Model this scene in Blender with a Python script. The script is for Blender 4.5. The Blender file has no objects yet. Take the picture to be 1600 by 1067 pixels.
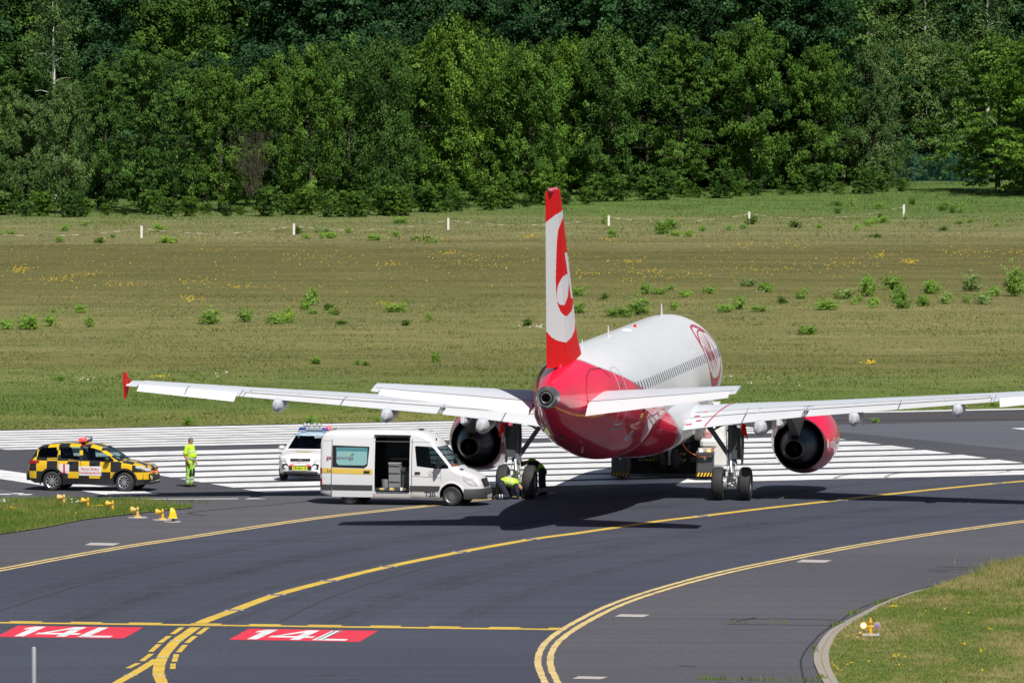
import bpy, bmesh, math, random
import numpy as np
from mathutils import Vector, Matrix, noise as mnoise
R = math.radians
rnd = random.Random(7)
rng = np.random.default_rng(11)
SC = bpy.context.scene
COL = SC.collection

# ------------------------------------------------------------------ camera, sky, sun, exposure
CAM_H = 21.0
LENS_PX = 15130.0            # focal length in pixels of a 1600 px wide picture
PITCH = math.atan((533.5 + 160.0) / LENS_PX)
cam_d = bpy.data.cameras.new('camera')
cam = bpy.data.objects.new('camera', cam_d)
COL.objects.link(cam)
cam.location = (0, 0, CAM_H)
cam.rotation_euler = (math.pi / 2 - PITCH, 0, 0)
cam_d.sensor_width = 36.0
cam_d.lens = LENS_PX / 1600 * 36
cam_d.clip_start = 1.0
cam_d.clip_end = 6000
SC.camera = cam

SUN_EL = R(53.5)
SUN_AZ = R(160.0)            # clockwise from +Y
w = bpy.data.worlds.new('World')
SC.world = w
w.use_nodes = True
wn = w.node_tree
wn.nodes.clear()
sky = wn.nodes.new('ShaderNodeTexSky')
sky.sky_type = 'NISHITA'
sky.sun_disc = False
sky.sun_elevation = SUN_EL
sky.sun_rotation = SUN_AZ
bg = wn.nodes.new('ShaderNodeBackground')
bg.inputs[1].default_value = 0.05
wo = wn.nodes.new('ShaderNodeOutputWorld')
wn.links.new(sky.outputs[0], bg.inputs[0])
wn.links.new(bg.outputs[0], wo.inputs[0])
sun_d = bpy.data.lights.new('sun', 'SUN')
sun_d.energy = 5.0
sun_d.angle = R(0.5)
sun_d.color = (1.0, 0.955, 0.89)
sun = bpy.data.objects.new('sun', sun_d)
COL.objects.link(sun)
sdir = Vector((math.sin(SUN_AZ) * math.cos(SUN_EL), math.cos(SUN_AZ) * math.cos(SUN_EL), math.sin(SUN_EL)))
sun.rotation_euler = sdir.to_track_quat('Z', 'Y').to_euler()
sun.location = (0, 0, 60)
vs = SC.view_settings
vs.view_transform = 'Standard'
vs.look = 'None'
vs.exposure = 0.08
vs.gamma = 1.0
vs.use_curve_mapping = False

# ------------------------------------------------------------------ survey: photo pixel -> metres on the ground
def ground_at(px, py, z=0.0):
    xn = (px - 800) / LENS_PX
    yn = -(py - 533.5) / LENS_PX
    cp, sp = math.cos(PITCH), math.sin(PITCH)
    dy = cp + yn * sp
    dz = -sp + yn * cp
    t = (z - CAM_H) / dz
    return Vector((xn * t, dy * t, z))

# ------------------------------------------------------------------ materials
def nd(nt, typ, **kw):
    n = nt.nodes.new(typ)
    for k, v in kw.items():
        setattr(n, k, v)
    return n

def mat(name, col, rough=0.5, metal=0.0, coat=0.0, spec=0.5, var=0.0, vscale=3.0, bump=0.0, bscale=40.0, emit=None, estr=0.0):
    m = bpy.data.materials.new(name)
    m.use_nodes = True
    nt = m.node_tree
    b = nt.nodes['Principled BSDF']
    b.inputs['Base Color'].default_value = (*col, 1)
    b.inputs['Roughness'].default_value = rough
    b.inputs['Metallic'].default_value = metal
    b.inputs['Coat Weight'].default_value = coat
    b.inputs['Coat Roughness'].default_value = 0.03
    b.inputs['Specular IOR Level'].default_value = spec
    if emit:
        b.inputs['Emission Color'].default_value = (*emit, 1)
        b.inputs['Emission Strength'].default_value = estr
    if var > 0 or bump > 0:
        tc = nd(nt, 'ShaderNodeTexCoord')
    if var > 0:
        n = nd(nt, 'ShaderNodeTexNoise')
        n.inputs['Scale'].default_value = vscale
        n.inputs['Detail'].default_value = 6
        nt.links.new(tc.outputs['Object'], n.inputs['Vector'])
        mx = nd(nt, 'ShaderNodeMix', data_type='RGBA')
        mx.inputs[6].default_value = (*[c * (1 - var) for c in col], 1)
        mx.inputs[7].default_value = (*[min(1, c * (1 + var)) for c in col], 1)
        nt.links.new(n.outputs[0], mx.inputs[0])
        nt.links.new(mx.outputs[2], b.inputs['Base Color'])
    if bump > 0:
        n2 = nd(nt, 'ShaderNodeTexNoise')
        n2.inputs['Scale'].default_value = bscale
        n2.inputs['Detail'].default_value = 4
        nt.links.new(tc.outputs['Object'], n2.inputs['Vector'])
        bp = nd(nt, 'ShaderNodeBump')
        bp.inputs['Strength'].default_value = bump
        bp.inputs['Distance'].default_value = 0.02
        nt.links.new(n2.outputs[0], bp.inputs['Height'])
        nt.links.new(bp.outputs[0], b.inputs['Normal'])
    return m

def noise_chain(nt, vec, scale, detail=5, stretch=None, rough=0.55, rot=0.0):
    n = nd(nt, 'ShaderNodeTexNoise')
    n.inputs['Scale'].default_value = scale
    n.inputs['Detail'].default_value = detail
    n.inputs['Roughness'].default_value = rough
    if stretch:
        mp = nd(nt, 'ShaderNodeMapping')
        mp.inputs['Scale'].default_value = stretch
        mp.inputs['Rotation'].default_value = (0, 0, rot)
        nt.links.new(vec, mp.inputs['Vector'])
        vec = mp.outputs[0]
    nt.links.new(vec, n.inputs['Vector'])
    return n.outputs[0]

def ramp(nt, fac, stops):
    r = nd(nt, 'ShaderNodeValToRGB')
    cr = r.color_ramp
    while len(cr.elements) < len(stops):
        cr.elements.new(0.5)
    for e, (p, c) in zip(cr.elements, stops):
        e.position = p
        e.color = (*c, 1)
    nt.links.new(fac, r.inputs[0])
    return r.outputs[0]

def mixc(nt, fac, a, b, mode='MIX'):
    mx = nd(nt, 'ShaderNodeMix', data_type='RGBA', blend_type=mode)
    for sock, v in ((0, fac), (6, a), (7, b)):
        if hasattr(v, 'is_output') or hasattr(v, 'links'):
            nt.links.new(v, mx.inputs[sock])
        elif isinstance(v, tuple):
            mx.inputs[sock].default_value = (*v, 1)
        else:
            mx.inputs[sock].default_value = v
    return mx.outputs[2]

def mth(nt, op, a, b=None, c=None, clamp=False):
    m = nd(nt, 'ShaderNodeMath', operation=op, use_clamp=clamp)
    for i, v in enumerate((a, b, c)):
        if v is None:
            continue
        if isinstance(v, (int, float)):
            m.inputs[i].default_value = v
        else:
            nt.links.new(v, m.inputs[i])
    return m.outputs[0]

def asphalt_mat(name, lo, hi, streak_rot=0.0, streak=0.35):
    m = bpy.data.materials.new(name)
    m.use_nodes = True
    nt = m.node_tree
    b = nt.nodes['Principled BSDF']
    tc = nd(nt, 'ShaderNodeTexCoord').outputs['Object']
    big = noise_chain(nt, tc, 0.06, 4, (1, 0.5, 1), rot=streak_rot)
    st = noise_chain(nt, tc, 0.5, 6, (0.08, 1.6, 1), 0.6, rot=streak_rot)
    fine = noise_chain(nt, tc, 16.0, 5, None, 0.8)
    fine2 = noise_chain(nt, tc, 9.0, 3, (1, 0.16, 1), 0.8)
    base = ramp(nt, big, [(0.3, lo), (0.7, hi)])
    c1 = mixc(nt, streak, base, ramp(nt, st, [(0.3, (0.45,) * 3), (0.72, (1.3,) * 3)]), 'MULTIPLY')
    c2 = mixc(nt, 1.0, c1, ramp(nt, fine, [(0.35, (0.72,) * 3), (0.65, (1.28,) * 3)]), 'MULTIPLY')
    c3 = mixc(nt, 1.0, c2, ramp(nt, fine2, [(0.35, (0.90,) * 3), (0.65, (1.10,) * 3)]), 'MULTIPLY')
    nt.links.new(c3, b.inputs['Base Color'])
    b.inputs['Roughness'].default_value = 0.85
    b.inputs['Specular IOR Level'].default_value = 0.3
    bp = nd(nt, 'ShaderNodeBump')
    bp.inputs['Strength'].default_value = 0.4
    bp.inputs['Distance'].default_value = 0.01
    nt.links.new(fine, bp.inputs['Height'])
    nt.links.new(bp.outputs[0], b.inputs['Normal'])
    return m

def paint_mat(name, col, wear=0.35, under=(0.08, 0.08, 0.09)):
    m = bpy.data.materials.new(name)
    m.use_nodes = True
    nt = m.node_tree
    b = nt.nodes['Principled BSDF']
    tc = nd(nt, 'ShaderNodeTexCoord').outputs['Object']
    a = noise_chain(nt, tc, 1.3, 8, (0.3, 1.0, 1), 0.72)
    f = noise_chain(nt, tc, 14, 4, None, 0.7)
    s = mth(nt, 'MULTIPLY', a, f)
    worn = ramp(nt, s, [(0.15, (wear,) * 3), (0.24, (0.0,) * 3)])
    tone = mixc(nt, 1.0, col, ramp(nt, a, [(0.3, (0.88,) * 3), (0.7, (1.06,) * 3)]), 'MULTIPLY')
    nt.links.new(mixc(nt, worn, tone, under), b.inputs['Base Color'])
    b.inputs['Roughness'].default_value = 0.75
    b.inputs['Specular IOR Level'].default_value = 0.3
    return m

def tint_mat(name, cols, trans=0.3, rough=0.6, objvar=0.0, spec=0.3):
    """vegetation: colour picked per blade or leaf from the 'tint' attribute, varied per plant"""
    m = bpy.data.materials.new(name)
    m.use_nodes = True
    nt = m.node_tree
    b = nt.nodes['Principled BSDF']
    at = nd(nt, 'ShaderNodeAttribute', attribute_name='tint')
    n = len(cols)
    c = ramp(nt, at.outputs['Fac'], [(i / (n - 1), q) for i, q in enumerate(cols)])
    if objvar > 0:
        oi = nd(nt, 'ShaderNodeObjectInfo')
        v = ramp(nt, oi.outputs['Random'], [(0, (1 - objvar, 1 - objvar, 1 - objvar * 0.6)), (0.5, (1.0, 1.0, 1.0)), (1, (1 + objvar * 1.5, 1 + objvar, 1 - objvar * 0.5))])
        c = mixc(nt, 1.0, c, v, 'MULTIPLY')
    nt.links.new(c, b.inputs['Base Color'])
    b.inputs['Roughness'].default_value = rough
    b.inputs['Specular IOR Level'].default_value = spec
    if trans > 0:
        tr = nd(nt, 'ShaderNodeBsdfTranslucent')
        nt.links.new(c, tr.inputs[0])
        mx = nd(nt, 'ShaderNodeMixShader')
        mx.inputs[0].default_value = trans
        out = nt.nodes['Material Output']
        nt.links.new(b.outputs[0], mx.inputs[1])
        nt.links.new(tr.outputs[0], mx.inputs[2])
        nt.links.new(mx.outputs[0], out.inputs[0])
    return m

def glass_mat(name, tint=(0.55, 0.6, 0.6), refl=0.12):
    m = bpy.data.materials.new(name)
    m.use_nodes = True
    nt = m.node_tree
    nt.nodes.remove(nt.nodes['Principled BSDF'])
    t = nd(nt, 'ShaderNodeBsdfTransparent')
    t.inputs[0].default_value = (*tint, 1)
    g = nd(nt, 'ShaderNodeBsdfGlossy')
    g.inputs['Roughness'].default_value = 0.02
    lw = nd(nt, 'ShaderNodeLayerWeight')
    lw.inputs[0].default_value = refl
    mx = nd(nt, 'ShaderNodeMixShader')
    nt.links.new(lw.outputs['Fresnel'], mx.inputs[0])
    nt.links.new(t.outputs[0], mx.inputs[1])
    nt.links.new(g.outputs[0], mx.inputs[2])
    nt.links.new(mx.outputs[0], nt.nodes['Material Output'].inputs[0])
    return m

# ------------------------------------------------------------------ mesh helpers
class MB:
    def __init__(s):
        s.v = []
        s.f = []
        s.m = []
    def add(s, vs, fs, mi=0):
        o = len(s.v)
        s.v += [tuple(p) for p in vs]
        s.f += [tuple(i + o for i in f) for f in fs]
        s.m += [mi] * len(fs)
        return s
    def box(s, c, d, rot=None, mi=0, ch=0.0):
        """box with centre c and size d; ch chamfers the vertical and top edges"""
        hx, hy, hz = d[0] / 2, d[1] / 2, d[2] / 2
        if ch <= 0:
            p = [(-hx, -hy, -hz), (hx, -hy, -hz), (hx, hy, -hz), (-hx, hy, -hz), (-hx, -hy, hz), (hx, -hy, hz), (hx, hy, hz), (-hx, hy, hz)]
            f = [(0, 3, 2, 1), (4, 5, 6, 7), (0, 1, 5, 4), (1, 2, 6, 5), (2, 3, 7, 6), (3, 0, 4, 7)]
        else:
            ch = min(ch, hx * 0.9, hy * 0.9, hz * 0.9)
            def ring(a, z):
                x, y, k = hx - a, hy - a, ch
                return [(-x + k, -y, z), (x - k, -y, z), (x, -y + k, z), (x, y - k, z), (x - k, y, z), (-x + k, y, z), (-x, y - k, z), (-x, -y + k, z)]
            p = ring(ch * 0.6, -hz) + ring(0, -hz + ch) + ring(0, hz - ch) + ring(ch * 0.6, hz)
            f = [tuple(reversed(range(8))), tuple(range(24, 32))]
            for r in range(3):
                for i in range(8):
                    j = (i + 1) % 8
                    f.append((r * 8 + i, r * 8 + j, r * 8 + 8 + j, r * 8 + 8 + i))
        M = rot.to_matrix() if hasattr(rot, 'to_matrix') else (rot if rot is not None else None)
        cv = Vector(c)
        pts = [(M @ Vector(q) if M is not None else Vector(q)) + cv for q in p]
        return s.add(pts, f, mi)
    def tube(s, pts, r, n=8, mi=0, cap=True, close=False):
        pts = [Vector(p) for p in pts]
        rs = r if isinstance(r, (list, tuple)) else [r] * len(pts)
        vs, fs = [], []
        up = Vector((0, 0, 1))
        m = len(pts)
        for i, p in enumerate(pts):
            if close:
                t = pts[(i + 1) % m] - pts[i - 1]
            else:
                t = pts[min(i + 1, m - 1)] - pts[max(i - 1, 0)]
            t.normalize()
            a = t.cross(up if abs(t.z) < 0.95 else Vector((1, 0, 0))).normalized()
            b = a.cross(t).normalized()
            for k in range(n):
                q = 2 * math.pi * k / n
                vs.append(p + (a * math.cos(q) + b * math.sin(q)) * rs[i])
        for i in range(m if close else m - 1):
            j = (i + 1) % m
            for k in range(n):
                l = (k + 1) % n
                fs.append((i * n + k, i * n + l, j * n + l, j * n + k))
        if cap and not close:
            fs.append(tuple(reversed(range(n))))
            fs.append(tuple(range((m - 1) * n, m * n)))
        return s.add(vs, fs, mi)
    def lathe(s, prof, axis='y', c=(0, 0, 0), n=32, mi=0, capa=False, capb=False, M=None):
        """prof: list of (position along axis, radius)"""
        vs, fs = [], []
        for (a, r) in prof:
            for k in range(n):
                q = 2 * math.pi * k / n
                u, v = r * math.cos(q), r * math.sin(q)
                p = {'x': (a, u, v), 'y': (v, a, u), 'z': (u, v, a)}[axis]
                p = Vector(p)
                if M is not None:
                    p = M @ p
                vs.append(p + Vector(c))
        for i in range(len(prof) - 1):
            for k in range(n):
                l = (k + 1) % n
                fs.append((i * n + k, i * n + l, (i + 1) * n + l, (i + 1) * n + k))
        if capa:
            fs.append(tuple(reversed(range(n))))
        if capb:
            fs.append(tuple(range((len(prof) - 1) * n, len(prof) * n)))
        return s.add(vs, fs, mi)
    def loft(s, rings, mi=0, capa=True, capb=True, close=True):
        n = len(rings[0])
        vs = [p for r in rings for p in r]
        fs = []
        for i in range(len(rings) - 1):
            for k in range(n if close else n - 1):
                l = (k + 1) % n
                fs.append((i * n + k, i * n + l, (i + 1) * n + l, (i + 1) * n + k))
        if capa:
            fs.append(tuple(reversed(range(n))))
        if capb:
            fs.append(tuple(range((len(rings) - 1) * n, len(rings) * n)))
        return s.add(vs, fs, mi)
    def prism(s, poly, h0, h1, plane='xy', mi=0):
        """poly in a plane, extruded along the remaining axis between h0 and h1"""
        def P(a, b, h):
            return {'xy': (a, b, h), 'xz': (a, h, b), 'yz': (h, a, b)}[plane]
        n = len(poly)
        vs = [P(a, b, h0) for a, b in poly] + [P(a, b, h1) for a, b in poly]
        fs = [tuple(reversed(range(n))), tuple(range(n, 2 * n))]
        for i in range(n):
            j = (i + 1) % n
            fs.append((i, j, n + j, n + i))
        return s.add(vs, fs, mi)
    def mesh(s, name, smooth=None, fix=True):
        me = bpy.data.meshes.new(name)
        me.from_pydata(s.v, [], s.f)
        if any(s.m):
            me.polygons.foreach_set('material_index', s.m)
        if fix:
            bm = bmesh.new()
            bm.from_mesh(me)
            bmesh.ops.recalc_face_normals(bm, faces=bm.faces)
            bm.to_mesh(me)
            bm.free()
        if smooth is not None:
            me.polygons.foreach_set('use_smooth', [True] * len(me.polygons))
            me.set_sharp_from_angle(angle=R(smooth))
        return me
    def build(s, name, mats, parent=None, smooth=None, fix=True):
        me = s.mesh(name, smooth, fix)
        return link(name, me, mats, parent)

def link(name, me, mats, parent=None):
    if mats is not None and len(me.materials) == 0:
        for m in (mats if isinstance(mats, (list, tuple)) else [mats]):
            me.materials.append(m)
    o = bpy.data.objects.new(name, me)
    COL.objects.link(o)
    if parent is not None:
        o.parent = parent
    return o

def thing(name, label, cat, loc=(0, 0, 0), rz=0.0, group=None):
    o = bpy.data.objects.new(name, None)
    COL.objects.link(o)
    o.empty_display_size = 0.5
    o.location = loc
    o.rotation_euler = (0, 0, rz)
    return tag(o, label, cat, group)

def tag(o, label=None, cat=None, group=None, kind=None):
    if label: o['label'] = label
    if cat: o['category'] = cat
    if group: o['group'] = group
    if kind: o['kind'] = kind
    return o

def dup(root, loc, rz=0.0, label=None, group=None, scale=None):
    r = root.copy()
    COL.objects.link(r)
    r.location = loc
    r.rotation_euler = (0, 0, rz)
    if scale: r.scale = scale
    if label: r['label'] = label
    if group: r['group'] = group
    for ch in list(root.children):
        c = ch.copy()
        COL.objects.link(c)
        c.parent = r
        for g in list(ch.children):
            d = g.copy()
            COL.objects.link(d)
            d.parent = c
    return r

def np_mesh(name, verts, faces, tint=None):
    """fast mesh from numpy arrays, all faces with the same number of corners"""
    me = bpy.data.meshes.new(name)
    nv, (nf, k) = len(verts), faces.shape
    me.vertices.add(nv)
    me.vertices.foreach_set('co', verts.astype(np.float32).ravel())
    me.loops.add(nf * k)
    me.loops.foreach_set('vertex_index', faces.astype(np.int32).ravel())
    me.polygons.add(nf)
    me.polygons.foreach_set('loop_start', np.arange(0, nf * k, k, dtype=np.int32))
    me.polygons.foreach_set('loop_total', np.full(nf, k, dtype=np.int32))
    if tint is not None:
        a = me.attributes.new('tint', 'FLOAT', 'FACE')
        a.data.foreach_set('value', tint.astype(np.float32))
    me.update(calc_edges=True)
    return me

def apply_mods(o):
    dg = bpy.context.evaluated_depsgraph_get()
    me = bpy.data.meshes.new_from_object(o.evaluated_get(dg))
    o.modifiers.clear()
    o.data = me
    return o

def carve(o, cutters):
    """cut solid cutters (list of (MB, material)) out of a closed body"""
    cs = []
    for mb, m in cutters:
        c = mb.build('cutter', m)
        cs.append(c)
        md = o.modifiers.new('cut', 'BOOLEAN')
        md.operation = 'DIFFERENCE'
        md.object = c
        md.solver = 'EXACT'
        md.material_mode = 'TRANSFER'
    apply_mods(o)
    for c in cs:
        me = c.data
        bpy.data.objects.remove(c)
        bpy.data.meshes.remove(me)
    return o

def text_mesh(txt, size=1.0, extrude=0.0, bold=0.0, align='CENTER', space=1.0):
    cu = bpy.data.curves.new('lettering', 'FONT')
    cu.body = txt
    cu.size = size
    cu.align_x = align
    cu.align_y = 'CENTER'
    cu.extrude = extrude
    cu.offset = bold
    cu.space_character = space
    o = bpy.data.objects.new('lettering', cu)
    COL.objects.link(o)
    dg = bpy.context.evaluated_depsgraph_get()
    me = bpy.data.meshes.new_from_object(o.evaluated_get(dg))
    bpy.data.objects.remove(o)
    return me

def smooth_poly(pts, n=8):
    """Catmull-Rom through 2D/3D points"""
    P = [Vector(p) for p in pts]
    out = []
    for i in range(len(P) - 1):
        p0, p1, p2, p3 = P[max(i - 1, 0)], P[i], P[i + 1], P[min(i + 2, len(P) - 1)]
        for k in range(n):
            t = k / n
            out.append(0.5 * ((2 * p1) + (p2 - p0) * t + (2 * p0 - 5 * p1 + 4 * p2 - p3) * t * t + (3 * p1 - p0 - 3 * p2 + p3) * t ** 3))
    out.append(P[-1])
    return out

def ribbon(name, pts, width, z, m, parent=None, offset=0.0, jag=0.0, dashes=None, step=None):
    """flat painted line along ground points"""
    P = [Vector((p[0], p[1])) for p in pts]
    vs, fs = [], []
    acc = 0.0
    for i, p in enumerate(P):
        t = (P[min(i + 1, len(P) - 1)] - P[max(i - 1, 0)]).normalized()
        nrm = Vector((-t.y, t.x))
        j1 = (rnd.random() - 0.5) * jag
        j2 = (rnd.random() - 0.5) * jag
        a = p + nrm * (offset + width / 2 + j1)
        b = p + nrm * (offset - width / 2 + j2)
        vs += [(a.x, a.y, z), (b.x, b.y, z)]
        if i:
            k = 2 * i
            fs.append((k - 2, k - 1, k + 1, k))
    me = bpy.data.meshes.new(name)
    me.from_pydata(vs, [], fs)
    bm = bmesh.new(); bm.from_mesh(me)
    for f in bm.faces:
        if f.normal.z < 0: f.normal_flip()
    bm.to_mesh(me); bm.free()
    return link(name, me, m, parent)

def sheet(name, poly, z, m, parent=None, thick=0.0):
    """flat polygon on the ground; with thickness it becomes a slab"""
    if thick <= 0:
        me = bpy.data.meshes.new(name)
        me.from_pydata([(p[0], p[1], z) for p in poly], [], [tuple(range(len(poly)))])
        bm = bmesh.new(); bm.from_mesh(me)
        bmesh.ops.triangulate(bm, faces=bm.faces)
        for f in bm.faces:
            if f.normal.z < 0: f.normal_flip()
        bm.to_mesh(me); bm.free()
        return link(name, me, m, parent)
    b = MB()
    b.prism([(p[0], p[1]) for p in poly], z - thick, z)
    return b.build(name, m, parent)

def inpoly(x, y, poly):
    c = False
    n = len(poly)
    j = n - 1
    for i in range(n):
        xi, yi = poly[i]; xj, yj = poly[j]
        if (yi > y) != (yj > y) and x < (xj - xi) * (y - yi) / (yj - yi + 1e-12) + xi:
            c = not c
        j = i
    return c

# ================================================================== GROUND
M_RUN = asphalt_mat('runway asphalt', (0.10, 0.108, 0.13), (0.125, 0.13, 0.15), -R(21.5), 0.3)
M_RUN_DARK = asphalt_mat('new asphalt', (0.068, 0.068, 0.082), (0.08, 0.08, 0.092), -R(21.5), 0.3)
M_RUBBER = asphalt_mat('rubbered asphalt', (0.066, 0.062, 0.068), (0.08, 0.075, 0.08), -R(21.5), 0.8)
M_TAXI = asphalt_mat('taxiway asphalt', (0.050, 0.056, 0.077), (0.068, 0.074, 0.100), -R(60), 0.3)
M_SHOULDER = asphalt_mat('shoulder asphalt', (0.080, 0.079, 0.093), (0.104, 0.102, 0.115), -R(50), 0.3)
M_WHITE = paint_mat('white marking paint', (0.74, 0.74, 0.75), 0.55, (0.13, 0.13, 0.14))
M_YELLOW = paint_mat('yellow marking paint', (0.66, 0.45, 0.07), 0.45, (0.2, 0.16, 0.07))
M_PALEYEL = paint_mat('faded yellow marking paint', (0.66, 0.50, 0.22), 0.6, (0.22, 0.19, 0.12))
M_REDMARK = paint_mat('red marking paint', (0.72, 0.04, 0.075), 0.35, (0.25, 0.06, 0.07))
M_SEAM = mat('bitumen seam', (0.03, 0.03, 0.033), 0.7)
M_SLAB = mat('pale concrete', (0.42, 0.39, 0.37), 0.85, var=0.15, vscale=6)
M_KERB = mat('kerb concrete', (0.32, 0.285, 0.24), 0.9, var=0.18, vscale=5, bump=0.5)
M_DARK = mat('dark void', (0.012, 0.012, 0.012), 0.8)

def meadow_mat():
    m = bpy.data.materials.new('meadow soil and thatch')
    m.use_nodes = True
    nt = m.node_tree
    b = nt.nodes['Principled BSDF']
    tc = nd(nt, 'ShaderNodeTexCoord').outputs['Object']
    sp = nd(nt, 'ShaderNodeSeparateXYZ')
    nt.links.new(tc, sp.inputs[0])
    wav = noise_chain(nt, tc, 0.05, 5, (0.35, 1.4, 1), 0.65, rot=-R(8))
    pos = mth(nt, 'ADD', mth(nt, 'MULTIPLY', mth(nt, 'SUBTRACT', sp.outputs[1], 385), 1 / 300.0), mth(nt, 'MULTIPLY', mth(nt, 'SUBTRACT', wav, 0.5), 0.22))
    base = ramp(nt, pos, [(0.0, (0.185, 0.18, 0.058)), (0.05, (0.118, 0.158, 0.040)), (0.14, (0.165, 0.18, 0.060)), (0.17, (0.15, 0.14, 0.052)), (0.22, (0.195, 0.182, 0.074)),
                          (0.37, (0.195, 0.178, 0.076)), (0.44, (0.150, 0.138, 0.052)), (0.56, (0.126, 0.114, 0.043)), (0.66, (0.130, 0.119, 0.046)), (0.72, (0.205, 0.188, 0.092)), (0.82, (0.185, 0.185, 0.080)), (0.9, (0.11, 0.165, 0.048))])
    st = noise_chain(nt, tc, 0.35, 8, (0.22, 0.55, 1), 0.78)
    sp2 = noise_chain(nt, tc, 2.6, 6, (0.6, 1.0, 1), 0.8)
    c = mixc(nt, 1.0, base, ramp(nt, st, [(0.3, (0.55, 0.66, 0.55)), (0.5, (0.95, 0.98, 0.92)), (0.7, (1.4, 1.3, 1.3))]), 'MULTIPLY')
    c = mixc(nt, 1.0, c, ramp(nt, sp2, [(0.3, (0.7,) * 3), (0.7, (1.3,) * 3)]), 'MULTIPLY')
    nt.links.new(c, b.inputs['Base Color'])
    b.inputs['Roughness'].default_value = 0.95
    b.inputs['Specular IOR Level'].default_value = 0.1
    return m
M_MEADOW = meadow_mat()
M_FLOOR = mat('forest floor', (0.035, 0.03, 0.018), 0.95, var=0.4, vscale=0.8)

RU = Vector((0.9301, 0.3673)); RV = Vector((-0.3673, 0.9301)); RO = Vector((-9.6, 343.62))
def rw(u, v):
    p = RO + RU * u + RV * v
    return (p.x, p.y)
GA = lambda *pts: [tuple(ground_at(*p))[:2] for p in pts]

meadow = sheet('meadow_ground', [(-1600, -100), (1600, -100), (1600, 4200), (-1600, 4200)], -0.03, M_MEADOW)
tag(meadow, kind='structure')
ff = sheet('forest_floor', [(-1600, 735), (1600, 735), (1600, 4200), (-1600, 4200)], -0.02, M_FLOOR)
tag(ff, kind='structure')

runway = sheet('runway', [rw(-400, -3), rw(700, -3), rw(700, 39.6), rw(-400, 39.6)], 0.0, M_RUN)
tag(runway, kind='structure')
shoulder = sheet('apron_shoulder', [rw(-400, -400), rw(700, -400), rw(700, -3), rw(-400, -3)], -0.002, M_SHOULDER)
tag(shoulder, kind='structure')
sheet('asphalt_patch', [rw(-8, -2.98), rw(37.5, -2.98), rw(34.6, 24.5), rw(33.8, 31), rw(-8, 31)], 0.003, M_RUN_DARK, runway)
sheet('rubber_band', [rw(-300, 31), rw(500, 31), rw(500, 39.5), rw(-300, 39.5)], 0.003, M_RUBBER, runway)

def painted_rect(name, u0, u1, v0, v1, z, m, parent, jag=0.03):
    n = max(2, int((u1 - u0) / 0.5))
    lo = [rw(u0 + (u1 - u0) * i / n, v0 + rnd.uniform(-jag, jag)) for i in range(n + 1)]
    hi = [rw(u0 + (u1 - u0) * i / n, v1 + rnd.uniform(-jag, jag)) for i in range(n, -1, -1)]
    return sheet(name, lo + hi, z, m, parent)
for k in range(8):
    painted_rect('threshold_stripe', 0, 32.5, 3.31 * k - 2.35, 3.31 * k, 0.008, M_WHITE, runway, 0.06)
for k in range(8):
    painted_rect('threshold_stripe', 0, 32.5, 26.25 + 1.62 * k, 26.25 + 1.62 * k + 1.2, 0.008, M_WHITE, runway, 0.05)
painted_rect('edge_line', 33.5, 300, 38.5, 39.3, 0.008, M_WHITE, runway, 0.05)
painted_rect('centre_dash', 41.8, 72, 24.7, 25.9, 0.008, M_WHITE, runway)
sheet('arrow_stripe', GA((-60, 727), (0, 734), (50, 741), (111, 754.5), (171, 760), (109, 762), (67, 758.5), (0, 748), (-60, 741)), 0.008, M_WHITE, runway)
sheet('arrow_stripe', GA((117, 765), (217, 766), (249, 772.6), (169, 774)), 0.008, M_WHITE, runway)
for px, py in ((25, 771), (8, 772), (38, 772.5), (54, 781), (640, 771)):
    q = GA((px, py))[0]
    sheet('paint_scrap', [(q[0] - .25, q[1] - .3), (q[0] + .2, q[1] - .25), (q[0] + .3, q[1] + .3), (q[0] - .15, q[1] + .2)], 0.008, M_WHITE, runway)

# taxiway
CL = [(308, 980), (317, 971.5), (366, 953), (432, 929), (515, 907), (607, 885), (720.5, 862), (830, 842.5), (900, 833), (980, 821.3), (1040, 812.7), (1098, 806), (1200, 793.5), (1313, 781), (1362, 775), (1460, 764.5), (1558, 755), (1600, 751.5), (1700, 742)]
EB = [(-60, 901), (0, 890), (100, 871), (200, 853.5), (300, 838.5), (375, 827), (506, 808), (650.6, 792), (737.6, 782), (790, 776.5), (860, 770)]
EC = [(872, 1090), (856.6, 1067), (845, 1039), (849, 1014.5), (869, 992.6), (912.6, 965.8), (966, 941), (1039, 917), (1132, 892.6), (1239, 870.7), (1356, 848.8), (1478, 830), (1600, 813.6), (1700, 802)]
def gcurve(pts, n=10):
    return smooth_poly([ground_at(*p).to_2d() for p in pts], n)
cl, eb, ec = gcurve(CL, 14), gcurve(EB, 12), gcurve(EC, 14)
taxi_poly = [tuple(p) for p in eb] + [tuple(ground_at(1700, 700))[:2]] + [tuple(p) for p in reversed(ec)] + [tuple(ground_at(790, 1200))[:2], tuple(ground_at(-200, 1200))[:2]]
# taxiway surface: between the two edge lines, stopping at the runway edge
def clip_v(p):
    d = Vector(p) - RO
    return d.dot(RV)
def clipped(poly, vmax):
    out = []
    n = len(poly)
    for i in range(n):
        a, b = Vector(poly[i]), Vector(poly[(i + 1) % n])
        va, vb = clip_v(a), clip_v(b)
        if va <= vmax: out.append(tuple(a))
        if (va - vmax) * (vb - vmax) < 0:
            out.append(tuple(a.lerp(b, (vmax - va) / (vb - va))))
    return out
taxiway = sheet('taxiway', clipped(taxi_poly, -2.95), 0.002, M_TAXI)
tag(taxiway, kind='structure')
cl2 = [p for p in cl]
seg = []
acc = 0
start = 6
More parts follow.
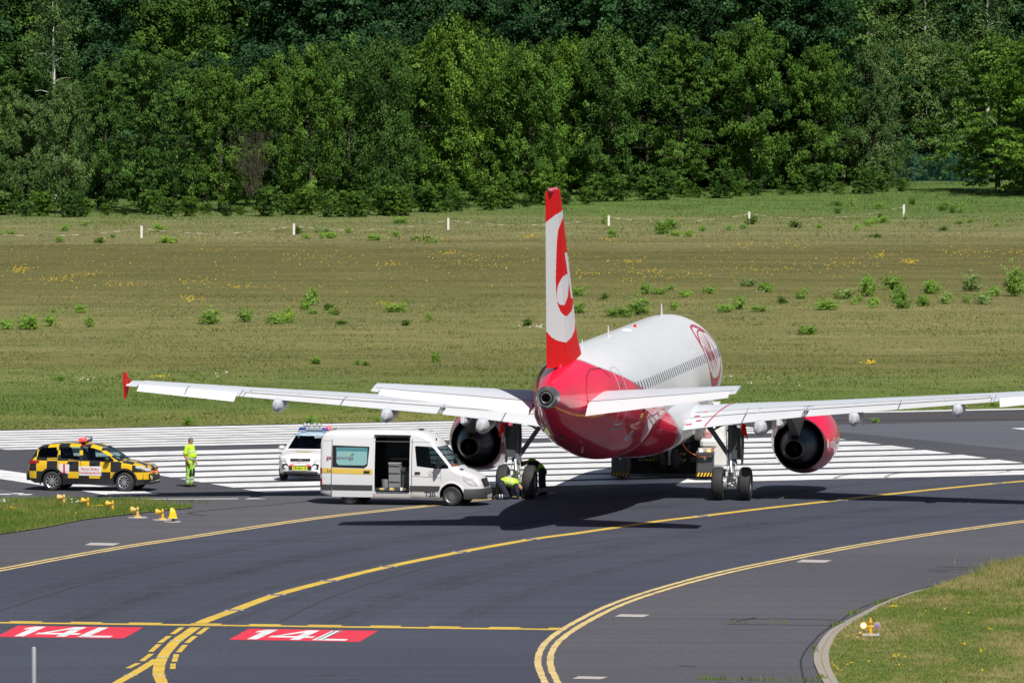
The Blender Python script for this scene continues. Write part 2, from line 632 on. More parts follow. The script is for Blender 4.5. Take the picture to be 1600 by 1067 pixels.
# the centreline is broken by a flush lamp every few metres
lamp_at = [GA(p)[0] for p in ((366, 953), (432, 929), (515, 907), (607, 885), (720.5, 862), (830, 842.5), (1098, 806), (1312, 781.5), (1558, 755))]
M_INSET = mat('inset lamp steel', (0.36, 0.36, 0.38), 0.45, metal=0.4)
cl_dash = []
def split_curve(pts, cuts, gap):
    out, cur = [], []
    for i in range(len(pts) - 1):
        a, b = Vector(pts[i]), Vector(pts[i + 1])
        n = max(1, int((b - a).length / 0.12))
        for k in range(n):
            p = a.lerp(b, k / n)
            if any((p - Vector(c)).length < gap for c in cuts):
                if len(cur) > 1: out.append(cur)
                cur = []
            else:
                cur.append(p)
    if len(cur) > 1: out.append(cur)
    return out
cl_start = [p for p in cl if p.y > ground_at(0, 973.6).y]
for s in split_curve(cl_start, lamp_at, 0.22):
    ribbon('centreline_stripe', s[::3] + [s[-1]], 0.40, 0.006, M_YELLOW, taxiway, jag=0.02)
for c in lamp_at:
    b = MB(); b.lathe([(0.0, 0.15), (0.012, 0.15), (0.02, 0.11)], 'z', (c[0], c[1], 0.003), 12, capb=True)
    b.build('inset_light', M_INSET, taxiway)
    for s in (-1, 1):
        sheet('patch_ring', [(c[0] + s * .22 - .06, c[1] - .14), (c[0] + s * .22 + .06, c[1] - .14), (c[0] + s * .22 + .06, c[1] + .14), (c[0] + s * .22 - .06, c[1] + .14)], 0.006, M_SLAB, taxiway)
for off in (-0.17, 0.17):
    ribbon('edge_stripe', eb, 0.19, 0.006, M_PALEYEL, taxiway, offset=off, jag=0.03)
    ribbon('edge_stripe', ec, 0.19, 0.006, M_PALEYEL, taxiway, offset=off - 0.1, jag=0.03)
# holding position line: solid stripe with dashes touching it
def hold_y(x): return 972.6 + x * (983.6 - 972.6) / 900
h0, h1 = ground_at(-30, hold_y(-30)).to_2d(), ground_at(873, hold_y(873)).to_2d()
hd = (h1 - h0).normalized(); hn = Vector((-hd.y, hd.x))
ribbon('holding_line', [h0.lerp(h1, i / 60) for i in range(61)], 0.52, 0.0085, M_YELLOW, taxiway, jag=0.04)
for a, b_ in ((10, 60), (105, 154), (196, 248), (293, 341), (385, 434), (476, 529), (574, 622), (666, 715), (760, 809), (853, 876)):
    p, q = ground_at(a, hold_y(a)).to_2d(), ground_at(b_, hold_y(b_)).to_2d()
    ribbon('holding_dash', [p + hn * 0.45, q + hn * 0.45], 0.42, 0.0085, M_YELLOW, taxiway)
# thick centreline before the line, its fork and the dashes on both sides
ribbon('lead_stripe', gcurve([(305.5, 979.8), (291, 990), (276, 1000.6), (262, 1015), (254, 1026.7), (249, 1040), (248, 1054), (254, 1067), (262, 1080)], 5), 0.32, 0.006, M_YELLOW, taxiway, jag=0.015)
ribbon('lead_stripe', gcurve([(246, 1029.5), (232, 1038), (207, 1053), (178, 1069), (140, 1090)], 5), 0.27, 0.0065, M_YELLOW, taxiway, jag=0.015)
for px, py in ((276.5, 1000.5), (254, 1026.7), (204, 1054.5), (249, 1054.8)):
    q = GA((px, py))[0]
    sheet('patch_ring', [(q[0] - .2, q[1] - .07), (q[0] + .2, q[1] - .07), (q[0] + .2, q[1] + .07), (q[0] - .2, q[1] + .07)], 0.010, M_SLAB, taxiway)
    b = MB(); b.lathe([(0.0, 0.05), (0.012, 0.05), (0.014, 0.03)], 'z', (q[0], q[1], 0.010), 10, capb=True)
    b.build('inset_light', mat('lamp lens', (0.7, 0.7, 0.75), 0.2), taxiway)
for row in (((277, 985, 9, 5.2), (257, 998.6, 9, 5.4), (242, 1012, 8, 5.8), (229, 1026.8, 9, 5.6), (208, 1039.6, 9.5, 3.9)),
            ((316.8, 985.3, 8.5, 5.2), (298.4, 998.7, 8, 5.4), (284.2, 1012.8, 6.5, 5.8), (274, 1027.5, 2.6, 5.8), (270.2, 1040.4, 1.2, 4.2))):
    for (x, y, dx, dy) in row:
        w_ = 7.2
        sheet('lead_dash', GA((x - dx * .9 - w_ / 2, y + dy), (x - dx * .9 + w_ / 2 + 1.5, y + dy), (x + dx * .9 + w_ / 2, y - dy), (x + dx * .9 - w_ / 2 - 1.5, y - dy)), 0.006, M_YELLOW, taxiway)
# red runway designation boxes with white characters
def glyphs():
    one = [[(.13, .06), (.205, .06), (.235, .93), (.15, .93)], [(.15, .93), (.235, .93), (.16, .70), (.10, .66), (.10, .78)]]
    four = [[(.455, .06), (.53, .06), (.56, .93), (.48, .93)], [(.26, .26), (.60, .26), (.606, .40), (.27, .40)], [(.262, .30), (.335, .38), (.55, .93), (.47, .93)]]
    ell = [[(.625, .06), (.70, .06), (.735, .93), (.655, .93)], [(.70, .06), (.88, .06), (.885, .21), (.70, .21)]]
    return one + four + ell
for (bl, br, tl, worn) in (((-6, 994.5), (193, 997.3), (28, 977.2), False), ((357.5, 999), (562, 1002.4), (389, 982), True)):
    A, B_, C_ = (ground_at(*p).to_2d() for p in (bl, br, tl))
    ex, ey = B_ - A, C_ - A
    bx = sheet('runway_designation', [A, A + ex, A + ex + ey, A + ey], 0.006, M_REDMARK, taxiway)
    ls = ex.length
    for gi, gp in enumerate(glyphs()):
        sheet('designation_character', [A + ex * gx + ey * gy for gx, gy in gp], 0.010 + 0.001 * (gi % 3), M_WHITE, bx)
    if worn:
        for gx in (.655, .70):
            sheet('tyre_scuff', [A + ex * gx + ey * .08, A + ex * (gx + .008) + ey * .08, A + ex * (gx + .03) + ey * .92, A + ex * (gx + .018) + ey * .92], 0.014, M_SEAM, bx)
# pale slabs let into the asphalt
for (x, y) in ((160, 850), (1272, 876.5), (988, 961.5), (922, 1058.5)):
    sheet('concrete_cover', GA((x - 28, y + 1.8), (x - 18, y - 2.2), (x + 28, y - 1.2), (x + 17, y + 2.6)), 0.010, M_SLAB, shoulder)
# seams and cracks
def seam(pts, w_, jag=0.0, z=0.0045):
    g_ = gcurve(pts, 10)
    if jag: g_ = [p + Vector((rnd.uniform(-jag, jag), rnd.uniform(-jag, jag))) for p in g_]
    return ribbon('seam', g_, w_, z, M_SEAM, shoulder)
seam([(-30, 962), (0, 954), (43, 940), (110, 919), (200, 896), (300, 873), (419, 852), (637, 821.5), (760, 808)], 0.07, 0.02)
seam([(436, 972), (506, 937.5), (594, 907), (725, 874), (900, 850), (1100, 828), (1300, 809)], 0.06, 0.02)
seam([(1259, 1070), (1253, 1048), (1251.5, 1034), (1256, 1020), (1268.6, 1004.8), (1284, 988), (1307.6, 973), (1330, 958), (1356, 945), (1400, 931), (1454, 916), (1522, 900), (1600, 876)], 0.055, 0.012, 0.009)
for pts in ([(1140, 967), (1220, 966.4), (1307, 968.5)], [(1137, 974.8), (1210, 975.6), (1298, 976.8)], [(1152, 971), (1172, 966), (1180, 965)], [(1444, 890), (1500, 889.5), (1541, 888)], [(1455, 893), (1480, 892)], [(1465, 885), (1500, 886), (1550, 884)],
            [(1120, 1066), (1180, 1067), (1283, 1067)], [(1060, 1040), (1085, 1041)], [(498, 1055), (525, 1054)], [(545, 1062), (560, 1061)], [(320, 805), (300, 800), (420, 789), (500, 781)], [(0, 738), (40, 737)]):
    seam(pts, 0.10, 0.05)
sheet('repair_strip', GA((200, 780.6), (372, 779.8), (372, 778.2), (200, 779.2)), 0.0045, M_SLAB, shoulder)
sheet('repair_strip', GA((382, 780), (418, 779.6), (400, 777.6), (388, 777.8)), 0.0045, M_SLAB, shoulder)

# rubbed wheel tracks and tyre marks
def track_mat(name, col, amount):
    m = bpy.data.materials.new(name); m.use_nodes = True
    nt = m.node_tree; b = nt.nodes['Principled BSDF']
    b.inputs['Base Color'].default_value = (*col, 1); b.inputs['Roughness'].default_value = .8
    tc = nd(nt, 'ShaderNodeTexCoord').outputs['Object']
    a = noise_chain(nt, tc, .35, 5, None, .6); c = noise_chain(nt, tc, 3.0, 4, (1, .3, 1), .7)
    b_a = ramp(nt, mth(nt, 'MULTIPLY', a, mth(nt, 'MULTIPLY', c, 2.0)), [(.3, (0, 0, 0)), (.9, (amount,) * 3)])
    nt.links.new(b_a, b.inputs['Alpha'])
    return m
M_TRACK = track_mat('rubber film', (.030, .030, .034), .18)
M_SKID = track_mat('tyre mark', (.06, .06, .065), .9)
for off, wd in ((-4.1, 1.1), (-3.4, .8), (3.5, .9), (4.0, 1.2), (0.9, .5), (-.8, .4), (7.5, .7), (-7.2, .9)):
    ribbon('wheel_track', [p for p in cl[6:]], wd, 0.0038 + abs(off) * .00005, M_TRACK, taxiway, offset=off)
for (u0, v0, u1, v1, bow) in ((22, -2.2, 25.5, 1.2, .5), (24, -2.3, 26.5, .6, .4), (27.5, -1.8, 30.5, 1.0, -.5), (10, 16, 17, 20.5, 1), (2, 17, 8, 20, .6), (3, 19.5, 14, 21.5, .5), (20, 6, 27, 9, .7), (8, 5, 13, 9.5, .8), (18, 14, 30, 15.6, .5), (15, 27, 30, 30, .6), (6, 29, 20, 33, 1)):
    a, b_ = Vector(rw(u0, v0)), Vector(rw(u1, v1)); n_ = (b_ - a).normalized(); n_ = Vector((-n_.y, n_.x))
    ribbon('tyre_mark', [a.lerp(b_, i / 12) + n_ * bow * math.sin(math.pi * i / 12) for i in range(13)], .16, 0.012, M_SKID, runway)

# ------------------------------------------------------------------ verges, kerb with slot drain
KO = [(1300, 1090), (1286, 1067), (1276, 1048), (1271, 1032.5), (1273, 1018), (1280, 1005), (1289, 993), (1300, 983.7), (1330, 967.5), (1375, 945), (1420, 927.5), (1454, 919.5)]
KI = [(1325, 1090), (1310, 1067), (1300, 1048), (1296, 1032.5), (1296, 1020), (1299, 1010), (1304, 1000), (1311, 990.5), (1336, 972), (1385, 945.5), (1425, 930), (1456, 920.5)]
ko, ki = gcurve(KO, 8), gcurve(KI, 8)
kerb = sheet('kerb_bed', [tuple(p) for p in ko] + [tuple(p) for p in reversed(ki)], 0.012, M_SEAM)
tag(kerb, kind='structure')
def resample(pts, n):
    d = [0]
    for i in range(1, len(pts)): d.append(d[-1] + (pts[i] - pts[i - 1]).length)
    xs = np.linspace(0, d[-1], n + 1)
    X = np.interp(xs, d, [p.x for p in pts]); Y = np.interp(xs, d, [p.y for p in pts])
    return [Vector((a, b)) for a, b in zip(X, Y)]
NK = 78
rk_o, rk_i = resample(ko, NK), resample(ki, NK)
for i in range(NK):
    a0, a1, b0, b1 = rk_o[i], rk_o[i + 1], rk_i[i], rk_i[i + 1]
    g_ = 0.012 + (0.05 if i % 26 == 20 else 0)
    for (s0, s1) in ((0.02, 0.44), (0.56, 0.98)):
        q = [a0.lerp(b0, s0).lerp(a1.lerp(b1, s0), g_), a0.lerp(b0, s0).lerp(a1.lerp(b1, s0), 1 - g_), a0.lerp(b0, s1).lerp(a1.lerp(b1, s1), 1 - g_), a0.lerp(b0, s1).lerp(a1.lerp(b1, s1), g_)]
        sheet('kerb_stone', q, 0.045 + rnd.uniform(-.003, .003), M_KERB, kerb, thick=0.034)
b = MB()
for i in range(NK):                       # iron bridges across the slot, so that the slot reads as dashes
    for t in (0.25, 0.75):
        c = rk_o[i].lerp(rk_i[i], .5).lerp(rk_o[i + 1].lerp(rk_i[i + 1], .5), t)
        dr = (rk_o[i + 1] - rk_o[i]); an = math.atan2(dr.y, dr.x)
        b.box((c.x, c.y, 0.030), (0.075, 0.10, 0.03), Matrix.Rotation(an, 3, 'Z'))
tag(b.build('drain_grate', M_KERB, kerb), kind='stuff')

M_VERGE = meadow_mat(); M_VERGE.name = 'verge soil'
M_VSOIL = mat('verge turf', (0.19, 0.20, 0.065), 0.95, var=0.35, vscale=0.6)
VR = KI + [(1500, 905), (1540, 893), (1575, 882), (1600, 876), (1680, 850), (1800, 850), (1800, 1200), (1390, 1200)]
vr = [tuple(p) for p in ki] + [tuple(p) for p in GA((1500, 905), (1540, 893), (1575, 882), (1600, 876), (1680, 852), (1800, 850), (1800, 1200), (1390, 1200))]
verge_r = sheet('grass_verge', vr, 0.035, M_VSOIL); tag(verge_r, kind='structure')
VLP = [(-80, 782), (0, 782), (81, 780.5), (179, 781.6), (227, 783.5), (260, 790), (300, 792.4), (302, 793.6), (276, 796), (227, 801), (182, 806), (130, 812.5), (65, 825.5), (0, 835), (-80, 850)]
vl = GA(*VLP)
verge_l = sheet('grass_verge', vl, 0.03, M_VSOIL); tag(verge_l, kind='structure')

# ------------------------------------------------------------------ grass
M_GRASS = tint_mat('grass blades', [(0.10, 0.19, 0.036), (0.15, 0.215, 0.055), (0.21, 0.235, 0.08), (0.30, 0.28, 0.13)], 0.3, 0.8, spec=0.05)
M_GRASS2 = tint_mat('verge blades', [(0.12, 0.21, 0.036), (0.20, 0.26, 0.06), (0.29, 0.29, 0.10), (0.42, 0.36, 0.17)], 0.3, 0.8, spec=0.05)
M_FLOWER = tint_mat('yellow petals', [(0.6, 0.38, 0.01), (0.7, 0.5, 0.02)], 0.2, 0.6)
M_WFLOWER = tint_mat('white petals', [(0.7, 0.7, 0.68), (0.8, 0.8, 0.8)], 0.2, 0.6)

def vnoise(x, y, seed=0):
    """cheap smooth value noise on numpy arrays"""
    r = np.random.default_rng(seed).random((256, 256))
    xi, yi = np.floor(x).astype(int), np.floor(y).astype(int)
    fx, fy = x - xi, y - yi
    fx, fy = fx * fx * (3 - 2 * fx), fy * fy * (3 - 2 * fy)
    g_ = lambda a, b: r[a % 256, b % 256]
    return (g_(xi, yi) * (1 - fx) + g_(xi + 1, yi) * fx) * (1 - fy) + (g_(xi, yi + 1) * (1 - fx) + g_(xi + 1, yi + 1) * fx) * fy

def blades(name, X, Y, hgt, wid, tint, z0, m, lean=0.45, parent=None):
    n = len(X)
    az = rng.random(n) * 2 * np.pi
    ln = rng.random(n) * lean + 0.05
    la = rng.random(n) * 2 * np.pi
    dx, dy = np.cos(az) * wid / 2, np.sin(az) * wid / 2
    tx, ty = X + np.cos(la) * ln * hgt, Y + np.sin(la) * ln * hgt
    V = np.empty((n, 3, 3))
    V[:, 0] = np.stack([X - dx, Y - dy, np.full(n, z0)], 1)
    V[:, 1] = np.stack([X + dx, Y + dy, np.full(n, z0)], 1)
    V[:, 2] = np.stack([tx, ty, z0 + hgt], 1)
    me = np_mesh(name, V.reshape(-1, 3), np.arange(3 * n).reshape(-1, 3), tint)
    o = link(name, me, m, parent)
    return tag(o, kind='stuff')

def meadow_tint(X, Y):
    s = (Y - 385) / 300
    w_ = vnoise(X * .03, Y * .06, 3) - .5
    p = s + w_ * .22
    t = np.interp(p, [0, .05, .14, .17, .22, .37, .44, .56, .66, .72, .82, .9], [.35, .05, .25, .5, .3, .4, .7, .8, .75, .5, .35, .05])
    return t
n = 420000
yy = rng.uniform(0, 1, n) ** 1.25
Y = 382 + yy * 335
X = (rng.random(n) * 2 - 1) * (Y * 0.0545 + 5)
keep = ((X - RO.x) * RV.x + (Y - RO.y) * RV.y) > 39.7
X, Y = X[keep], Y[keep]
cl_n = vnoise(X * 0.35, Y * 0.5, 5) * .6 + vnoise(X * 1.3, Y * 1.7, 6) * .4
keep = rng.random(len(X)) < (0.35 + cl_n)
X, Y, cl_n = X[keep], Y[keep], cl_n[keep]
T = meadow_tint(X, Y) + (rng.random(len(X)) - .5) * .5 + (cl_n - .5) * .8
sh = (Y - 385) / 300
H = np.interp(sh, [0, .15, .2, .4, .45, .66, .72, 1], [.11, .13, .10, .11, .05, .05, .13, .17]) * (0.2 + 2.2 * np.clip(cl_n - .25, 0, 1) ** 1.5) * (0.5 + 1.0 * rng.random(len(X)))
W = 0.035 + Y * 0.00002
tag(blades('meadow_grass', X, Y, H, W, np.clip(T, 0, 1), -0.03, M_GRASS, lean=1.3), 'long dry and green meadow grass between the runway and the trees', 'grass')

def poly_scatter(poly, n):
    P = np.array(poly)
    lo, hi = P.min(0), P.max(0)
    x = rng.uniform(lo[0], hi[0], n); y = rng.uniform(lo[1], hi[1], n)
    c = np.zeros(n, bool)
    j = len(P) - 1
    for i in range(len(P)):
        xi, yi = P[i]; xj, yj = P[j]
        m_ = ((yi > y) != (yj > y)) & (x < (xj - xi) * (y - yi) / (yj - yi + 1e-12) + xi)
        c ^= m_
        j = i
    return x[c], y[c]
vr_vis = [p for p in [tuple(q) for q in ki[4:]] + GA((1500, 905), (1540, 893), (1575, 882), (1600, 876), (1680, 852), (1680, 1100), (1320, 1090))]
x, y = poly_scatter(vr_vis, 260000)
nn = vnoise(x * .7, y * .35, 8) * .6 + vnoise(x * 2.5, y * 1.5, 9) * .4
edge = np.array([0.0] * len(x))
far = np.interp(y, [270, 290, 302], [0, .25, 1])
hh = (.03 + .05 * nn + .14 * far * rng.random(len(x))) * (0.6 + .8 * rng.random(len(x)))
tt = np.clip(.5 + (nn - .5) * 1.7 + (rng.random(len(x)) - .5) * .6 + .25 * far, 0, 1)
tag(blades('verge_grass', x, y, hh, np.full(len(x), .022), tt, 0.035, M_GRASS2, lean=1.1), 'green and straw coloured verge grass inside the curved concrete kerb', 'grass')
x, y = poly_scatter(vl, 60000)
nn = vnoise(x * .7, y * .35, 8) * .6 + vnoise(x * 2.5, y * 1.5, 9) * .4
tag(blades('verge_grass', x, y, (.07 + .1 * nn) * (0.6 + .8 * rng.random(len(x))), np.full(len(x), .028), np.clip(.2 + (nn - .5) + (rng.random(len(x)) - .5) * .6, 0, 1), 0.03, M_GRASS2), 'rough green grass of the small verge behind the row of yellow lamps', 'grass')
# weeds in the joints
wx, wy = [], []
for (a, b_, n_) in (((1093, 1061), (1283, 1064), 220), ((1325, 961), (1345, 955), 60), ((1368, 945), (1396, 935), 120), ((1300, 978), (1318, 975), 80), ((1272, 1012), (1276, 1022), 50), ((1278, 1058), (1290, 1062), 60), ((1142, 973), (1175, 974), 14), ((1205, 972), (1230, 974), 12), ((200, 781), (330, 786), 160), ((230, 790), (300, 793), 260), ((60, 779), (240, 779.5), 200)):
    p, q = ground_at(*a), ground_at(*b_)
    for k in range(n_):
        t = rnd.random() ** 1.2
        wx.append(p.x + (q.x - p.x) * t + rnd.gauss(0, .05)); wy.append(p.y + (q.y - p.y) * t + rnd.gauss(0, .12))
wx, wy = np.array(wx), np.array(wy)
tag(blades('joint_weeds', wx, wy, .05 + .12 * rng.random(len(wx)), np.full(len(wx), .03), rng.random(len(wx)) * .5, 0.0, M_GRASS2), 'tufts of weed growing from the joints of the asphalt', 'weeds')
# tall seed heads at the top edge of the right verge
tx, ty = [], []
for (px, py, n_, sp) in ((1557, 888, 300, .16), (1592, 883, 260, .2), (1575, 886, 120, .5), (1535, 895, 80, .4)):
    g_ = ground_at(px, py)
    tx += list(g_.x + rng.normal(0, sp, n_)); ty += list(g_.y + rng.normal(0, sp, n_))
tx, ty = np.array(tx), np.array(ty)
tag(blades('seed_heads', tx, ty, .08 + .26 * rng.random(len(tx)), np.full(len(tx), .018), .5 + .5 * rng.random(len(tx)), 0.05, M_GRASS2, lean=.5), 'tall pale grass seed heads on the crest of the right verge', 'tall grass')

def petals(name, X, Y, z, size, m, label, cat):
    n = len(X)
    V = np.empty((n, 4, 3))
    s = size * (0.6 + .8 * rng.random(n))
    a = rng.random(n) * 3.14
    tz = s * (.3 + .5 * rng.random(n))
    for k in range(4):
        V[:, k, 0] = X + np.cos(a + k * 1.5708) * s
        V[:, k, 1] = Y + np.sin(a + k * 1.5708) * s
        V[:, k, 2] = z + tz * math.sin(k * 1.5708 + .8) + s
    me = np_mesh(name, V.reshape(-1, 3), np.arange(4 * n).reshape(-1, 4), rng.random(n))
    tag(link(name, me, m), label, cat, kind='stuff')
px_, py_ = [], []
cent = [(130, 432, 30, 3), (200, 448, 45, 3), (320, 443, 50, 4), (395, 452, 60, 3), (480, 405, 30, 5), (610, 415, 26, 4), (700, 398, 30, 3), (985, 411, 22, 3), (1010, 430, 60, 6), (1080, 434, 60, 4), (1180, 425, 60, 6), (1000, 440, 40, 5), (920, 430, 30, 6), (1240, 385, 50, 5), (1160, 386, 40, 5), (1375, 402, 18, 4), (1420, 412, 12, 3), (950, 377, 16, 3), (825, 372, 20, 4), (1500, 398, 40, 6), (1590, 398, 30, 5), (1330, 415, 40, 8), (85, 440, 30, 4), (30, 425, 20, 5), (660, 378, 60, 6), (740, 410, 60, 10), (880, 403, 60, 10), (300, 470, 20, 4), (600, 477, 14, 3), (1360, 570, 10, 2), (250, 592, 12, 2)]
for (cx, cy, sx, sy) in cent:
    n_ = rnd.randint(25, 70)
    for k in range(n_):
        g_ = ground_at(rnd.gauss(cx, sx * .55), rnd.gauss(cy, sy * .6))
        px_.append(g_.x); py_.append(g_.y)
for k in range(900):
    g_ = ground_at(rnd.uniform(-20, 1620), rnd.gauss(418, 24)); px_.append(g_.x); py_.append(g_.y)
petals('meadow_buttercups', np.array(px_), np.array(py_), 0.10, 0.036, M_FLOWER, 'drifts of small yellow flowers across the brown middle of the meadow', 'wildflowers')
px_, py_ = [], []
for (cx, cy, n_, sx, sy) in ((1350, 1000, 10, 30, 6), (1320, 1043, 10, 30, 5), (1310, 1052, 8, 6, 4), (1395, 954, 12, 5, 1), (1470, 960, 10, 40, 20), (1548, 989, 8, 5, 1.5), (1508, 1013, 8, 4, 2), (1405, 1032, 10, 6, 3), (1535, 1022, 6, 8, 3), (1480, 1050, 10, 60, 12), (150, 796, 12, 8, 1), (165, 792, 8, 4, 1), (20, 800, 14, 20, 4), (100, 812, 10, 50, 8)):
    for k in range(n_):
        g_ = ground_at(rnd.gauss(cx, sx * .6), rnd.gauss(cy, sy * .6)); px_.append(g_.x); py_.append(g_.y)
petals('verge_buttercups', np.array(px_), np.array(py_), 0.12, 0.028, M_FLOWER, 'scattered small yellow flowers in the verge grass', 'wildflowers')
px_, py_ = [], []
for (cx, cy, n_, sx, sy) in ((108, 784, 10, 8, 2), (120, 790, 8, 5, 1), (5, 788, 12, 8, 3), (835, 515, 30, 18, 2), (130, 597, 16, 14, 2), (1190, 460, 6, 6, 2), (170, 790, 6, 5, 2), (345, 590, 10, 20, 5), (1210, 600, 14, 60, 8)):
    for k in range(n_):
        g_ = ground_at(rnd.gauss(cx, sx * .6), rnd.gauss(cy, sy * .6)); px_.append(g_.x); py_.append(g_.y)
petals('white_flowers', np.array(px_), np.array(py_), 0.12, 0.03, M_WFLOWER, 'sparse tiny white flowers in the grass', 'wildflowers')

# ================================================================== FOREST
def leaf_cloud(C, RC, axis_out, per, leaf, flat=0.45, upb=0.7, outb=0.5):
    """leaves round cluster centres C (n,3); returns quad verts"""
    n = len(C)
    N = n * per
    idx = np.repeat(np.arange(n), per)
    d = rng.normal(size=(N, 3)); d /= np.linalg.norm(d, axis=1)[:, None]
    rr = rng.random(N) ** 0.5
    off = d * rr[:, None] * RC[idx][:, None]
    off[:, 2] *= flat
    P = C[idx] + off
    nrm = rng.normal(size=(N, 3)) * 0.75 + axis_out[idx] * outb + np.array([0, 0, upb]) + d * 0.35
    nrm /= np.linalg.norm(nrm, axis=1)[:, None]
    t = np.cross(nrm, rng.normal(size=(N, 3))); t /= np.linalg.norm(t, axis=1)[:, None]
    b = np.cross(nrm, t)
    s = leaf * (0.6 + 0.8 * rng.random(N))
    V = np.empty((N, 4, 3))
    V[:, 0] = P - t * s[:, None] * .5
    V[:, 1] = P + b * s[:, None] * .33
    V[:, 2] = P + t * s[:, None] * .5
    V[:, 3] = P - b * s[:, None] * .33
    return V.reshape(-1, 3), idx

def make_crown(seed, H, Rr, nbr, ncl, per, leaf, base=0.05, topw=0.25, flat=0.42, clr=0.55, rough=0.25, style='broad'):
    r = np.random.default_rng(seed)
    C, RC, AX, TT = [], [], [], []
    for i in range(nbr):
        t = base + (1 - base) * ((i + r.random()) / nbr)
        az = i * 2.39996 + r.normal(0, .35)
        if style == 'broad':
            prof = math.sin(math.pi * min(1, max(0, (t * 0.80 + 0.17)))) ** 0.62
        elif style == 'cone':
            prof = (1 - t) ** 0.7 * 1.05 + 0.06
        else:
            prof = (math.sin(math.pi * min(1, max(0, (t - .25) / .8 * 0.85 + 0.15))) ** .6) if t > .25 else .45
        L = Rr * prof * (1 + rough * r.normal()) + topw * .4
        L = max(.25, L)
        o = np.array([math.cos(az), math.sin(az), 0])
        up = (0.75 if t > .45 else 0.40) if style != 'tier' else 0.25
        tint = 0.5 + r.normal() * .16
        for k in range(ncl):
            f = 0.30 + 0.75 * (k + r.random()) / ncl
            c = o * L * f + np.array([0, 0, t * H * .93 + L * f * up - (L * .25) * f * f])
            side = np.array([-o[1], o[0], 0]) * r.normal() * L * .22 * f
            c = c + side + r.normal(size=3) * np.array([.15, .15, .32])
            if c[2] < .15: c[2] = .15 + r.random() * .3
            C.append(c); RC.append(clr * (0.55 + .8 * r.random()) * (1.15 - .35 * f)); AX.append(o * .9); TT.append(tint + r.normal() * .06)
    C, RC, AX, TT = map(np.array, (C, RC, AX, TT))
    V, idx = leaf_cloud(C, RC, AX, per, leaf, flat)
    T = np.clip(TT[idx] + (rng.random(len(idx)) - .5) * .35, 0, 1)
    return np_mesh('crown', V, np.arange(len(V)).reshape(-1, 4), T)

def make_trunk(seed, H, r0, nl=14, Rr=3, z_first=.15, lean=.03, white=False):
    r = random.Random(seed)
    b = MB()
    pts, rs = [], []
    x = y = 0
    for i in range(9):
        t = i / 8
        pts.append((x, y, t * H * .93 - .1)); rs.append(r0 * (1 - .85 * t) + .015 + (.35 * r0 if i == 0 else 0))
        x += r.gauss(0, lean) * H / 8; y += r.gauss(0, lean) * H / 8
    b.tube(pts, rs, 8)
    for k in range(nl):
        t = z_first + (.9 - z_first) * (k + r.random()) / nl
        i = min(7, int(t * 8))
        p = Vector(pts[i]).lerp(Vector(pts[i + 1]), t * 8 - i)
        az = k * 2.4 + r.gauss(0, .3)
        L = Rr * math.sin(math.pi * min(1, t * .8 + .17)) ** .6 * .75
        o = Vector((math.cos(az), math.sin(az), 0))
        q = [p, p + o * L * .35 + Vector((0, 0, L * .18)), p + o * L * .7 + Vector((0, 0, L * .26)), p + o * L + Vector((0, 0, L * .22))]
        rb = r0 * (1 - .8 * t) * .35
        b.tube(q, [rb, rb * .7, rb * .45, rb * .15 + .004], 5)
    return b.mesh('trunk', 60)

M_BARK = mat('bark', (0.075, 0.06, 0.045), 0.9, var=0.4, vscale=4, bump=0.6, bscale=12)
M_BIRCH = mat('birch bark', (0.58, 0.56, 0.52), 0.8, var=0.35, vscale=2.5)
LEAF_MATS = {
    'olive': tint_mat('olive green leaves', [(0.030, 0.070, 0.010), (0.052, 0.112, 0.016), (0.100, 0.195, 0.026), (0.17, 0.31, 0.06)], 0.16, 0.6, 0.14, 0.12),
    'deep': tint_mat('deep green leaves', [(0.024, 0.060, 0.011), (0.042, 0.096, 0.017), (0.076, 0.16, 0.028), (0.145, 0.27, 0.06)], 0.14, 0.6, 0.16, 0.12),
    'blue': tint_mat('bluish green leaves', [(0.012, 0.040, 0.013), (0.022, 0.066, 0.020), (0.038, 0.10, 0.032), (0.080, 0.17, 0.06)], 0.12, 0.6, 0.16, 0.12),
    'grey': tint_mat('greyish green leaves', [(0.045, 0.075, 0.025), (0.068, 0.13, 0.034), (0.115, 0.195, 0.055), (0.20, 0.30, 0.10)], 0.15, 0.6, 0.12, 0.12),
    'bright': tint_mat('bright green leaves', [(0.034, 0.082, 0.012), (0.060, 0.130, 0.018), (0.112, 0.220, 0.030), (0.18, 0.33, 0.065)], 0.2, 0.6, 0.12, 0.12),
    'midshrub': tint_mat('mid green shrub leaves', [(0.10, 0.21, 0.025), (0.16, 0.31, 0.04), (0.24, 0.42, 0.07), (0.34, 0.52, 0.14)], 0.35, 0.6, 0.1, 0.12),
    'paleshrub': tint_mat('pale shrub leaves', [(0.19, 0.30, 0.08), (0.27, 0.40, 0.12), (0.36, 0.50, 0.18), (0.52, 0.64, 0.30)], 0.35, 0.6, 0.1, 0.12),
    'shrub': tint_mat('fresh shrub leaves', [(0.17, 0.32, 0.04), (0.26, 0.44, 0.07), (0.36, 0.56, 0.12), (0.52, 0.68, 0.24)], 0.4, 0.6, 0.12, 0.12),
}
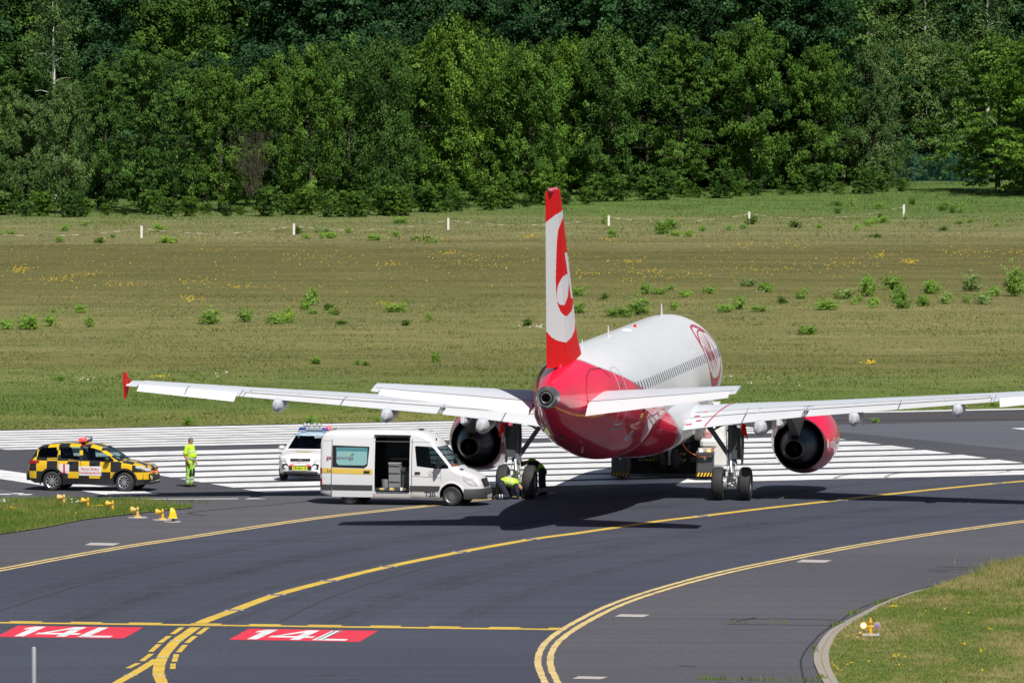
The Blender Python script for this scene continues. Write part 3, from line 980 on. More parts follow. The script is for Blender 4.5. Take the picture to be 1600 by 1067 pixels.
CROWNS = {
    'broad1': (make_crown(1, 10, 3.3, 64, 6, 84, .19, flat=.8, clr=.56), 10),
    'broad2': (make_crown(2, 10, 3.0, 58, 6, 84, .18, flat=.8, rough=.34, clr=.54), 10),
    'broad3': (make_crown(3, 10, 3.6, 66, 6, 84, .19, flat=.75, clr=.60), 10),
    'tier': (make_crown(4, 10, 3.4, 54, 8, 64, .19, flat=.36, clr=.58, rough=.26), 10),
    'fine': (make_crown(5, 10, 2.9, 90, 7, 60, .16, clr=.55, flat=.95, topw=.1), 10),
    'tall1': (make_crown(6, 18, 3.8, 72, 6, 84, .25, flat=.7, clr=.88, style='tall'), 18),
    'tall2': (make_crown(7, 18, 3.3, 64, 6, 84, .24, flat=.7, clr=.85, style='tall', rough=.38), 18),
    'low': (make_crown(8, 3.2, 2.1, 34, 7, 40, .2, clr=.42, flat=.5, rough=.25), 3.2),
    'birch': (make_crown(9, 16, 2.2, 46, 6, 24, .16, base=.55, clr=.5, flat=.8, rough=.35, style='broad'), 16),
}
TRUNKS = {'s': make_trunk(1, 9, .16, 14, 3), 't': make_trunk(2, 17, .24, 16, 3.6, .3), 'b': make_trunk(3, 15, .17, 16, 1.8, .4, .02)}
_mesh_cache = {}
def colored(me, m):
    k = (me.name, m.name)
    if k not in _mesh_cache:
        c = me.copy(); c.materials.clear(); c.materials.append(m)
        _mesh_cache[k] = c
    return _mesh_cache[k]
DESC = {'olive': 'olive green', 'deep': 'deep green', 'blue': 'bluish dark green', 'grey': 'pale greyish green', 'bright': 'bright yellow green'}
def tree(x, y, kind, col, h, rz, label, group=None, name='tree', wide=1.0, cat='tree'):
    me, H0 = CROWNS[kind]
    s = h / H0
    t = thing(name, label, cat, (x, y, -0.03), rz, group)
    c = link('crown', colored(me, LEAF_MATS[col]), None, t)
    c.scale = (s * wide * .92, s * wide * .92, s)
    if kind != 'low':
        key = 'b' if kind == 'birch' else ('t' if kind.startswith('tall') else 's')
        k = link('trunk', colored(TRUNKS[key], M_BIRCH if kind == 'birch' else M_BARK), None, t)
        hh = {'s': 10, 't': 18, 'b': 16}[key]
        k.scale = (h / hh,) * 3
    return t
MARKS = [(0, 'the left picture edge'), (86, 'the far left birch'), (221, 'the first tape post'), (395, 'the bare brown bush'), (459, 'the second tape post'), (580, 'the gap past the second post'), (700, 'the third tape post'), (862, 'the tail fin'), (951, 'the fourth tape post'), (1045, 'the front roof aerial'), (1171, 'the fifth tape post'), (1255, 'the right hand engine'), (1357, 'the white stemmed birch'), (1412, 'the sixth tape post'), (1460, 'the mesh fence'), (1560, 'the big bright tree'), (1640, 'the right picture edge')]
def near_mark(px):
    k = min(MARKS, key=lambda q: abs(q[0] - px))
    d = px - k[0]
    return ('right above ' if abs(d) < 16 else ('just left of ' if d < 0 else 'just right of ')) + k[1]
def tree_px(px, py, kind, col, top, label, rz=None, group=None, name='tree', wide=1.0, cat='tree'):
    """foot of the tree seen at (px, py) in the survey picture, its top at height row 'top'"""
    g_ = ground_at(px, py)
    el = PITCH + math.atan((top - 533.5) / LENS_PX)
    h = CAM_H - g_.y * math.tan(el)
    return tree(g_.x, g_.y, kind, col, h, rnd.random() * 6.28 if rz is None else rz, label, group, name, wide, cat)

front = [
 (-25, 339, 'broad3', 'grey', 150, 'pale green tree cut by the left edge of the picture'),
 (38, 337, 'broad1', 'grey', 142, 'pale green rounded tree second from the left picture edge'),
 (100, 336, 'fine', 'grey', 125, 'pale grey green fine leaved tree under the birch at far left'),
 (165, 335, 'broad2', 'deep', 88, 'dark green tree with paler top reaching left of the first dark gap'),
 (225, 335, 'tier', 'deep', 92, 'deep green tree with layered boughs right of the black gap at left'),
 (290, 334, 'tier', 'deep', 98, 'layered deep green tree left of the bare brown bush'),
 (345, 333, 'broad3', 'deep', 104, 'deep green bushy tree directly behind the bare brown bush'),
 (420, 332, 'broad1', 'olive', 84, 'sunlit olive tree directly above and right of the bare brown bush'),
 (485, 331, 'broad2', 'olive', 92, 'olive tree between the bare bush and the middle of the wood'),
 (545, 330, 'broad3', 'deep', 78, 'wide deep green tree above the second white tape post'),
 (605, 329, 'fine', 'deep', 62, 'fine leaved green tree in the middle left of the tree line'),
 (655, 329, 'tier', 'olive', 66, 'layered olive tree above the third white tape post'),
 (712, 326, 'broad1', 'olive', 56, 'tall olive tree with pointed top above the third tape post'),
 (765, 324, 'broad2', 'olive', 70, 'bright olive tree just left of the tail fin'),
 (828, 320, 'broad3', 'bright', 72, 'bright green tree directly behind the tail fin'),
 (890, 314, 'fine', 'bright', 50, 'bright green drooping tree above and right of the tail fin top'),
 (955, 309, 'broad1', 'deep', 70, 'dark green tree right of the bright drooping tree'),
 (1010, 306, 'tier', 'deep', 60, 'dark layered tree standing behind the aircraft roof line'),
 (1065, 304, 'tier', 'olive', 48, 'olive layered tree with pale wind blown top twigs'),
 (1120, 303, 'broad3', 'deep', 66, 'dark green tree over the empty dark hollow right of centre'),
 (1170, 303, 'broad1', 'olive', 58, 'yellowish olive tree above the fifth white tape post'),
 (1225, 302, 'broad2', 'olive', 60, 'olive tree just left of the tall white birch trunk'),
 (1275, 300, 'broad3', 'olive', 74, 'low spreading olive tree below the tall white birch trunk'),
 (1325, 298, 'broad1', 'deep', 82, 'deep green tree right of the tall white birch trunk'),
 (1365, 293, 'fine', 'grey', 86, 'pale tree at the left border of the fenced clearing'),
]
for i, (px, py, kind, col, top, lab) in enumerate(front):
    back_ = i % 2
    tree_px(px, py - 3 - 7 * back_, kind, ('deep' if col == 'olive' and i % 4 == 1 else col), top + (-14, 12, 4, 16)[i % 4], lab.replace('olive', 'green') if (col == 'olive' and i % 4 == 1) else lab, name='tree', wide=.74 if not back_ else .8)  # some set-back trees get darker leaves to imitate shade between crowns
big = [(1560, 300, 'tier', 'bright', 62, 'big bright layered tree with dark hollow at the right picture edge', 1.15),
       (1625, 306, 'tier', 'bright', 50, 'bright tree cut off by the right edge of the picture', 1.1)]
for (px, py, kind, col, top, lab, wd) in big:
    tree_px(px, py, kind, col, top, lab, wide=wd)
# trees behind the fenced clearing
for (px, py, kind, col, top, lab) in ((1405, 281, 'fine', 'grey', 66, 'pale tree behind the left green fence post'), (1445, 280, 'broad2', 'grey', 60, 'pale greyish tree behind the middle of the mesh fence'),
                                      (1490, 281, 'fine', 'grey', 70, 'pale tree behind the right green fence post'), (1530, 279, 'broad1', 'deep', 60, 'dark tree behind the big bright tree at right')):
    tree_px(px, py, kind, col, top, lab)
# second row, filling the gaps between the front trees
second = 'trees of the second row, seen between the front trees'
px = -40
i = 0
while px < 1660:
    py = 322 if px < 650 else (312 - (px - 650) * .025 if px < 1380 else 272)
    col = ['blue', 'deep', 'blue', 'deep', 'blue'][i % 5]  # darker leaf colours paint shade into the gaps between front trees
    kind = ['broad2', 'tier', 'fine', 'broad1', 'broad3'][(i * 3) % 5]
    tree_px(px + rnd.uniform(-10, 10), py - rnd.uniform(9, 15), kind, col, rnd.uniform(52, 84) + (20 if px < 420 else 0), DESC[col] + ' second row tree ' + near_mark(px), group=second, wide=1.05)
    px += 52; i += 1
# tall wood behind
back = 'tall trees of the dark wood behind'
for row, (dist, step, hh) in enumerate(((700, 5.2, 17.0), (709, 5.4, 19.0), (719, 5.6, 20.5), (731, 6.0, 22.0), (746, 6.5, 23.5), (765, 7, 25))):
    x = -dist * .062 - rnd.random() * 4
    while x < dist * .062:
        k = rnd.choice(['tall1', 'tall2'])
        pxl = 800 + x / dist * LENS_PX
        if row < 2 and any(abs(pxl - q) < 50 for q in (86, 1357, 1443, 1541)):
            x += step * .4; continue
        dd = dist + (42 if pxl > 1370 else 0) + rnd.uniform(-3, 3)
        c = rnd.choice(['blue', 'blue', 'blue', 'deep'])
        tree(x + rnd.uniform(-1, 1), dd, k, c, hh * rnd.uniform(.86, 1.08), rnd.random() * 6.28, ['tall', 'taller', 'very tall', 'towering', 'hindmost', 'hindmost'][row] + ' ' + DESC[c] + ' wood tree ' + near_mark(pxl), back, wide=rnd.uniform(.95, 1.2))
        x += step * rnd.uniform(.8, 1.2)
# birches with white stems
for (px, py, top, lab) in ((86, 318, -60, 'slender birch with white stem above the pale trees at far left'), (1357, 286, -70, 'tall birch with bright white stem right of centre'),
                           (1443, 268, -80, 'thin forked birch stem above the mesh fence'), (1541, 280, -70, 'leaning birch with white stem above the big bright tree')):
    g_ = ground_at(px, py)
    t = tree(g_.x, g_.y, 'birch', 'grey', 17.5, rnd.random() * 6, lab, name='birch_tree')
# undergrowth along the edge of the wood
ug = 'low bushes along the foot of the tree line'
for i, px in enumerate(range(-20, 1420, 31)):
    py = (339 if px < 600 else (339 - (px - 600) * .062 if px < 950 else 315 - (px - 950) * .03)) - 3
    col = ['olive', 'olive', 'deep', 'bright', 'deep'][i % 5]
    tree_px(px + rnd.uniform(-9, 9), py + rnd.uniform(-2, 3), 'low', col, py - rnd.uniform(12, 40), DESC[col] + ' low bush ' + near_mark(px), group=ug, name='bush', cat='bush')
for i, (px, py, top) in enumerate(((1390, 284.5, 250), (1420, 283, 246), (1450, 282, 250), (1478, 282, 244), (1505, 283, 250), (1532, 284, 255), (1596, 304, 275), (1378, 293, 255))):
    tree_px(px, py, 'low', ['bright', 'grey', 'deep'][i % 3], top, DESC[['bright', 'grey', 'deep'][i % 3]] + ' low bush behind the wire fence, ' + ['far left', 'left post', 'middle', 'right post', 'right of posts', 'beside the big tree', 'right picture edge', 'left end'][i], group='low bushes round the fenced clearing', name='bush', cat='bush')

# bare brown bush at left
def bare_bush(px, py, h, wd, n, label):
    g_ = ground_at(px, py)
    t = thing('bare_bush', label, 'bush', (g_.x, g_.y + .6, .9))
    r = random.Random(5)
    for k in range(6):
        b = MB()
        for j in range(n // 6):
            x0 = r.gauss(0, wd * .25)
            p = [Vector((x0, r.gauss(0, .3), 0.2))]
            dx, dz = r.gauss(0, .10) + x0 * .12, 1
            for s_ in range(6):
                p.append(p[-1] + Vector((dx + r.gauss(0, .12), r.gauss(0, .12), dz)) * h / 6.5)
            b.tube(p, [.035, .03, .025, .02, .014, .01, .006], 4)
            for q in range(5):
                a = p[2 + q % 4]
                b.tube([a, a + Vector((r.gauss(0, .5), r.gauss(0, .3), r.uniform(.2, .7))), a + Vector((r.gauss(0, .8), r.gauss(0, .3), r.uniform(.6, 1.2)))], [.014, .01, .005], 3)
        b.build('stem_cluster', mat('dry brown twigs', (0.06, 0.048, 0.032), 0.9), t)
bare_bush(397, 333, 4.6, 1.5, 24, 'bare brown leafless bush among the olive trees at left')

# ------------------------------------------------------------------ shrubs in the meadow
SHRUBS = [make_crown(20 + k, .9, .62, 18, 6, 44, .085, clr=.2, flat=.7, rough=.35, base=.15) for k in range(4)]
def stemmesh(seed):
    r = random.Random(seed); b = MB()
    for k in range(7):
        a = r.random() * 6.28; L = r.uniform(.2, .5)
        b.tube([(0, 0, -.02), (math.cos(a) * L * .5, math.sin(a) * L * .5, .3), (math.cos(a) * L, math.sin(a) * L, .62)], [.02, .014, .006], 4)
    return b.mesh('stem')
SSTEM = [stemmesh(k) for k in range(2)]
def shrub(px, py, h_px, w_px, label, group=None, col='bright'):
    g_ = ground_at(px, py)
    s = LENS_PX / g_.y
    h = h_px / s; wd = w_px / s
    i = rnd.randrange(4)
    t = thing('shrub', label, 'shrub', (g_.x, g_.y, -0.03), rnd.random() * 6.28, group)
    c = link('foliage', colored(SHRUBS[i], LEAF_MATS[col]), None, t)
    c.scale = (wd / 1.3, wd / 1.3, h / .95)
    k = link('stem', colored(SSTEM[i % 2], M_BARK), None, t)
    k.scale = (wd / 1.3, wd / 1.3, h / .95)
named = [
 (487, 476, 22, 20, 'upright green shrub standing alone in the meadow, left of the middle'), (478, 483, 12, 22, 'low shrub leaning against the upright one left of the middle'),
 (327, 506, 18, 32, 'round bright green shrub in the left meadow'), (383, 502, 16, 26, 'round shrub right of the large round shrub in the left meadow'),
 (430, 505, 13, 26, 'left shrub of a close pair in the left meadow'), (448, 504, 15, 22, 'right shrub of a close pair in the left meadow'),
 (451, 494, 12, 14, 'small shrub just above a close pair in the left meadow'),
 (617, 487, 13, 30, 'flat round shrub in the meadow above the left tailplane'), (671, 500, 9, 12, 'tiny shrub left of the tail fin'),
 (10, 514, 14, 24, 'shrub at the left picture edge'), (46, 514, 20, 32, 'broad shrub second from the left picture edge'), (78, 509, 16, 20, 'shrub third from the left picture edge'),
 (125, 488, 11, 18, 'small shrub in the far left meadow, higher than its neighbours'), (140, 510, 12, 18, 'small shrub at left below and right of a higher one'),
 (681, 565, 13, 16, 'small dark shrub in the meadow above the right end of the left wing'), (492, 567, 9, 16, 'low shrub in the meadow above the middle of the left wing'), (560, 569, 8, 14, 'low flat weed clump above the left wing'),
 (1035, 366, 20, 22, 'dark round shrub below the tape between the fourth and fifth posts'), (1050, 358, 13, 22, 'smaller shrub leaning right of the dark round shrub by the tape'),
 (957, 371, 12, 16, 'small round shrub below the fourth tape post'), (944, 350, 15, 9, 'leafy shrub growing against the fourth white post'),
 (997, 491, 20, 36, 'large round shrub behind the aircraft roof'), (966, 494, 12, 40, 'dark low shrub left of the large round one behind the aircraft'),
 (905, 489, 14, 20, 'shrub close to the right side of the tail fin'), (903, 461, 12, 20, 'upper shrub close to the right side of the tail fin'),
 (1009, 459, 15, 20, 'shrub above the large round one behind the aircraft roof'), (1031, 459, 9, 20, 'small shrub right of the one above the aircraft roof'),
 (1053, 484, 12, 14, 'shrub partly hidden behind the roof antenna of the aircraft'),
 (1262, 522, 12, 26, 'dark flat shrub standing alone in the right meadow'),
 (1331, 322, 12, 12, 'purple grey weed clump near the trees right of the fifth post'), (1381, 348, 10, 14, 'small shrub left of the sixth tape post'),
 (1355, 462, 28, 24, 'tallest upright shrub of the right meadow'), (1394, 452, 18, 34, 'bright broad shrub right of the tallest upright one'), (1406, 470, 18, 28, 'dark broad shrub below the bright broad one at right'),
 (1454, 458, 18, 28, 'shrub in the middle of the right shrub band'), (1517, 454, 20, 32, 'pale branching shrub right of the middle of the shrub band'),
 (1585, 462, 34, 34, 'largest bushy shrub at the right picture edge'), (1553, 462, 13, 22, 'small round shrub left of the largest right hand shrub'), (1536, 475, 15, 28, 'wide shrub below the pale branching one at right'),
 (1365, 480, 14, 18, 'shrub directly below the tallest upright shrub'), (1290, 483, 13, 40, 'long low shrub in the right meadow'), (1334, 476, 10, 10, 'little shrub left of the tallest upright shrub'),
 (1155, 483, 16, 24, 'right shrub of a pair above the front fuselage'), (1133, 487, 11, 26, 'left shrub of a pair above the front fuselage'), (1186, 486, 8, 30, 'low shrub right of the pair above the front fuselage'),
 (1109, 458, 10, 20, 'small shrub above the nose of the aircraft'), (1196, 456, 13, 22, 'dark round shrub above and right of the aircraft nose'), (1170, 447, 11, 22, 'pale shrub above and right of the aircraft nose'),
 (1443, 478, 12, 20, 'small dark shrub below the middle of the shrub band'), (1410, 481, 12, 26, 'low pale shrub below the dark broad one'), (1477, 474, 15, 22, 'feathery shrub between the middle and right of the band'),
 (1320, 466, 14, 30, 'spreading pale shrub left of the tallest upright shrub'), (1258, 460, 11, 12, 'thin shrub at the left end of the right shrub band'), (1252, 466, 8, 20, 'lower of two thin shrubs at the left end of the band'),
 (295, 663, 10, 20, 'low dark plant at the runway edge behind the standing man'), (487, 662, 12, 26, 'weedy plant at the runway edge above the white car'), (590, 657, 7, 12, 'left small weed at the runway edge above the van'), (603, 657, 9, 12, 'right small weed at the runway edge above the van'),
 (1368, 306 + 354, 6, 14, 'small plant by the runway edge at right'), (1553, 633, 6, 20, 'low plant behind the runway edge line at far right'),
 (260, 379, 9, 30, 'low shrub just right below the first tape post'), (585, 375, 8, 26, 'low shrub right below the second tape post'), (505, 363, 7, 24, 'pale low shrub between the second and third posts'), (625, 349, 10, 22, 'low green shrub near the trees above the tape'),
 (30, 806, 10, 12, 'small dark plant at the left end of the near verge'),
]
for (px, py, h, wd, lab) in named:
    col = 'midshrub' if 'dark' in lab else ('paleshrub' if ('pale' in lab or 'feathery' in lab or 'purple' in lab) else 'shrub')
    shrub(px, py, h * .82, wd * .9, lab, None, col)
small = 'tiny seedlings dotted over the meadow'
for i in range(70):
    zone = rnd.choice([(0, 1600, 352, 372), (0, 900, 480, 512), (930, 1600, 440, 486), (930, 1600, 340, 372), (0, 1600, 560, 610), (0, 700, 360, 380), (1300, 1600, 320, 350)])
    sx_, sy_ = rnd.uniform(zone[0], zone[1]), rnd.uniform(zone[2], zone[3])
    shrub(sx_, sy_, rnd.uniform(4, 8), rnd.uniform(7, 18), 'tiny seedling ' + ('in the far' if sy_ < 400 else 'in the middle' if sy_ < 540 else 'in the near') + ' meadow, ' + near_mark(sx_), small, rnd.choice(['shrub', 'bright', 'shrub']))

# ------------------------------------------------------------------ tape posts and barrier tape
M_POST = mat('whitewashed post', (0.72, 0.70, 0.66), 0.8, var=0.12, vscale=6)
M_TAPEW = mat('white tape', (0.48, 0.47, 0.42), 0.6)
M_TAPER = mat('red tape', (0.30, 0.15, 0.09), 0.6)
posts = [(221, 371, 18, 'first white tape post from the left'), (459, 366, 16, 'second white tape post from the left'), (700, 358, 17, 'third white tape post, left of the tail fin'),
         (951, 352, 15, 'fourth white tape post, half hidden in a shrub'), (1171.5, 348, 17, 'fifth white tape post, leaning slightly'), (1412, 338, 18, 'sixth white tape post, near the right trees')]
tops = []
for (px, py, hp, lab) in posts:
    g_ = ground_at(px, py); h = hp / (LENS_PX / g_.y)
    t = thing('fence_post', lab + ', square and wooden', 'post', (g_.x, g_.y, 0), rnd.uniform(-.3, .3))
    b = MB(); b.box((0, 0, h / 2 - .05), (.15, .15, h + .06), ch=.015); o = b.build('stake', M_POST, t)
    b = MB(); b.box((0, 0, h + .0), (.17, .17, .025)); b.build('cap', M_POST, t)
    if 'leaning' in lab: t.rotation_euler = (0, R(-4), 0)
    tops.append(Vector((g_.x, g_.y, h * .82)))
ext = [Vector((ground_at(-70, 372).x, ground_at(-70, 372).y, .5))] + tops + [None]
def tape(a, b_, sag, label, t0=0.0, t1=1.0):
    t = thing('barrier_tape', label, 'barrier tape', tuple((a + b_) / 2 * 1.0))
    L = (b_ - a).length
    n = int(L / .42)
    for i in range(n):
        f0, f1 = i / n, (i + .94) / n
        if f0 < t0 or f1 > t1: continue
        P = lambda f: a.lerp(b_, f) + Vector((0, 0, -sag * 4 * f * (1 - f))) - t.location
        w_ = .014
        mb = MB()
        p, q = P(f0), P(f1)
        tw = .6 * math.sin(i * .9)
        up = Vector((0, math.sin(tw) * w_, math.cos(tw) * w_))
        e = Vector((0, .004, 0))
        mb.add([p - up, q - up, q + up, p + up, p - up + e, q - up + e, q + up + e, p + up + e], [(0, 1, 2, 3), (7, 6, 5, 4), (0, 4, 5, 1), (1, 5, 6, 2), (2, 6, 7, 3), (3, 7, 4, 0)])
        mb.build('tape_band', M_TAPEW if i % 2 else M_TAPER, t)
tape(ext[0], tops[0], .42, 'red and white tape sagging left of the first post')
tape(tops[0], tops[1], .42, 'red and white tape sagging between the first and second posts')
tape(tops[1], tops[2], .42, 'red and white tape sagging between the second and third posts')
tape(tops[2], tops[3], .40, 'red and white tape running from the third post behind the tail fin')
tape(tops[3], tops[4], .38, 'red and white tape sagging between the fourth and fifth posts')
tape(tops[4], tops[5], .50, 'red and white tape sagging between the fifth and sixth posts')

# ------------------------------------------------------------------ green mesh fence in the clearing
M_FENCE = mat('green coated steel', (0.012, 0.085, 0.075), 0.5)
f0, f1 = ground_at(1370, 287.5), ground_at(1600, 285)
fence = thing('mesh_fence', 'green wire mesh fence with bent posts at the back of the clearing', 'fence', tuple(f0))
fd = (f1 - f0)
n_p = 5
for i in range(n_p):
    p = fd * ((1428 - 1370) / 230 * .0 + i / (n_p - 1)) if False else fd * (i * 58.5 / 230)
    b = MB(); b.tube([p + Vector((0, 0, 0)), p + Vector((0, 0, 2.15)), p + Vector((-.08, -.1, 2.45))], .05, 8)
    b.build('post', M_FENCE, fence)
for i in range(n_p - 1):
    a, c = fd * (i * 58.5 / 230), fd * ((i + 1) * 58.5 / 230)
    b = MB()
    for k in range(22):
        z = .05 + k * .1
        b.tube([a + Vector((0, 0, z)), c + Vector((0, 0, z))], .006, 3, cap=False)
    for k in range(26):
        q = a.lerp(c, k / 26)
        b.tube([q + Vector((0, 0, .03)), q + Vector((0, 0, 2.2))], .0035, 3, cap=False)
    tag(b.build('wire_mesh', M_FENCE, fence), kind='stuff')

# ================================================================== AIRLINER
YAW = R(8.1)
plane = thing('airliner', 'red and white twin engine airliner with tall fin, seen from behind', 'airplane', (3.93, 337.9, 0.0), -YAW)
plane.rotation_euler = (R(.3), 0, -YAW)
G0 = 17.7
def fuselage_paint(name):
    """white body, red tail: the border is a curve of station against height in the aircraft's own frame"""
    m = bpy.data.materials.new(name)
    m.use_nodes = True
    nt = m.node_tree
    b = nt.nodes['Principled BSDF']
    tc = nd(nt, 'ShaderNodeTexCoord').outputs['Object']
    sp = nd(nt, 'ShaderNodeSeparateXYZ'); nt.links.new(tc, sp.inputs[0])
    st = mth(nt, 'SUBTRACT', G0, sp.outputs[1])
    fc = nd(nt, 'ShaderNodeFloatCurve')
    cv = fc.mapping.curves[0]
    pts = [(1.5, 17.0), (2.0, 18.2), (2.5, 19.4), (2.95, 20.3), (3.3, 21.1), (3.6, 22.8), (3.95, 24.9), (4.45, 27.1), (4.8, 28.8), (5.17, 30.6), (5.5, 32.0), (6.0, 32.4)]
    nrm_ = [((z - 1.5) / 5, (s - 18) / 16) for z, s in pts]
    cv.points[0].location = nrm_[0]; cv.points[1].location = (1.0, nrm_[-1][1])
    for p in nrm_[1:]:
        cv.points.new(*p)
    fc.mapping.update()
    zz = mth(nt, 'DIVIDE', mth(nt, 'SUBTRACT', sp.outputs[2], 1.5), 5.0, clamp=True)
    nt.links.new(zz, fc.inputs[1])
    bd = mth(nt, 'ADD', mth(nt, 'MULTIPLY', fc.outputs[0], 16.0), 18.0)
    df = mth(nt, 'SUBTRACT', st, bd)
    red = mth(nt, 'GREATER_THAN', df, 0.0)
    line = mth(nt, 'LESS_THAN', mth(nt, 'ABSOLUTE', mth(nt, 'ADD', df, 0.12)), 0.12)
    grime = noise_chain(nt, tc, 1.2, 6, (3.0, 0.35, 1.0), 0.6)
    wht = mixc(nt, 1.0, (0.73, 0.74, 0.76), ramp(nt, grime, [(0.3, (0.95,) * 3), (0.7, (1.03,) * 3)]), 'MULTIPLY')
    # frame and lap joints as hairlines
    fr = mth(nt, 'LESS_THAN', mth(nt, 'FRACT', mth(nt, 'DIVIDE', st, 2.13)), 0.006)
    wht = mixc(nt, mth(nt, 'MULTIPLY', fr, 0.35), wht, (0.35, 0.36, 0.38))
    rd = mixc(nt, 1.0, (0.88, 0.010, 0.060), ramp(nt, grime, [(0.3, (0.93,) * 3), (0.7, (1.05,) * 3)]), 'MULTIPLY')
    rd = mixc(nt, mth(nt, 'MULTIPLY', fr, 0.35), rd, (0.25, 0.01, 0.02))
    c = mixc(nt, red, wht, rd)
    c = mixc(nt, line, c, (0.45, 0.46, 0.48))
    nt.links.new(c, b.inputs['Base Color'])
    b.inputs['Roughness'].default_value = 0.45
    b.inputs['Specular IOR Level'].default_value = 0.3
    b.inputs['Coat Weight'].default_value = 1.0
    nt.links.new(mth(nt, 'ADD', mth(nt, 'MULTIPLY', red, 0.45), 0.35), b.inputs['Coat Weight'])
    b.inputs['Coat Roughness'].default_value = 0.04
    b.inputs['Coat IOR'].default_value = 1.5
    wv = noise_chain(nt, tc, 1.1, 2, None, 0.4)
    bp = nd(nt, 'ShaderNodeBump'); bp.inputs['Strength'].default_value = 0.12; bp.inputs['Distance'].default_value = 0.03
    nt.links.new(wv, bp.inputs['Height']); nt.links.new(bp.outputs[0], b.inputs['Coat Normal'])
    return m
M_FUS = fuselage_paint('fuselage paint')
M_FINRED = mat('fin red paint', (0.70, 0.010, 0.012), 0.55, spec=0.12, var=0.06, vscale=1)
M_FINWHITE = mat('fin white paint', (0.72, 0.72, 0.73), 0.5, spec=0.15, var=0.04, vscale=1)
M_CRIM = mat('crimson cowl paint', (0.88, 0.010, 0.060), 0.3, coat=0.9, var=0.05, vscale=1)
M_WING = mat('wing light grey paint', (0.60, 0.63, 0.68), 0.45, coat=0.2, var=0.06, vscale=0.9)
M_WING2 = mat('control surface paint', (0.66, 0.67, 0.69), 0.45, coat=0.15, var=0.05, vscale=1.4)
M_PWHITE = mat('white decal', (0.72, 0.72, 0.73), 0.4, coat=0.4)
M_PRED = mat('red decal', (0.62, 0.015, 0.04), 0.4, coat=0.4)
M_PRED_LIT = mat('sunlit red decal', (0.66, 0.03, 0.12), 0.4, coat=0.4)  # red decal with sunlight painted in as pink, for the upper crescent
M_METAL = mat('bare metal', (0.45, 0.44, 0.42), 0.32, metal=0.9, var=0.15, vscale=5)
M_SILVER = mat('polished metal', (0.75, 0.76, 0.78), 0.15, metal=1.0)
M_STRUT = mat('gear grey paint', (0.13, 0.15, 0.18), 0.5, var=0.25, vscale=6)
M_STRUTW = mat('gear pale paint', (0.45, 0.47, 0.48), 0.4, metal=0.4, var=0.2, vscale=8)
M_TYRE = mat('tyre rubber', (0.030, 0.030, 0.031), 0.75, var=0.3, vscale=8)
M_HOT = mat('exhaust metal', (0.10, 0.095, 0.09), 0.45, metal=0.8, var=0.3, vscale=4)
M_BLACKP = mat('black plastic', (0.016, 0.016, 0.018), 0.5)
M_GREYP = mat('grey plastic', (0.055, 0.056, 0.06), 0.6)
M_PYL = mat('pylon grey paint', (0.28, 0.28, 0.27), 0.5, var=0.15, vscale=2)
M_WIN = mat('cabin window', (0.10, 0.115, 0.15), 0.2, spec=0.5)
M_SEAMG = mat('panel gap', (0.24, 0.24, 0.26), 0.7)

SEC = [  # station, centre height, half width, half height
 (0.0, 3.30, .02, .02), (0.15, 3.30, .33, .32), (0.5, 3.36, .68, .66), (1.1, 3.44, 1.05, 1.05), (2.0, 3.56, 1.38, 1.42), (3.0, 3.68, 1.64, 1.72), (4.2, 3.80, 1.84, 1.94), (5.6, 3.85, 1.95, 2.05), (7.0, 3.85, 1.975, 2.07),
 (22.5, 3.85, 1.975, 2.07), (24.0, 3.86, 1.97, 2.065), (25.5, 3.90, 1.945, 2.02), (27.0, 3.99, 1.86, 1.92), (28.5, 4.09, 1.74, 1.79), (30.0, 4.19, 1.57, 1.63), (31.5, 4.29, 1.36, 1.45), (33.0, 4.39, 1.12, 1.24), (34.5, 4.50, .87, 1.00), (36.0, 4.60, .60, .70), (37.0, 4.66, .42, .48), (37.25, 4.67, .37, .41)]
SA = np.array(SEC)
def fsec(st):
    return [float(np.interp(st, SA[:, 0], SA[:, i])) for i in (1, 2, 3)]
def fsurf(st, ang, off=0.0):
    """point on the skin; ang measured from the top, positive to starboard"""
    zc, hw, hh = fsec(st)
    n = Vector((math.sin(ang) / hw, 0, math.cos(ang) / hh)).normalized()
    return Vector((hw * math.sin(ang), G0 - st, zc + hh * math.cos(ang))) + n * off
def fang(st, z, side=1):
    zc, hw, hh = fsec(st)
    return side * math.acos(max(-1, min(1, (z - zc) / hh)))
sts = [0, .06, .15, .3, .5, .8, 1.1, 1.5, 2, 2.5, 3, 3.6, 4.2, 4.9, 5.6, 6.3, 7] + list(np.arange(8, 22.6, 1.5)) + list(np.arange(23, 37.3, .375)) + [37.25]
def cub(st):
    # smoothed section: average the piecewise linear table a little
    a = [fsec(max(0, st - .35)), fsec(st), fsec(min(37.25, st + .35))]
    if st < 1.2 or st > 36.8: return a[1]
    return [(a[0][i] + 2 * a[1][i] + a[2][i]) / 4 for i in range(3)]
b = MB()
NR = 72
rings = []
for st in sts:
    zc, hw, hh = cub(st)
    rings.append([(hw * math.sin(2 * math.pi * k / NR), G0 - st, zc + hh * math.cos(2 * math.pi * k / NR)) for k in range(NR)])
b.loft(rings)
fus = b.build('fuselage', M_FUS, plane, smooth=50)

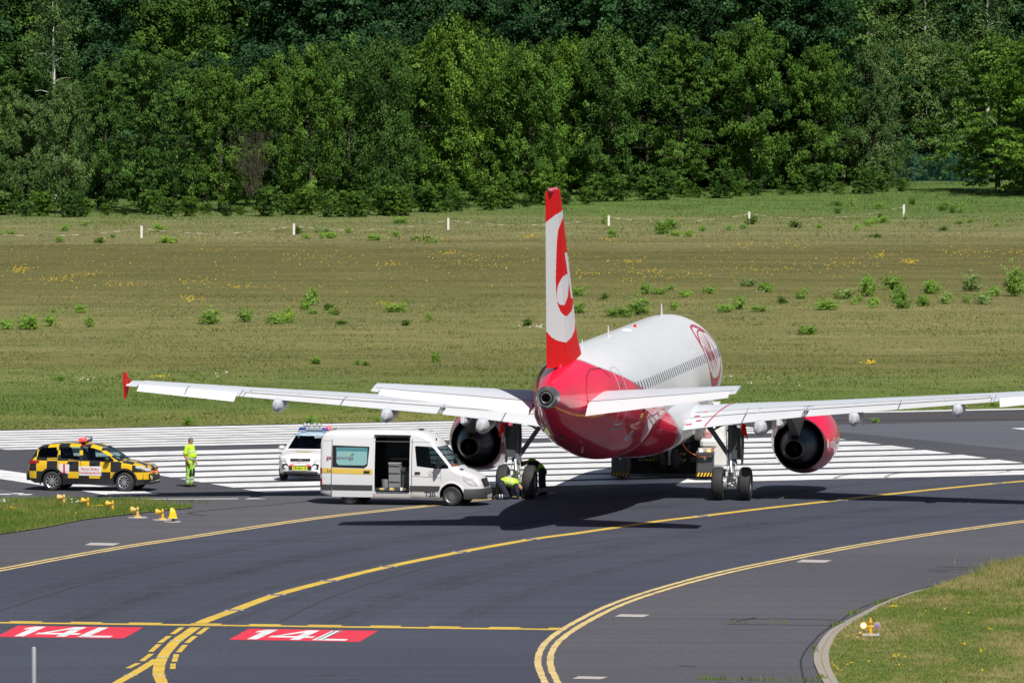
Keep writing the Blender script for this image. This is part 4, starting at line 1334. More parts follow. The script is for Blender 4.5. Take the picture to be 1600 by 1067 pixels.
# wing to body fairing
b = MB()
rings = []
for st, zc, hw, hh in ((10.6, 3.1, 1.2, .9), (11.2, 2.85, 1.75, 1.1), (12.2, 2.72, 2.02, 1.16), (13.5, 2.68, 2.14, 1.2), (16, 2.66, 2.2, 1.22), (18.3, 2.68, 2.2, 1.2), (19.6, 2.76, 2.12, 1.13), (20.8, 2.92, 1.96, 1.05), (22.0, 3.15, 1.7, 1.0), (23.2, 3.4, 1.3, .95), (24.0, 3.6, .9, .8)):
    rings.append([(hw * (abs(math.sin(q)) ** .85) * math.copysign(1, math.sin(q)), G0 - st, zc + hh * (abs(math.cos(q)) ** .85) * math.copysign(1, math.cos(q))) for q in [2 * math.pi * k / 56 for k in range(56)]])
b.loft(rings)
b.build('belly_fairing', M_FUS, plane, smooth=50)

# APU exhaust
b = MB()
b.lathe([(G0 - 36.95, .415), (G0 - 37.3, .385), (G0 - 37.52, .355), (G0 - 37.62, .30), (G0 - 37.60, .24), (G0 - 37.45, .22)], 'y', (0, 0, 4.665), 32)
b.lathe([(G0 - 37.45, .225), (G0 - 37.63, .20), (G0 - 37.70, .17), (G0 - 37.68, .15), (G0 - 37.2, .14)], 'y', (0, 0, 4.665), 28)
apu = b.build('exhaust_cone', M_METAL, plane, smooth=40)
b = MB(); b.lathe([(G0 - 37.30, .24), (G0 - 37.29, .0)], 'y', (0, 0, 4.665), 20)
b.build('exhaust_throat', M_DARK, apu)

# cabin windows, doors, panels as pieces following the skin
def skin_patch(poly, off, side=1, as_st_z=True):
    """poly of (station, height) lifted onto the skin"""
    vs = []
    for st, z in poly:
        vs.append(fsurf(st, fang(st, z, side), off))
    return vs
def skin_piece(name, poly, m, parent, side=1, off=0.012):
    b = MB()
    top = skin_patch(poly, off, side); bot = skin_patch(poly, -.01, side)
    n = len(poly)
    b.add(top + bot, [tuple(range(n))] + [(i, n + i, n + (i + 1) % n, (i + 1) % n) for i in range(n)])
    return b.build(name, m, parent)
def rrect(x0, x1, z0, z1, r, n=3):
    out = []
    for cx, cz, a0 in ((x1 - r, z1 - r, 0), (x0 + r, z1 - r, 90), (x0 + r, z0 + r, 180), (x1 - r, z0 + r, 270)):
        for k in range(n + 1):
            a = R(a0 + 90 * k / n)
            out.append((cx + r * math.cos(a), cz + r * math.sin(a)))
    return out
for side in (1, -1):
    st = 5.0
    k = 0
    while st < 28.2:
        if not (15.2 < st < 15.5 or 21.6 < st < 21.9):
            w_ = skin_piece('cabin_window', rrect(st - .10, st + .10, 4.34, 4.68, .09, 2), M_WIN, plane, side, .006)
        st += .533
def skin_line(name, pts, width, m, parent, side=1, off=0.010, closed=False):
    """ribbon along (station, height) points"""
    P = [Vector(p) for p in pts]
    if closed: P.append(P[0])
    vs, fs = [], []
    Q = []
    for i in range(len(P) - 1):
        L = (P[i + 1] - P[i]).length
        n = max(1, int(L / .15))
        for k in range(n): Q.append(P[i].lerp(P[i + 1], k / n))
    Q.append(P[-1])
    for i, p in enumerate(Q):
        t = (Q[min(i + 1, len(Q) - 1)] - Q[max(i - 1, 0)])
        if closed and i in (0, len(Q) - 1): t = (Q[1] - Q[-2])
        t.normalize()
        nn = Vector((-t.y, t.x))
        for s in (.5, -.5):
            q = p + nn * s * width
            vs.append(fsurf(q.x, fang(q.x, q.y, side), off))
        if i: fs.append((2 * i - 2, 2 * i - 1, 2 * i + 1, 2 * i))
    b = MB(); b.add(vs, fs)
    return b.build(name, m, parent)
for side in (1, -1):
    d = skin_line('cabin_door', rrect(29.45, 30.35, 3.35, 5.28, .14, 3), .055, M_PWHITE, plane, side, closed=True)
    skin_piece('door_window', rrect(29.82, 29.98, 4.62, 4.80, .06, 2), M_WIN, d, side)
    skin_piece('door_handle', rrect(29.6, 29.85, 4.1, 4.18, .03, 2), M_METAL, d, side)
    skin_line('door_sill', [(29.4, 3.20), (30.4, 3.22)], .10, M_METAL, d, side)
    d = skin_line('cabin_door', rrect(4.0, 4.85, 3.2, 5.05, .14, 3), .045, M_SEAMG, plane, side, closed=True)
    skin_line('cargo_door', rrect(23.2, 25.0, 2.35, 3.35, .1, 3), .03, mat('dark red gap', (.2, .005, .015), .5), plane, side, closed=True)
# stabiliser opening plate and its outline
for side in (1, -1):
    skin_line('stabiliser_gap', [(31.0, 5.02), (31.4, 5.32), (32.6, 5.34), (33.6, 5.15), (34.3, 4.75), (34.2, 4.35), (33.3, 4.05), (31.8, 4.02)], .045, mat('seal strip', (.33, .03, .05), .5), plane, side)
sq = skin_piece('service_panel', [(27.6, 2.72), (27.3, 2.98), (26.85, 2.86), (27.1, 2.62)], M_SILVER, plane, 1, .02)
skin_piece('service_port', [(26.9, 3.85), (26.6, 3.86), (26.6, 3.62), (26.9, 3.6)], M_DARK, plane, 1, .015)
skin_piece('placard', [(27.0, 3.52), (26.7, 3.54), (26.7, 3.42), (27.0, 3.40)], mat('yellow placard', (.5, .4, .05), .5), plane, 1, .015)
b = MB(); b.tube([(0.25, G0 - 30.5, 2.62), (0.25, G0 - 30.62, 2.42)], .03, 6); b.build('drain_mast', M_METAL, plane)
b = MB(); b.box((-.12, G0 - 33.1, 3.10), (.1, .2, .09)); b.build('tail_skid', M_BLACKP, plane)
# roof aerials, beacon, satellite blister
def blade(name, st, h, c, m, lean=.25, x=0):
    z0 = fsec(st)[0] + fsec(st)[2] - .03
    b = MB()
    b.add([(x - .02, G0 - st - c / 2, z0), (x + .02, G0 - st - c / 2, z0), (x + .02, G0 - st + c / 2, z0), (x - .02, G0 - st + c / 2, z0),
           (x - .008, G0 - st - c / 2 - lean * h, z0 + h), (x + .008, G0 - st - c / 2 - lean * h, z0 + h), (x + .008, G0 - st - lean * h, z0 + h), (x - .008, G0 - st - lean * h, z0 + h)],
          [(0, 1, 5, 4), (1, 2, 6, 5), (2, 3, 7, 6), (3, 0, 4, 7), (4, 5, 6, 7)])
    return b.build(name, m, plane)
blade('roof_aerial', 7.2, .47, .3, M_PWHITE)
blade('roof_aerial', 21.8, .40, .3, M_PWHITE)
blade('roof_aerial', 28.6, .3, .2, M_PWHITE, .1)
z0 = 5.92
b = MB(); b.lathe([(0, .06), (.06, .055), (.10, .03), (.11, 0)], 'z', (0.1, G0 - 15.6, z0 - .01), 14); b.build('beacon', mat('beacon red', (.6, .01, .02), .2), plane, 40)
b = MB(); b.lathe([(0, .22), (.05, .19), (.07, .09), (.075, 0)], 'z', (0.05, G0 - 17.6, z0 - .02), 18); b.build('antenna_blister', M_PWHITE, plane, 40)

# ---- round emblem on the forward starboard side, painted: pieces laid on the skin
def arc_pt(st0, a0, dx, dy):
    """local emblem coordinates in metres: dx along the body (towards the tail), dy up round the skin"""
    st = st0 + dx
    zc, hw, hh = fsec(st)
    return st, a0 - dy / 2.02
def arc_piece(name, poly, m, parent, off=.012, st0=7.45, a0=R(68)):
    vs = [fsurf(*arc_pt(st0, a0, x, y), off) for x, y in poly]
    bm = bmesh.new()
    fv = [bm.verts.new(v) for v in vs]
    bm.faces.new(fv); 
    bmesh.ops.triangulate(bm, faces=bm.faces)
    me = bpy.data.meshes.new(name); bm.to_mesh(me); bm.free()
    return link(name, me, m, parent)
def arc_strip(name, pts, wds, m, parent, off=.012):
    P = smooth_poly([Vector(p) for p in pts], 6)
    W = np.interp(np.linspace(0, len(wds) - 1, len(P)), range(len(wds)), wds)
    vs, fs = [], []
    for i, p in enumerate(P):
        t = (P[min(i + 1, len(P) - 1)] - P[max(i - 1, 0)]).normalized(); nn = Vector((-t.y, t.x))
        for s in (.5, -.5):
            q = p + nn * s * float(W[i])
            vs.append(fsurf(*arc_pt(7.45, R(68), q.x, q.y), off))
        if i: fs.append((2 * i - 2, 2 * i - 1, 2 * i + 1, 2 * i))
    b = MB(); b.add(vs, fs)
    return b.build(name, m, parent)
ell = [(1.95 * math.sin(R(a)) , 1.2 * math.cos(R(a))) for a in range(0, 361, 15)]
wr = [(.26 + .16 * math.cos(R(a))) if abs(math.cos(R(a))) > .2 else .16 for a in range(0, 361, 15)]
ring_ = arc_strip('emblem_ring', ell, [.10 + (.16 if 55 <= a <= 85 else 0) for a in range(0, 361, 15)], M_PRED, plane)
arc_strip('emblem_crescent', [(-1.5, -.62), (-.9, -.98), (0, -1.12), (.9, -.98), (1.5, -.62)], [.05, .26, .40, .26, .05], M_PRED, ring_, .014)
arc_strip('emblem_crescent', [(-1.3, .78), (-.9, .98), (-.4, 1.14), (.1, 1.18)], [.05, .26, .22, .04], M_PRED_LIT, ring_, .014)
# letters N I K I with flame-like tails (rear of the body is the left of the word)
for pts, ws in (([(1.45, -.5), (1.40, 0), (1.45, .35)], (.04, .11, .03)), ([(1.4, .3), (1.15, 0), (.98, -.55)], (.04, .14, .04)), ([(.95, -.7), (.9, 0), (.98, .65)], (.03, .12, .03)),
                ([(.55, -.7), (.5, 0), (.6, .72)], (.03, .12, .03)),
                ([(.12, -.72), (.08, 0), (.2, .8)], (.03, .12, .03)), ([(.1, .02), (-.2, .32), (-.35, .74)], (.04, .16, .04)), ([(.1, .06), (-.25, -.25), (-.45, -.68)], (.04, .14, .04)),
                ([(-.85, -.6), (-.9, 0), (-.78, .68)], (.03, .11, .03)), ([(1.72, .42), (1.2, .66), (.5, .86), (-.3, .92), (-1.0, .74)], (.04, .07, .06, .06, .05))):
    arc_strip('emblem_letter', pts, ws, M_PRED, ring_, .014)
def skin_text(txt, size, st0, z, m, parent, name='lettering', rev=False):
    me = text_mesh(txt, size, bold=0.01)
    for v in me.vertices:
        x, y = v.co.x, v.co.y
        st = st0 - x
        a = fang(st, z) - y / 2.02
        v.co = fsurf(st, a, .012)
    me.name = name
    return link(name, me, m, parent)
M_FAINT = mat('faint grey pink decal', (.62, .56, .58), .5)
for st_q, z_q in ((12.3, 5.02), (11.6, 5.02)):
    skin_piece('small_marking', [(st_q + .12, z_q + .14), (st_q - .12, z_q + .14), (st_q - .12, z_q), (st_q + .12, z_q)], M_FAINT, plane, 1, .01)
    skin_piece('small_marking', [(st_q + .04, z_q - .08), (st_q - .06, z_q - .08), (st_q - .06, z_q - .22), (st_q + .04, z_q - .22)], M_FAINT, plane, 1, .01)

# ---- fin and rudder
def lerp_tab(tab, x):
    return float(np.interp(x, [t[0] for t in tab], [t[1] for t in tab]))
FLE = [(5.4, 29.3), (5.9, 30.15), (6.3, 30.9), (11.55, 34.95), (11.72, 35.3)]
FTE = [(5.4, 35.75), (11.75, 36.85)]
def fin_hinge(z): return lerp_tab(FTE, z) - (1.95 - (z - 5.4) / 6.3 * .95)
def fin_thick(z, f):
    t = .34 - (z - 5.4) / 6.3 * .17
    return t * (2.969 * math.sqrt(f) - 1.26 * f - 3.516 * f * f + 2.843 * f ** 3 - 1.036 * f ** 4) * .5 / .6
LOUT = [(875.5, 331), (862, 338), (853, 347), (845, 356), (845, 520), (852, 521), (858, 530), (868, 537), (883, 542), (889, 536), (893, 526), (894.5, 515), (893, 500), (890, 480), (887, 455), (884, 420), (881, 385), (878, 345)]
LIN = [(875.5, 340), (870, 350), (866.5, 362), (865.2, 380), (865, 440), (866, 462), (869, 480), (874, 492), (883, 501), (888, 494), (890.5, 480), (891, 462), (893, 440), (893, 345), (879, 345)]
BOWL = [(880, 434), (875, 438), (869.5, 448), (867, 462), (868.5, 475), (873, 481.5), (880, 482), (882.5, 470), (882.5, 448), (881, 436)]
STR1 = [(876, 400), (880, 400), (886, 430), (890, 476), (887, 476), (883, 450), (879, 420)]
STR2 = [(881.5, 399), (884.5, 399), (889.5, 440), (891.5, 474), (889.8, 474), (886.5, 440)]
def fin_color(st, z):
    """livery drawing in the fin's own station and height"""
    s = 47.35
    y = 841 - z * s + (36 - st) * .0 
    zz = z
    te, le, hg = lerp_tab(FTE, z), lerp_tab(FLE, z), fin_hinge(z)
    xl = np.interp(y, [293, 330, 400, 450, 500, 540], [873, 876.5, 884.5, 890, 896.5, 904])
    xh = np.interp(y, [293, 400, 500, 575], [862, 872, 881, 884])
    if st > hg: x = 851 + (te - st) / (te - hg) * (xh - 851)
    else: x = xh + (hg - st) / (hg - le) * (xl - xh)
    if inpoly(x, y, BOWL) or inpoly(x, y, STR1) or inpoly(x, y, STR2): return 1
    if inpoly(x, y, LIN): return 0
    if inpoly(x, y, LOUT): return 1
    return 0
def fin_grid(name, f0, f1, z0, z1, nz, nf, rot=0.0, parent=plane):
    vs, fs, ms = [], [], []
    zsv = [z0 + (z1 - z0) * i / nz for i in range(nz + 1)]
    hp0 = Vector((0, G0 - fin_hinge(z0), z0)); hp1 = Vector((0, G0 - fin_hinge(z1), z1))
    Mr = Matrix.Rotation(rot, 4, hp1 - hp0)
    for z in zsv:
        le = lerp_tab(FLE, z); te = lerp_tab(FTE, z)
        a = le if f0 == 'le' else fin_hinge(z) + .02
        c = fin_hinge(z) if f1 == 'hinge' else te
        row = []
        for side in (1, -1):
            rr = range(nf + 1) if side == 1 else range(nf, -1, -1)
            for k in rr:
                u = k / nf
                if f0 == 'le': u = u ** 1.12
                st = a + (c - a) * u
                f = (st - le) / (te - le)
                row.append((side * max(.006, fin_thick(z, max(0, f))), st, z))
        vs += row
    n = 2 * (nf + 1)
    V = []
    for x, st, z in vs:
        p = Vector((x, G0 - st, z))
        if rot: p = hp0 + Mr.to_3x3() @ (p - hp0)
        V.append(p)
    for i in range(nz):
        for k in range(n):
            l = (k + 1) % n
            fs.append((i * n + k, i * n + l, (i + 1) * n + l, (i + 1) * n + k))
            stc = (vs[i * n + k][1] + vs[i * n + l][1]) / 2
            ms.append(fin_color(stc, (zsv[i] + zsv[i + 1]) / 2))
    b = MB(); b.v = V; b.f = fs; b.m = ms
    b.f.append(tuple(range(n))[::-1]); b.m.append(0)
    b.f.append(tuple(range(nz * n, nz * n + n))); b.m.append(0)
    return b.build(name, [M_FINRED, M_FINWHITE], parent, smooth=35)
fin_grid('fin', 'le', 'hinge', 5.35, 11.42, 215, 60)
fin_grid('rudder', 'hinge', 'te', 5.52, 11.40, 215, 40, rot=R(-7.5))
b = MB(); b.loft([[(x * (.34 - (z - 5.0) * .1), G0 - st, z) for x, st in ((0, 29.0 + (z - 5.6) * 2.0), (.5, 30.2), (.5, 33.0), (.2, 34.6), (-.2, 34.6), (-.5, 33.0), (-.5, 30.2))] for z in (5.1, 5.4, 5.62)])
b.build('fin_fillet', M_CRIM, plane, smooth=40)
b = MB(); b.box((0, G0 - 35.9, 11.45), (.15, 1.5, .12), ch=.05); b.build('fin_cap', mat('pinkish cap', (.7, .12, .2), .4), plane)

# ---- aerofoil surfaces
def aero(u, t):
    return 5 * t * (.2969 * math.sqrt(u) - .126 * u - .3516 * u * u + .2843 * u ** 3 - .1036 * u ** 4)
class Surf:
    def __init__(s, tab, side, camber=.012):
        s.t = np.array(tab); s.side = side; s.cam = camber
    def prm(s, sp):
        return [float(np.interp(sp, s.t[:, 0], s.t[:, i])) for i in range(1, 6)]
    def pt(s, sp, u, top, off=0.0):
        le, te, zl, zt, th = s.prm(sp)
        c = te - le
        z = zl + (zt - zl) * u + s.cam * c * 4 * u * (1 - u)
        h = aero(min(max(u, 0), 1), th / c) * c
        z += (h + off) if top else -(h * .85 + off)
        return Vector((s.side * sp, G0 - (le + c * u), z))
def patch(sf, spans, u0, u1, nu=10, off=0.0, droop=0.0, name='panel', m=None, parent=None, smooth=35, topskin=False):
    rings = []
    for sp in spans:
        us = [u0 + (u1 - u0) * (i / nu) ** (1.6 if u0 == 0 else 1) for i in range(nu + 1)]
        if topskin:
            r = [sf.pt(sp, u, True, off) for u in us] + [sf.pt(sp, u, True, -.02) for u in reversed(us)]
        else:
            r = [sf.pt(sp, u, True, off) for u in us] + [sf.pt(sp, u, False, off) for u in reversed(us)]
        rings.append(r)
    if droop:
        h0 = (sf.pt(spans[0], u0, True) + sf.pt(spans[0], u0, False)) / 2
        h1 = (sf.pt(spans[-1], u0, True) + sf.pt(spans[-1], u0, False)) / 2
        Mr = Matrix.Rotation(droop * sf.side, 3, (h1 - h0))
        rings = [[h0 + Mr @ (p - h0) for p in r] for r in rings]
    b = MB(); b.loft(rings)
    return b.build(name, m, parent, smooth)
WT = [  # span, leading edge, trailing edge, z leading, z trailing, thickness
 (0.5, 11.4, 18.5, 2.55, 2.32, .95), (1.95, 12.1, 18.5, 2.62, 2.45, .88), (4.2, 13.3, 18.55, 2.90, 2.74, .66), (6.4, 14.45, 18.62, 3.12, 2.98, .48), (12.9, 17.85, 20.25, 3.72, 3.62, .26), (16.75, 19.85, 21.5, 4.10, 4.03, .15), (17.05, 20.1, 21.55, 4.13, 4.06, .10)]
def lin(a, b_, n): return [a + (b_ - a) * i / n for i in range(n + 1)]
for side in (1, -1):
    W = Surf(WT, side)
    wing = patch(W, lin(.6, 16.95, 30), 0, .74, 12, name='wing', m=M_WING, parent=plane)
    for (a, c_) in ((2.1, 4.2), (4.25, 6.3), (6.5, 9.75), (9.8, 13.05)):
        patch(W, lin(a, c_, 5), .755, 1.0, 5, name='flap', m=M_WING2, parent=plane)
    patch(W, lin(13.35, 16.6, 5), .76, 1.0, 5, droop=R(24), name='aileron', m=M_WING2, parent=plane)
    patch(W, [13.08, 13.33], .745, 1.0, 4, name='fixed_edge', m=M_WING, parent=plane)
    patch(W, [16.64, 17.0], .745, 1.0, 4, name='fixed_edge', m=M_WING, parent=plane)
    for (a, c_) in ((2.6, 4.6), (4.7, 6.2), (6.6, 8.1), (8.15, 9.7), (9.75, 11.3), (11.35, 12.9)):
        patch(W, lin(a, c_, 3), .60, .752, 3, off=.014, name='spoiler', m=M_WING2, parent=plane, topskin=True)
    for (a, c_) in ((2.5, 4.9), (6.7, 9.1), (9.15, 11.6), (11.65, 14.1), (14.15, 16.6)):
        patch(W, lin(a, c_, 4), 0.0, .13, 5, off=.008, name='slat', m=M_WING2, parent=plane)
    for (ua, sa_, sb_) in ((.748, 2.0, 13.1), (.605, 2.3, 13.0)):
        b = MB(); vs = []
        for sp in lin(sa_, sb_, 24):
            c_ = W.prm(sp)[1] - W.prm(sp)[0]
            vs += [W.pt(sp, ua, True, .016), W.pt(sp, ua + .07 / c_, True, .016)]
        b.add(vs, [(2 * i, 2 * i + 1, 2 * i + 3, 2 * i + 2) for i in range(24)]); b.build('panel_gap', M_SEAMG, wing)
    for sp in (4.22, 6.4, 9.77, 13.2, 15.0):
        b = MB(); vs = []
        for u in lin(.58, .99, 8): vs += [W.pt(sp - .015, u, True, .018), W.pt(sp + .015, u, True, .018)]
        b.add(vs, [(2 * i, 2 * i + 1, 2 * i + 3, 2 * i + 2) for i in range(8)]); b.build('panel_gap', M_SEAMG, wing)
    # red walkway border and marks near the root
    b = MB(); vs = []
    for u in lin(.12, .98, 16):
        vs += [W.pt(3.62 - u * .75, u, True, .02), W.pt(3.67 - u * .75, u, True, .02)]
    b.add(vs, [(2 * i, 2 * i + 1, 2 * i + 3, 2 * i + 2) for i in range(16)]); b.build('walkway_line', M_PRED, wing)
    for (sp, u) in ((2.7, .62), (2.45, .72), (2.6, .84), (2.3, .9)):
        q = [W.pt(sp + dx, u + dy, True, .02) for dx, dy in ((-.1, -.012), (.1, -.012), (.1, .012), (-.1, .012))]
        b = MB(); b.add(q, [(0, 1, 2, 3)]); b.build('step_mark', M_PRED, wing)
    # wing tip fence
    b = MB()
    x = side * 17.05
    up = [(20.3, 4.12), (21.35, 4.52), (21.6, 4.54), (21.55, 4.08), (21.45, 3.62), (21.25, 3.62), (20.6, 4.02)]
    b.prism([(G0 - st, z) for st, z in up], x - .03, x + .03, 'yz'); b.build('wing_tip_fence', M_FINRED, plane)
    # flap track fairings
    for (sp, L, hw, hh, back) in ((4.88, 3.4, .23, .29, .7), (5.55, 1.6, .15, .18, .05), (8.2, 2.9, .21, .27, .5), (11.9, 2.5, .19, .25, .45)):
        le, te, zl, zt, th = W.prm(sp)
        s1 = te + back; s0 = s1 - L
        b = MB(); rings = []
        for i in range(13):
            f = i / 12
            st = s0 + L * f
            k = math.sin(math.pi * min(1, (f * .9 + .03))) ** .55 if f < .6 else (math.sin(math.pi * (.57)) ** .55) * (1 - .42 * ((f - .6) / .4) ** 4)
            k = max(k, .04)
            ztop = zl + (zt - zl) * min(1, max(0, (st - le) / (te - le))) - .02
            zc = ztop - hh * .85 * (1 - .15 * f)
            se = lambda v: math.copysign(abs(v) ** .75, v)
            rings.append([(side * sp + hw * k * se(math.cos(2 * math.pi * j / 16)) * (1 if math.sin(2 * math.pi * j / 16) > -.5 else .72), G0 - st, zc + hh * k * se(math.sin(2 * math.pi * j / 16))) for j in range(16)])
        rings.append([((p[0] - side * sp) * .86 + side * sp, p[1] - .05, p[2] + (.0) + (ztop - p[2]) * .10) for p in rings[-1]])
        b.loft(rings); ftf = b.build('flap_track_fairing', M_WING, plane, smooth=70)
        b = MB(); b.box((side * sp, G0 - (te - .2), zt - .10), (hw * .9, .9, .2)); b.build('fairing_neck', M_WING2, ftf)
    # tailplane and elevator
    TT_ = [(0.2, 31.0, 34.9, 4.42, 4.06, .36), (.75, 31.3, 35.0, 4.46, 4.10, .34), (5.98, 34.2, 36.05, 4.90, 4.74, .13), (6.10, 34.5, 36.08, 4.93, 4.76, .08)]
    Tp = Surf(TT_, side, 0.0)
    st_ = patch(Tp, lin(.45, 6.09, 12), 0, .68, 10, name='tailplane', m=M_WING, parent=plane)
    patch(Tp, lin(.92, 5.84, 8), .695, 1.0, 5, droop=R(11), name='elevator', m=M_WING2, parent=plane)
    patch(Tp, [5.86, 6.09], .69, 1.0, 5, name='elevator_horn', m=M_WING2, parent=plane)

    b = MB(); vs = []
    for sp in lin(.9, 6.0, 12): vs += [Tp.pt(sp, .68, True, .012), Tp.pt(sp, .70, True, .012)]
    b.add(vs, [(2 * i, 2 * i + 1, 2 * i + 3, 2 * i + 2) for i in range(12)]); b.build('panel_gap', M_SEAMG, st_)
# ---- engines
def engine(side):
    X = side * 5.75
    zf, zr = 1.86, 1.74
    b = MB()
    out = [(10.85, .93), (10.87, 1.0), (11.05, 1.08), (11.5, 1.15), (12.1, 1.175), (12.8, 1.15), (13.4, 1.07), (13.9, .965), (14.15, .905)]
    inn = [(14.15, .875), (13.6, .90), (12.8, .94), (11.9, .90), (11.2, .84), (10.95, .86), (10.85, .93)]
    def add(prof, n=56, mi=0):
        vs, fs = [], []
        for st, r in prof:
            zc = zf + (zr - zf) * (st - 10.85) / 3.3
            for k in range(n):
                q = 2 * math.pi * k / n
                vs.append((X + r * math.cos(q), G0 - st, zc + r * math.sin(q)))
        for i in range(len(prof) - 1):
            for k in range(n):
                l = (k + 1) % n
                fs.append((i * n + k, i * n + l, (i + 1) * n + l, (i + 1) * n + k))
        b.add(vs, fs, mi)
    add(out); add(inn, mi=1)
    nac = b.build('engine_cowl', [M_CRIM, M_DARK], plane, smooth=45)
    b = MB(); add([(10.83, .93), (10.86, 1.005), (11.06, 1.09), (11.2, 1.115)]); b.build('inlet_lip', M_SILVER, nac, 50)
    b = MB(); add([(14.16, .908), (14.17, .89), (14.16, .873)]); b.build('nozzle_rim', M_METAL, nac)
    b = MB(); add([(12.6, .80), (13.3, .80), (13.9, .74), (14.6, .62), (15.1, .50), (15.45, .40)], 40); cc = b.build('core_cowl', mat('core cowl blue grey', (.05, .065, .085), .35, metal=.6, var=.2, vscale=3), nac, 50)
    b = MB(); add([(15.3, .42), (15.6, .365), (15.9, .33), (15.9, .30), (15.3, .30), (14.8, .28)], 36); b.build('exhaust_nozzle', M_HOT, nac, 50)
    b = MB(); add([(14.8, .26), (15.3, .20), (15.8, .11), (16.1, .03)], 20); b.build('exhaust_plug', M_HOT, nac, 50)
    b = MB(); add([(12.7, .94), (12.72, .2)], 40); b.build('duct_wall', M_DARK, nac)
    b = MB()
    for k in range(24):
        a = 2 * math.pi * k / 24
        c_, s_ = math.cos(a), math.sin(a)
        r0_, r1_ = .25, .84
        t = Vector((-s_, 0, c_))
        p0 = Vector((X + c_ * r0_, G0 - 11.7, zf + s_ * r0_)); p1 = Vector((X + c_ * r1_, G0 - 11.7, zf + s_ * r1_))
        e = Vector((0, .09, 0))
        b.add([p0 - t * .03 - e, p0 + t * .03 + e, p1 + t * .10 + e, p1 - t * .10 - e], [(0, 1, 2, 3)])
    b.build('fan_blade_ring', M_METAL, nac)
    b = MB(); b.lathe([(G0 - 11.7, .26), (G0 - 11.4, .2), (G0 - 11.15, .0)], 'y', (X, 0, zf), 20); b.build('spinner', M_GREYP, nac, 40)
    # pylon: narrow at the bottom, ends in a wedge under the wing
    b = MB()
    prof = [(11.9, 2.98, .10), (13.0, 3.05, .22), (14.2, 3.0, .26), (15.4, 3.0, .26), (16.6, 3.0, .22), (17.4, 2.95, .12)]
    low = {11.9: 2.9, 13.0: 2.8, 14.2: 2.42, 15.4: 2.1, 16.6: 2.55, 17.4: 2.88}
    rings = []
    for st, zt, hw in prof:
        zl = low[st]
        rings.append([(X - hw, G0 - st, zt), (X + hw, G0 - st, zt), (X + hw * .55, G0 - st, zl), (X - hw * .55, G0 - st, zl)])
    b.loft(rings); b.build('pylon', M_PYL, plane, smooth=30)
    b = MB(); b.add([(X - .03, G0 - 14.3, 2.85), (X + .03, G0 - 14.3, 2.85), (X + .03, G0 - 15.7, 2.0), (X - .03, G0 - 15.7, 2.0), (X - .16, G0 - 14.3, 1.98), (X + .16, G0 - 14.3, 1.98)], [(0, 1, 2, 3), (0, 3, 4), (1, 5, 2), (4, 3, 2, 5)])
    b.build('heat_shield', M_HOT, nac)
    # web address on the outboard side
    for sd in ((1,) if side == 1 else (-1,)):
        me = text_mesh('flyniki.com', .50, bold=.012)
        for v in me.vertices:
            x, y = v.co.x, v.co.y
            st = 12.85 - sd * x * 1.0 
            st = min(max(st, 11.2), 14.1)
            r = float(np.interp(st, [o[0] for o in out], [o[1] for o in out])) + .012
            zc = zf + (zr - zf) * (st - 10.85) / 3.3
            a = y / 1.15 - .02
            v.co = Vector((X + sd * r * math.cos(a), G0 - st, zc + r * math.sin(a)))
        me.name = 'cowl_lettering'
        link('cowl_lettering', me, M_PWHITE, nac)
    # strake
    b = MB(); a = R(50)
    ix = X - side * math.cos(a) * 1.13
    b.add([(ix, G0 - 11.9, zf + math.sin(a) * 1.13), (ix, G0 - 12.9, zf + math.sin(a) * 1.10), (ix - side * .28, G0 - 12.9, zf + math.sin(a) * 1.10 + .16), (ix - side * .24, G0 - 12.6, zf + math.sin(a) * 1.1 + .15)], [(0, 1, 2, 3)])
    b.build('cowl_strake', M_CRIM, nac)
engine(1); engine(-1)

# ---- landing gear
def wheel_mesh(b, c, r, wdt, n=40, mi_t=0, mi_h=1, axis='x', hub=.5):
    h = wdt / 2
    b.lathe([(-h * .75, r * hub), (-h * .98, r * .62), (-h, r * .80), (-h * .82, r * .94), (-h * .5, r * .993), (-h * .3, r), (-h * .28, r * .985), (-h * .22, r * .985), (-h * .2, r), (h * .2, r), (h * .22, r * .985), (h * .28, r * .985), (h * .3, r), (h * .5, r * .993), (h * .82, r * .94), (h, r * .80), (h * .98, r * .62), (h * .75, r * hub)], axis, c, n, mi_t)
    b.lathe([(-h * .75, r * hub), (-h * .55, r * hub * .85), (-h * .45, r * .18), (-h * .6, r * .12), (-h * .6, 0)], axis, c, n, mi_h)
    b.lathe([(h * .75, r * hub), (h * .55, r * hub * .85), (h * .45, r * .18), (h * .6, r * .12), (h * .6, 0)], axis, c, n, mi_h)
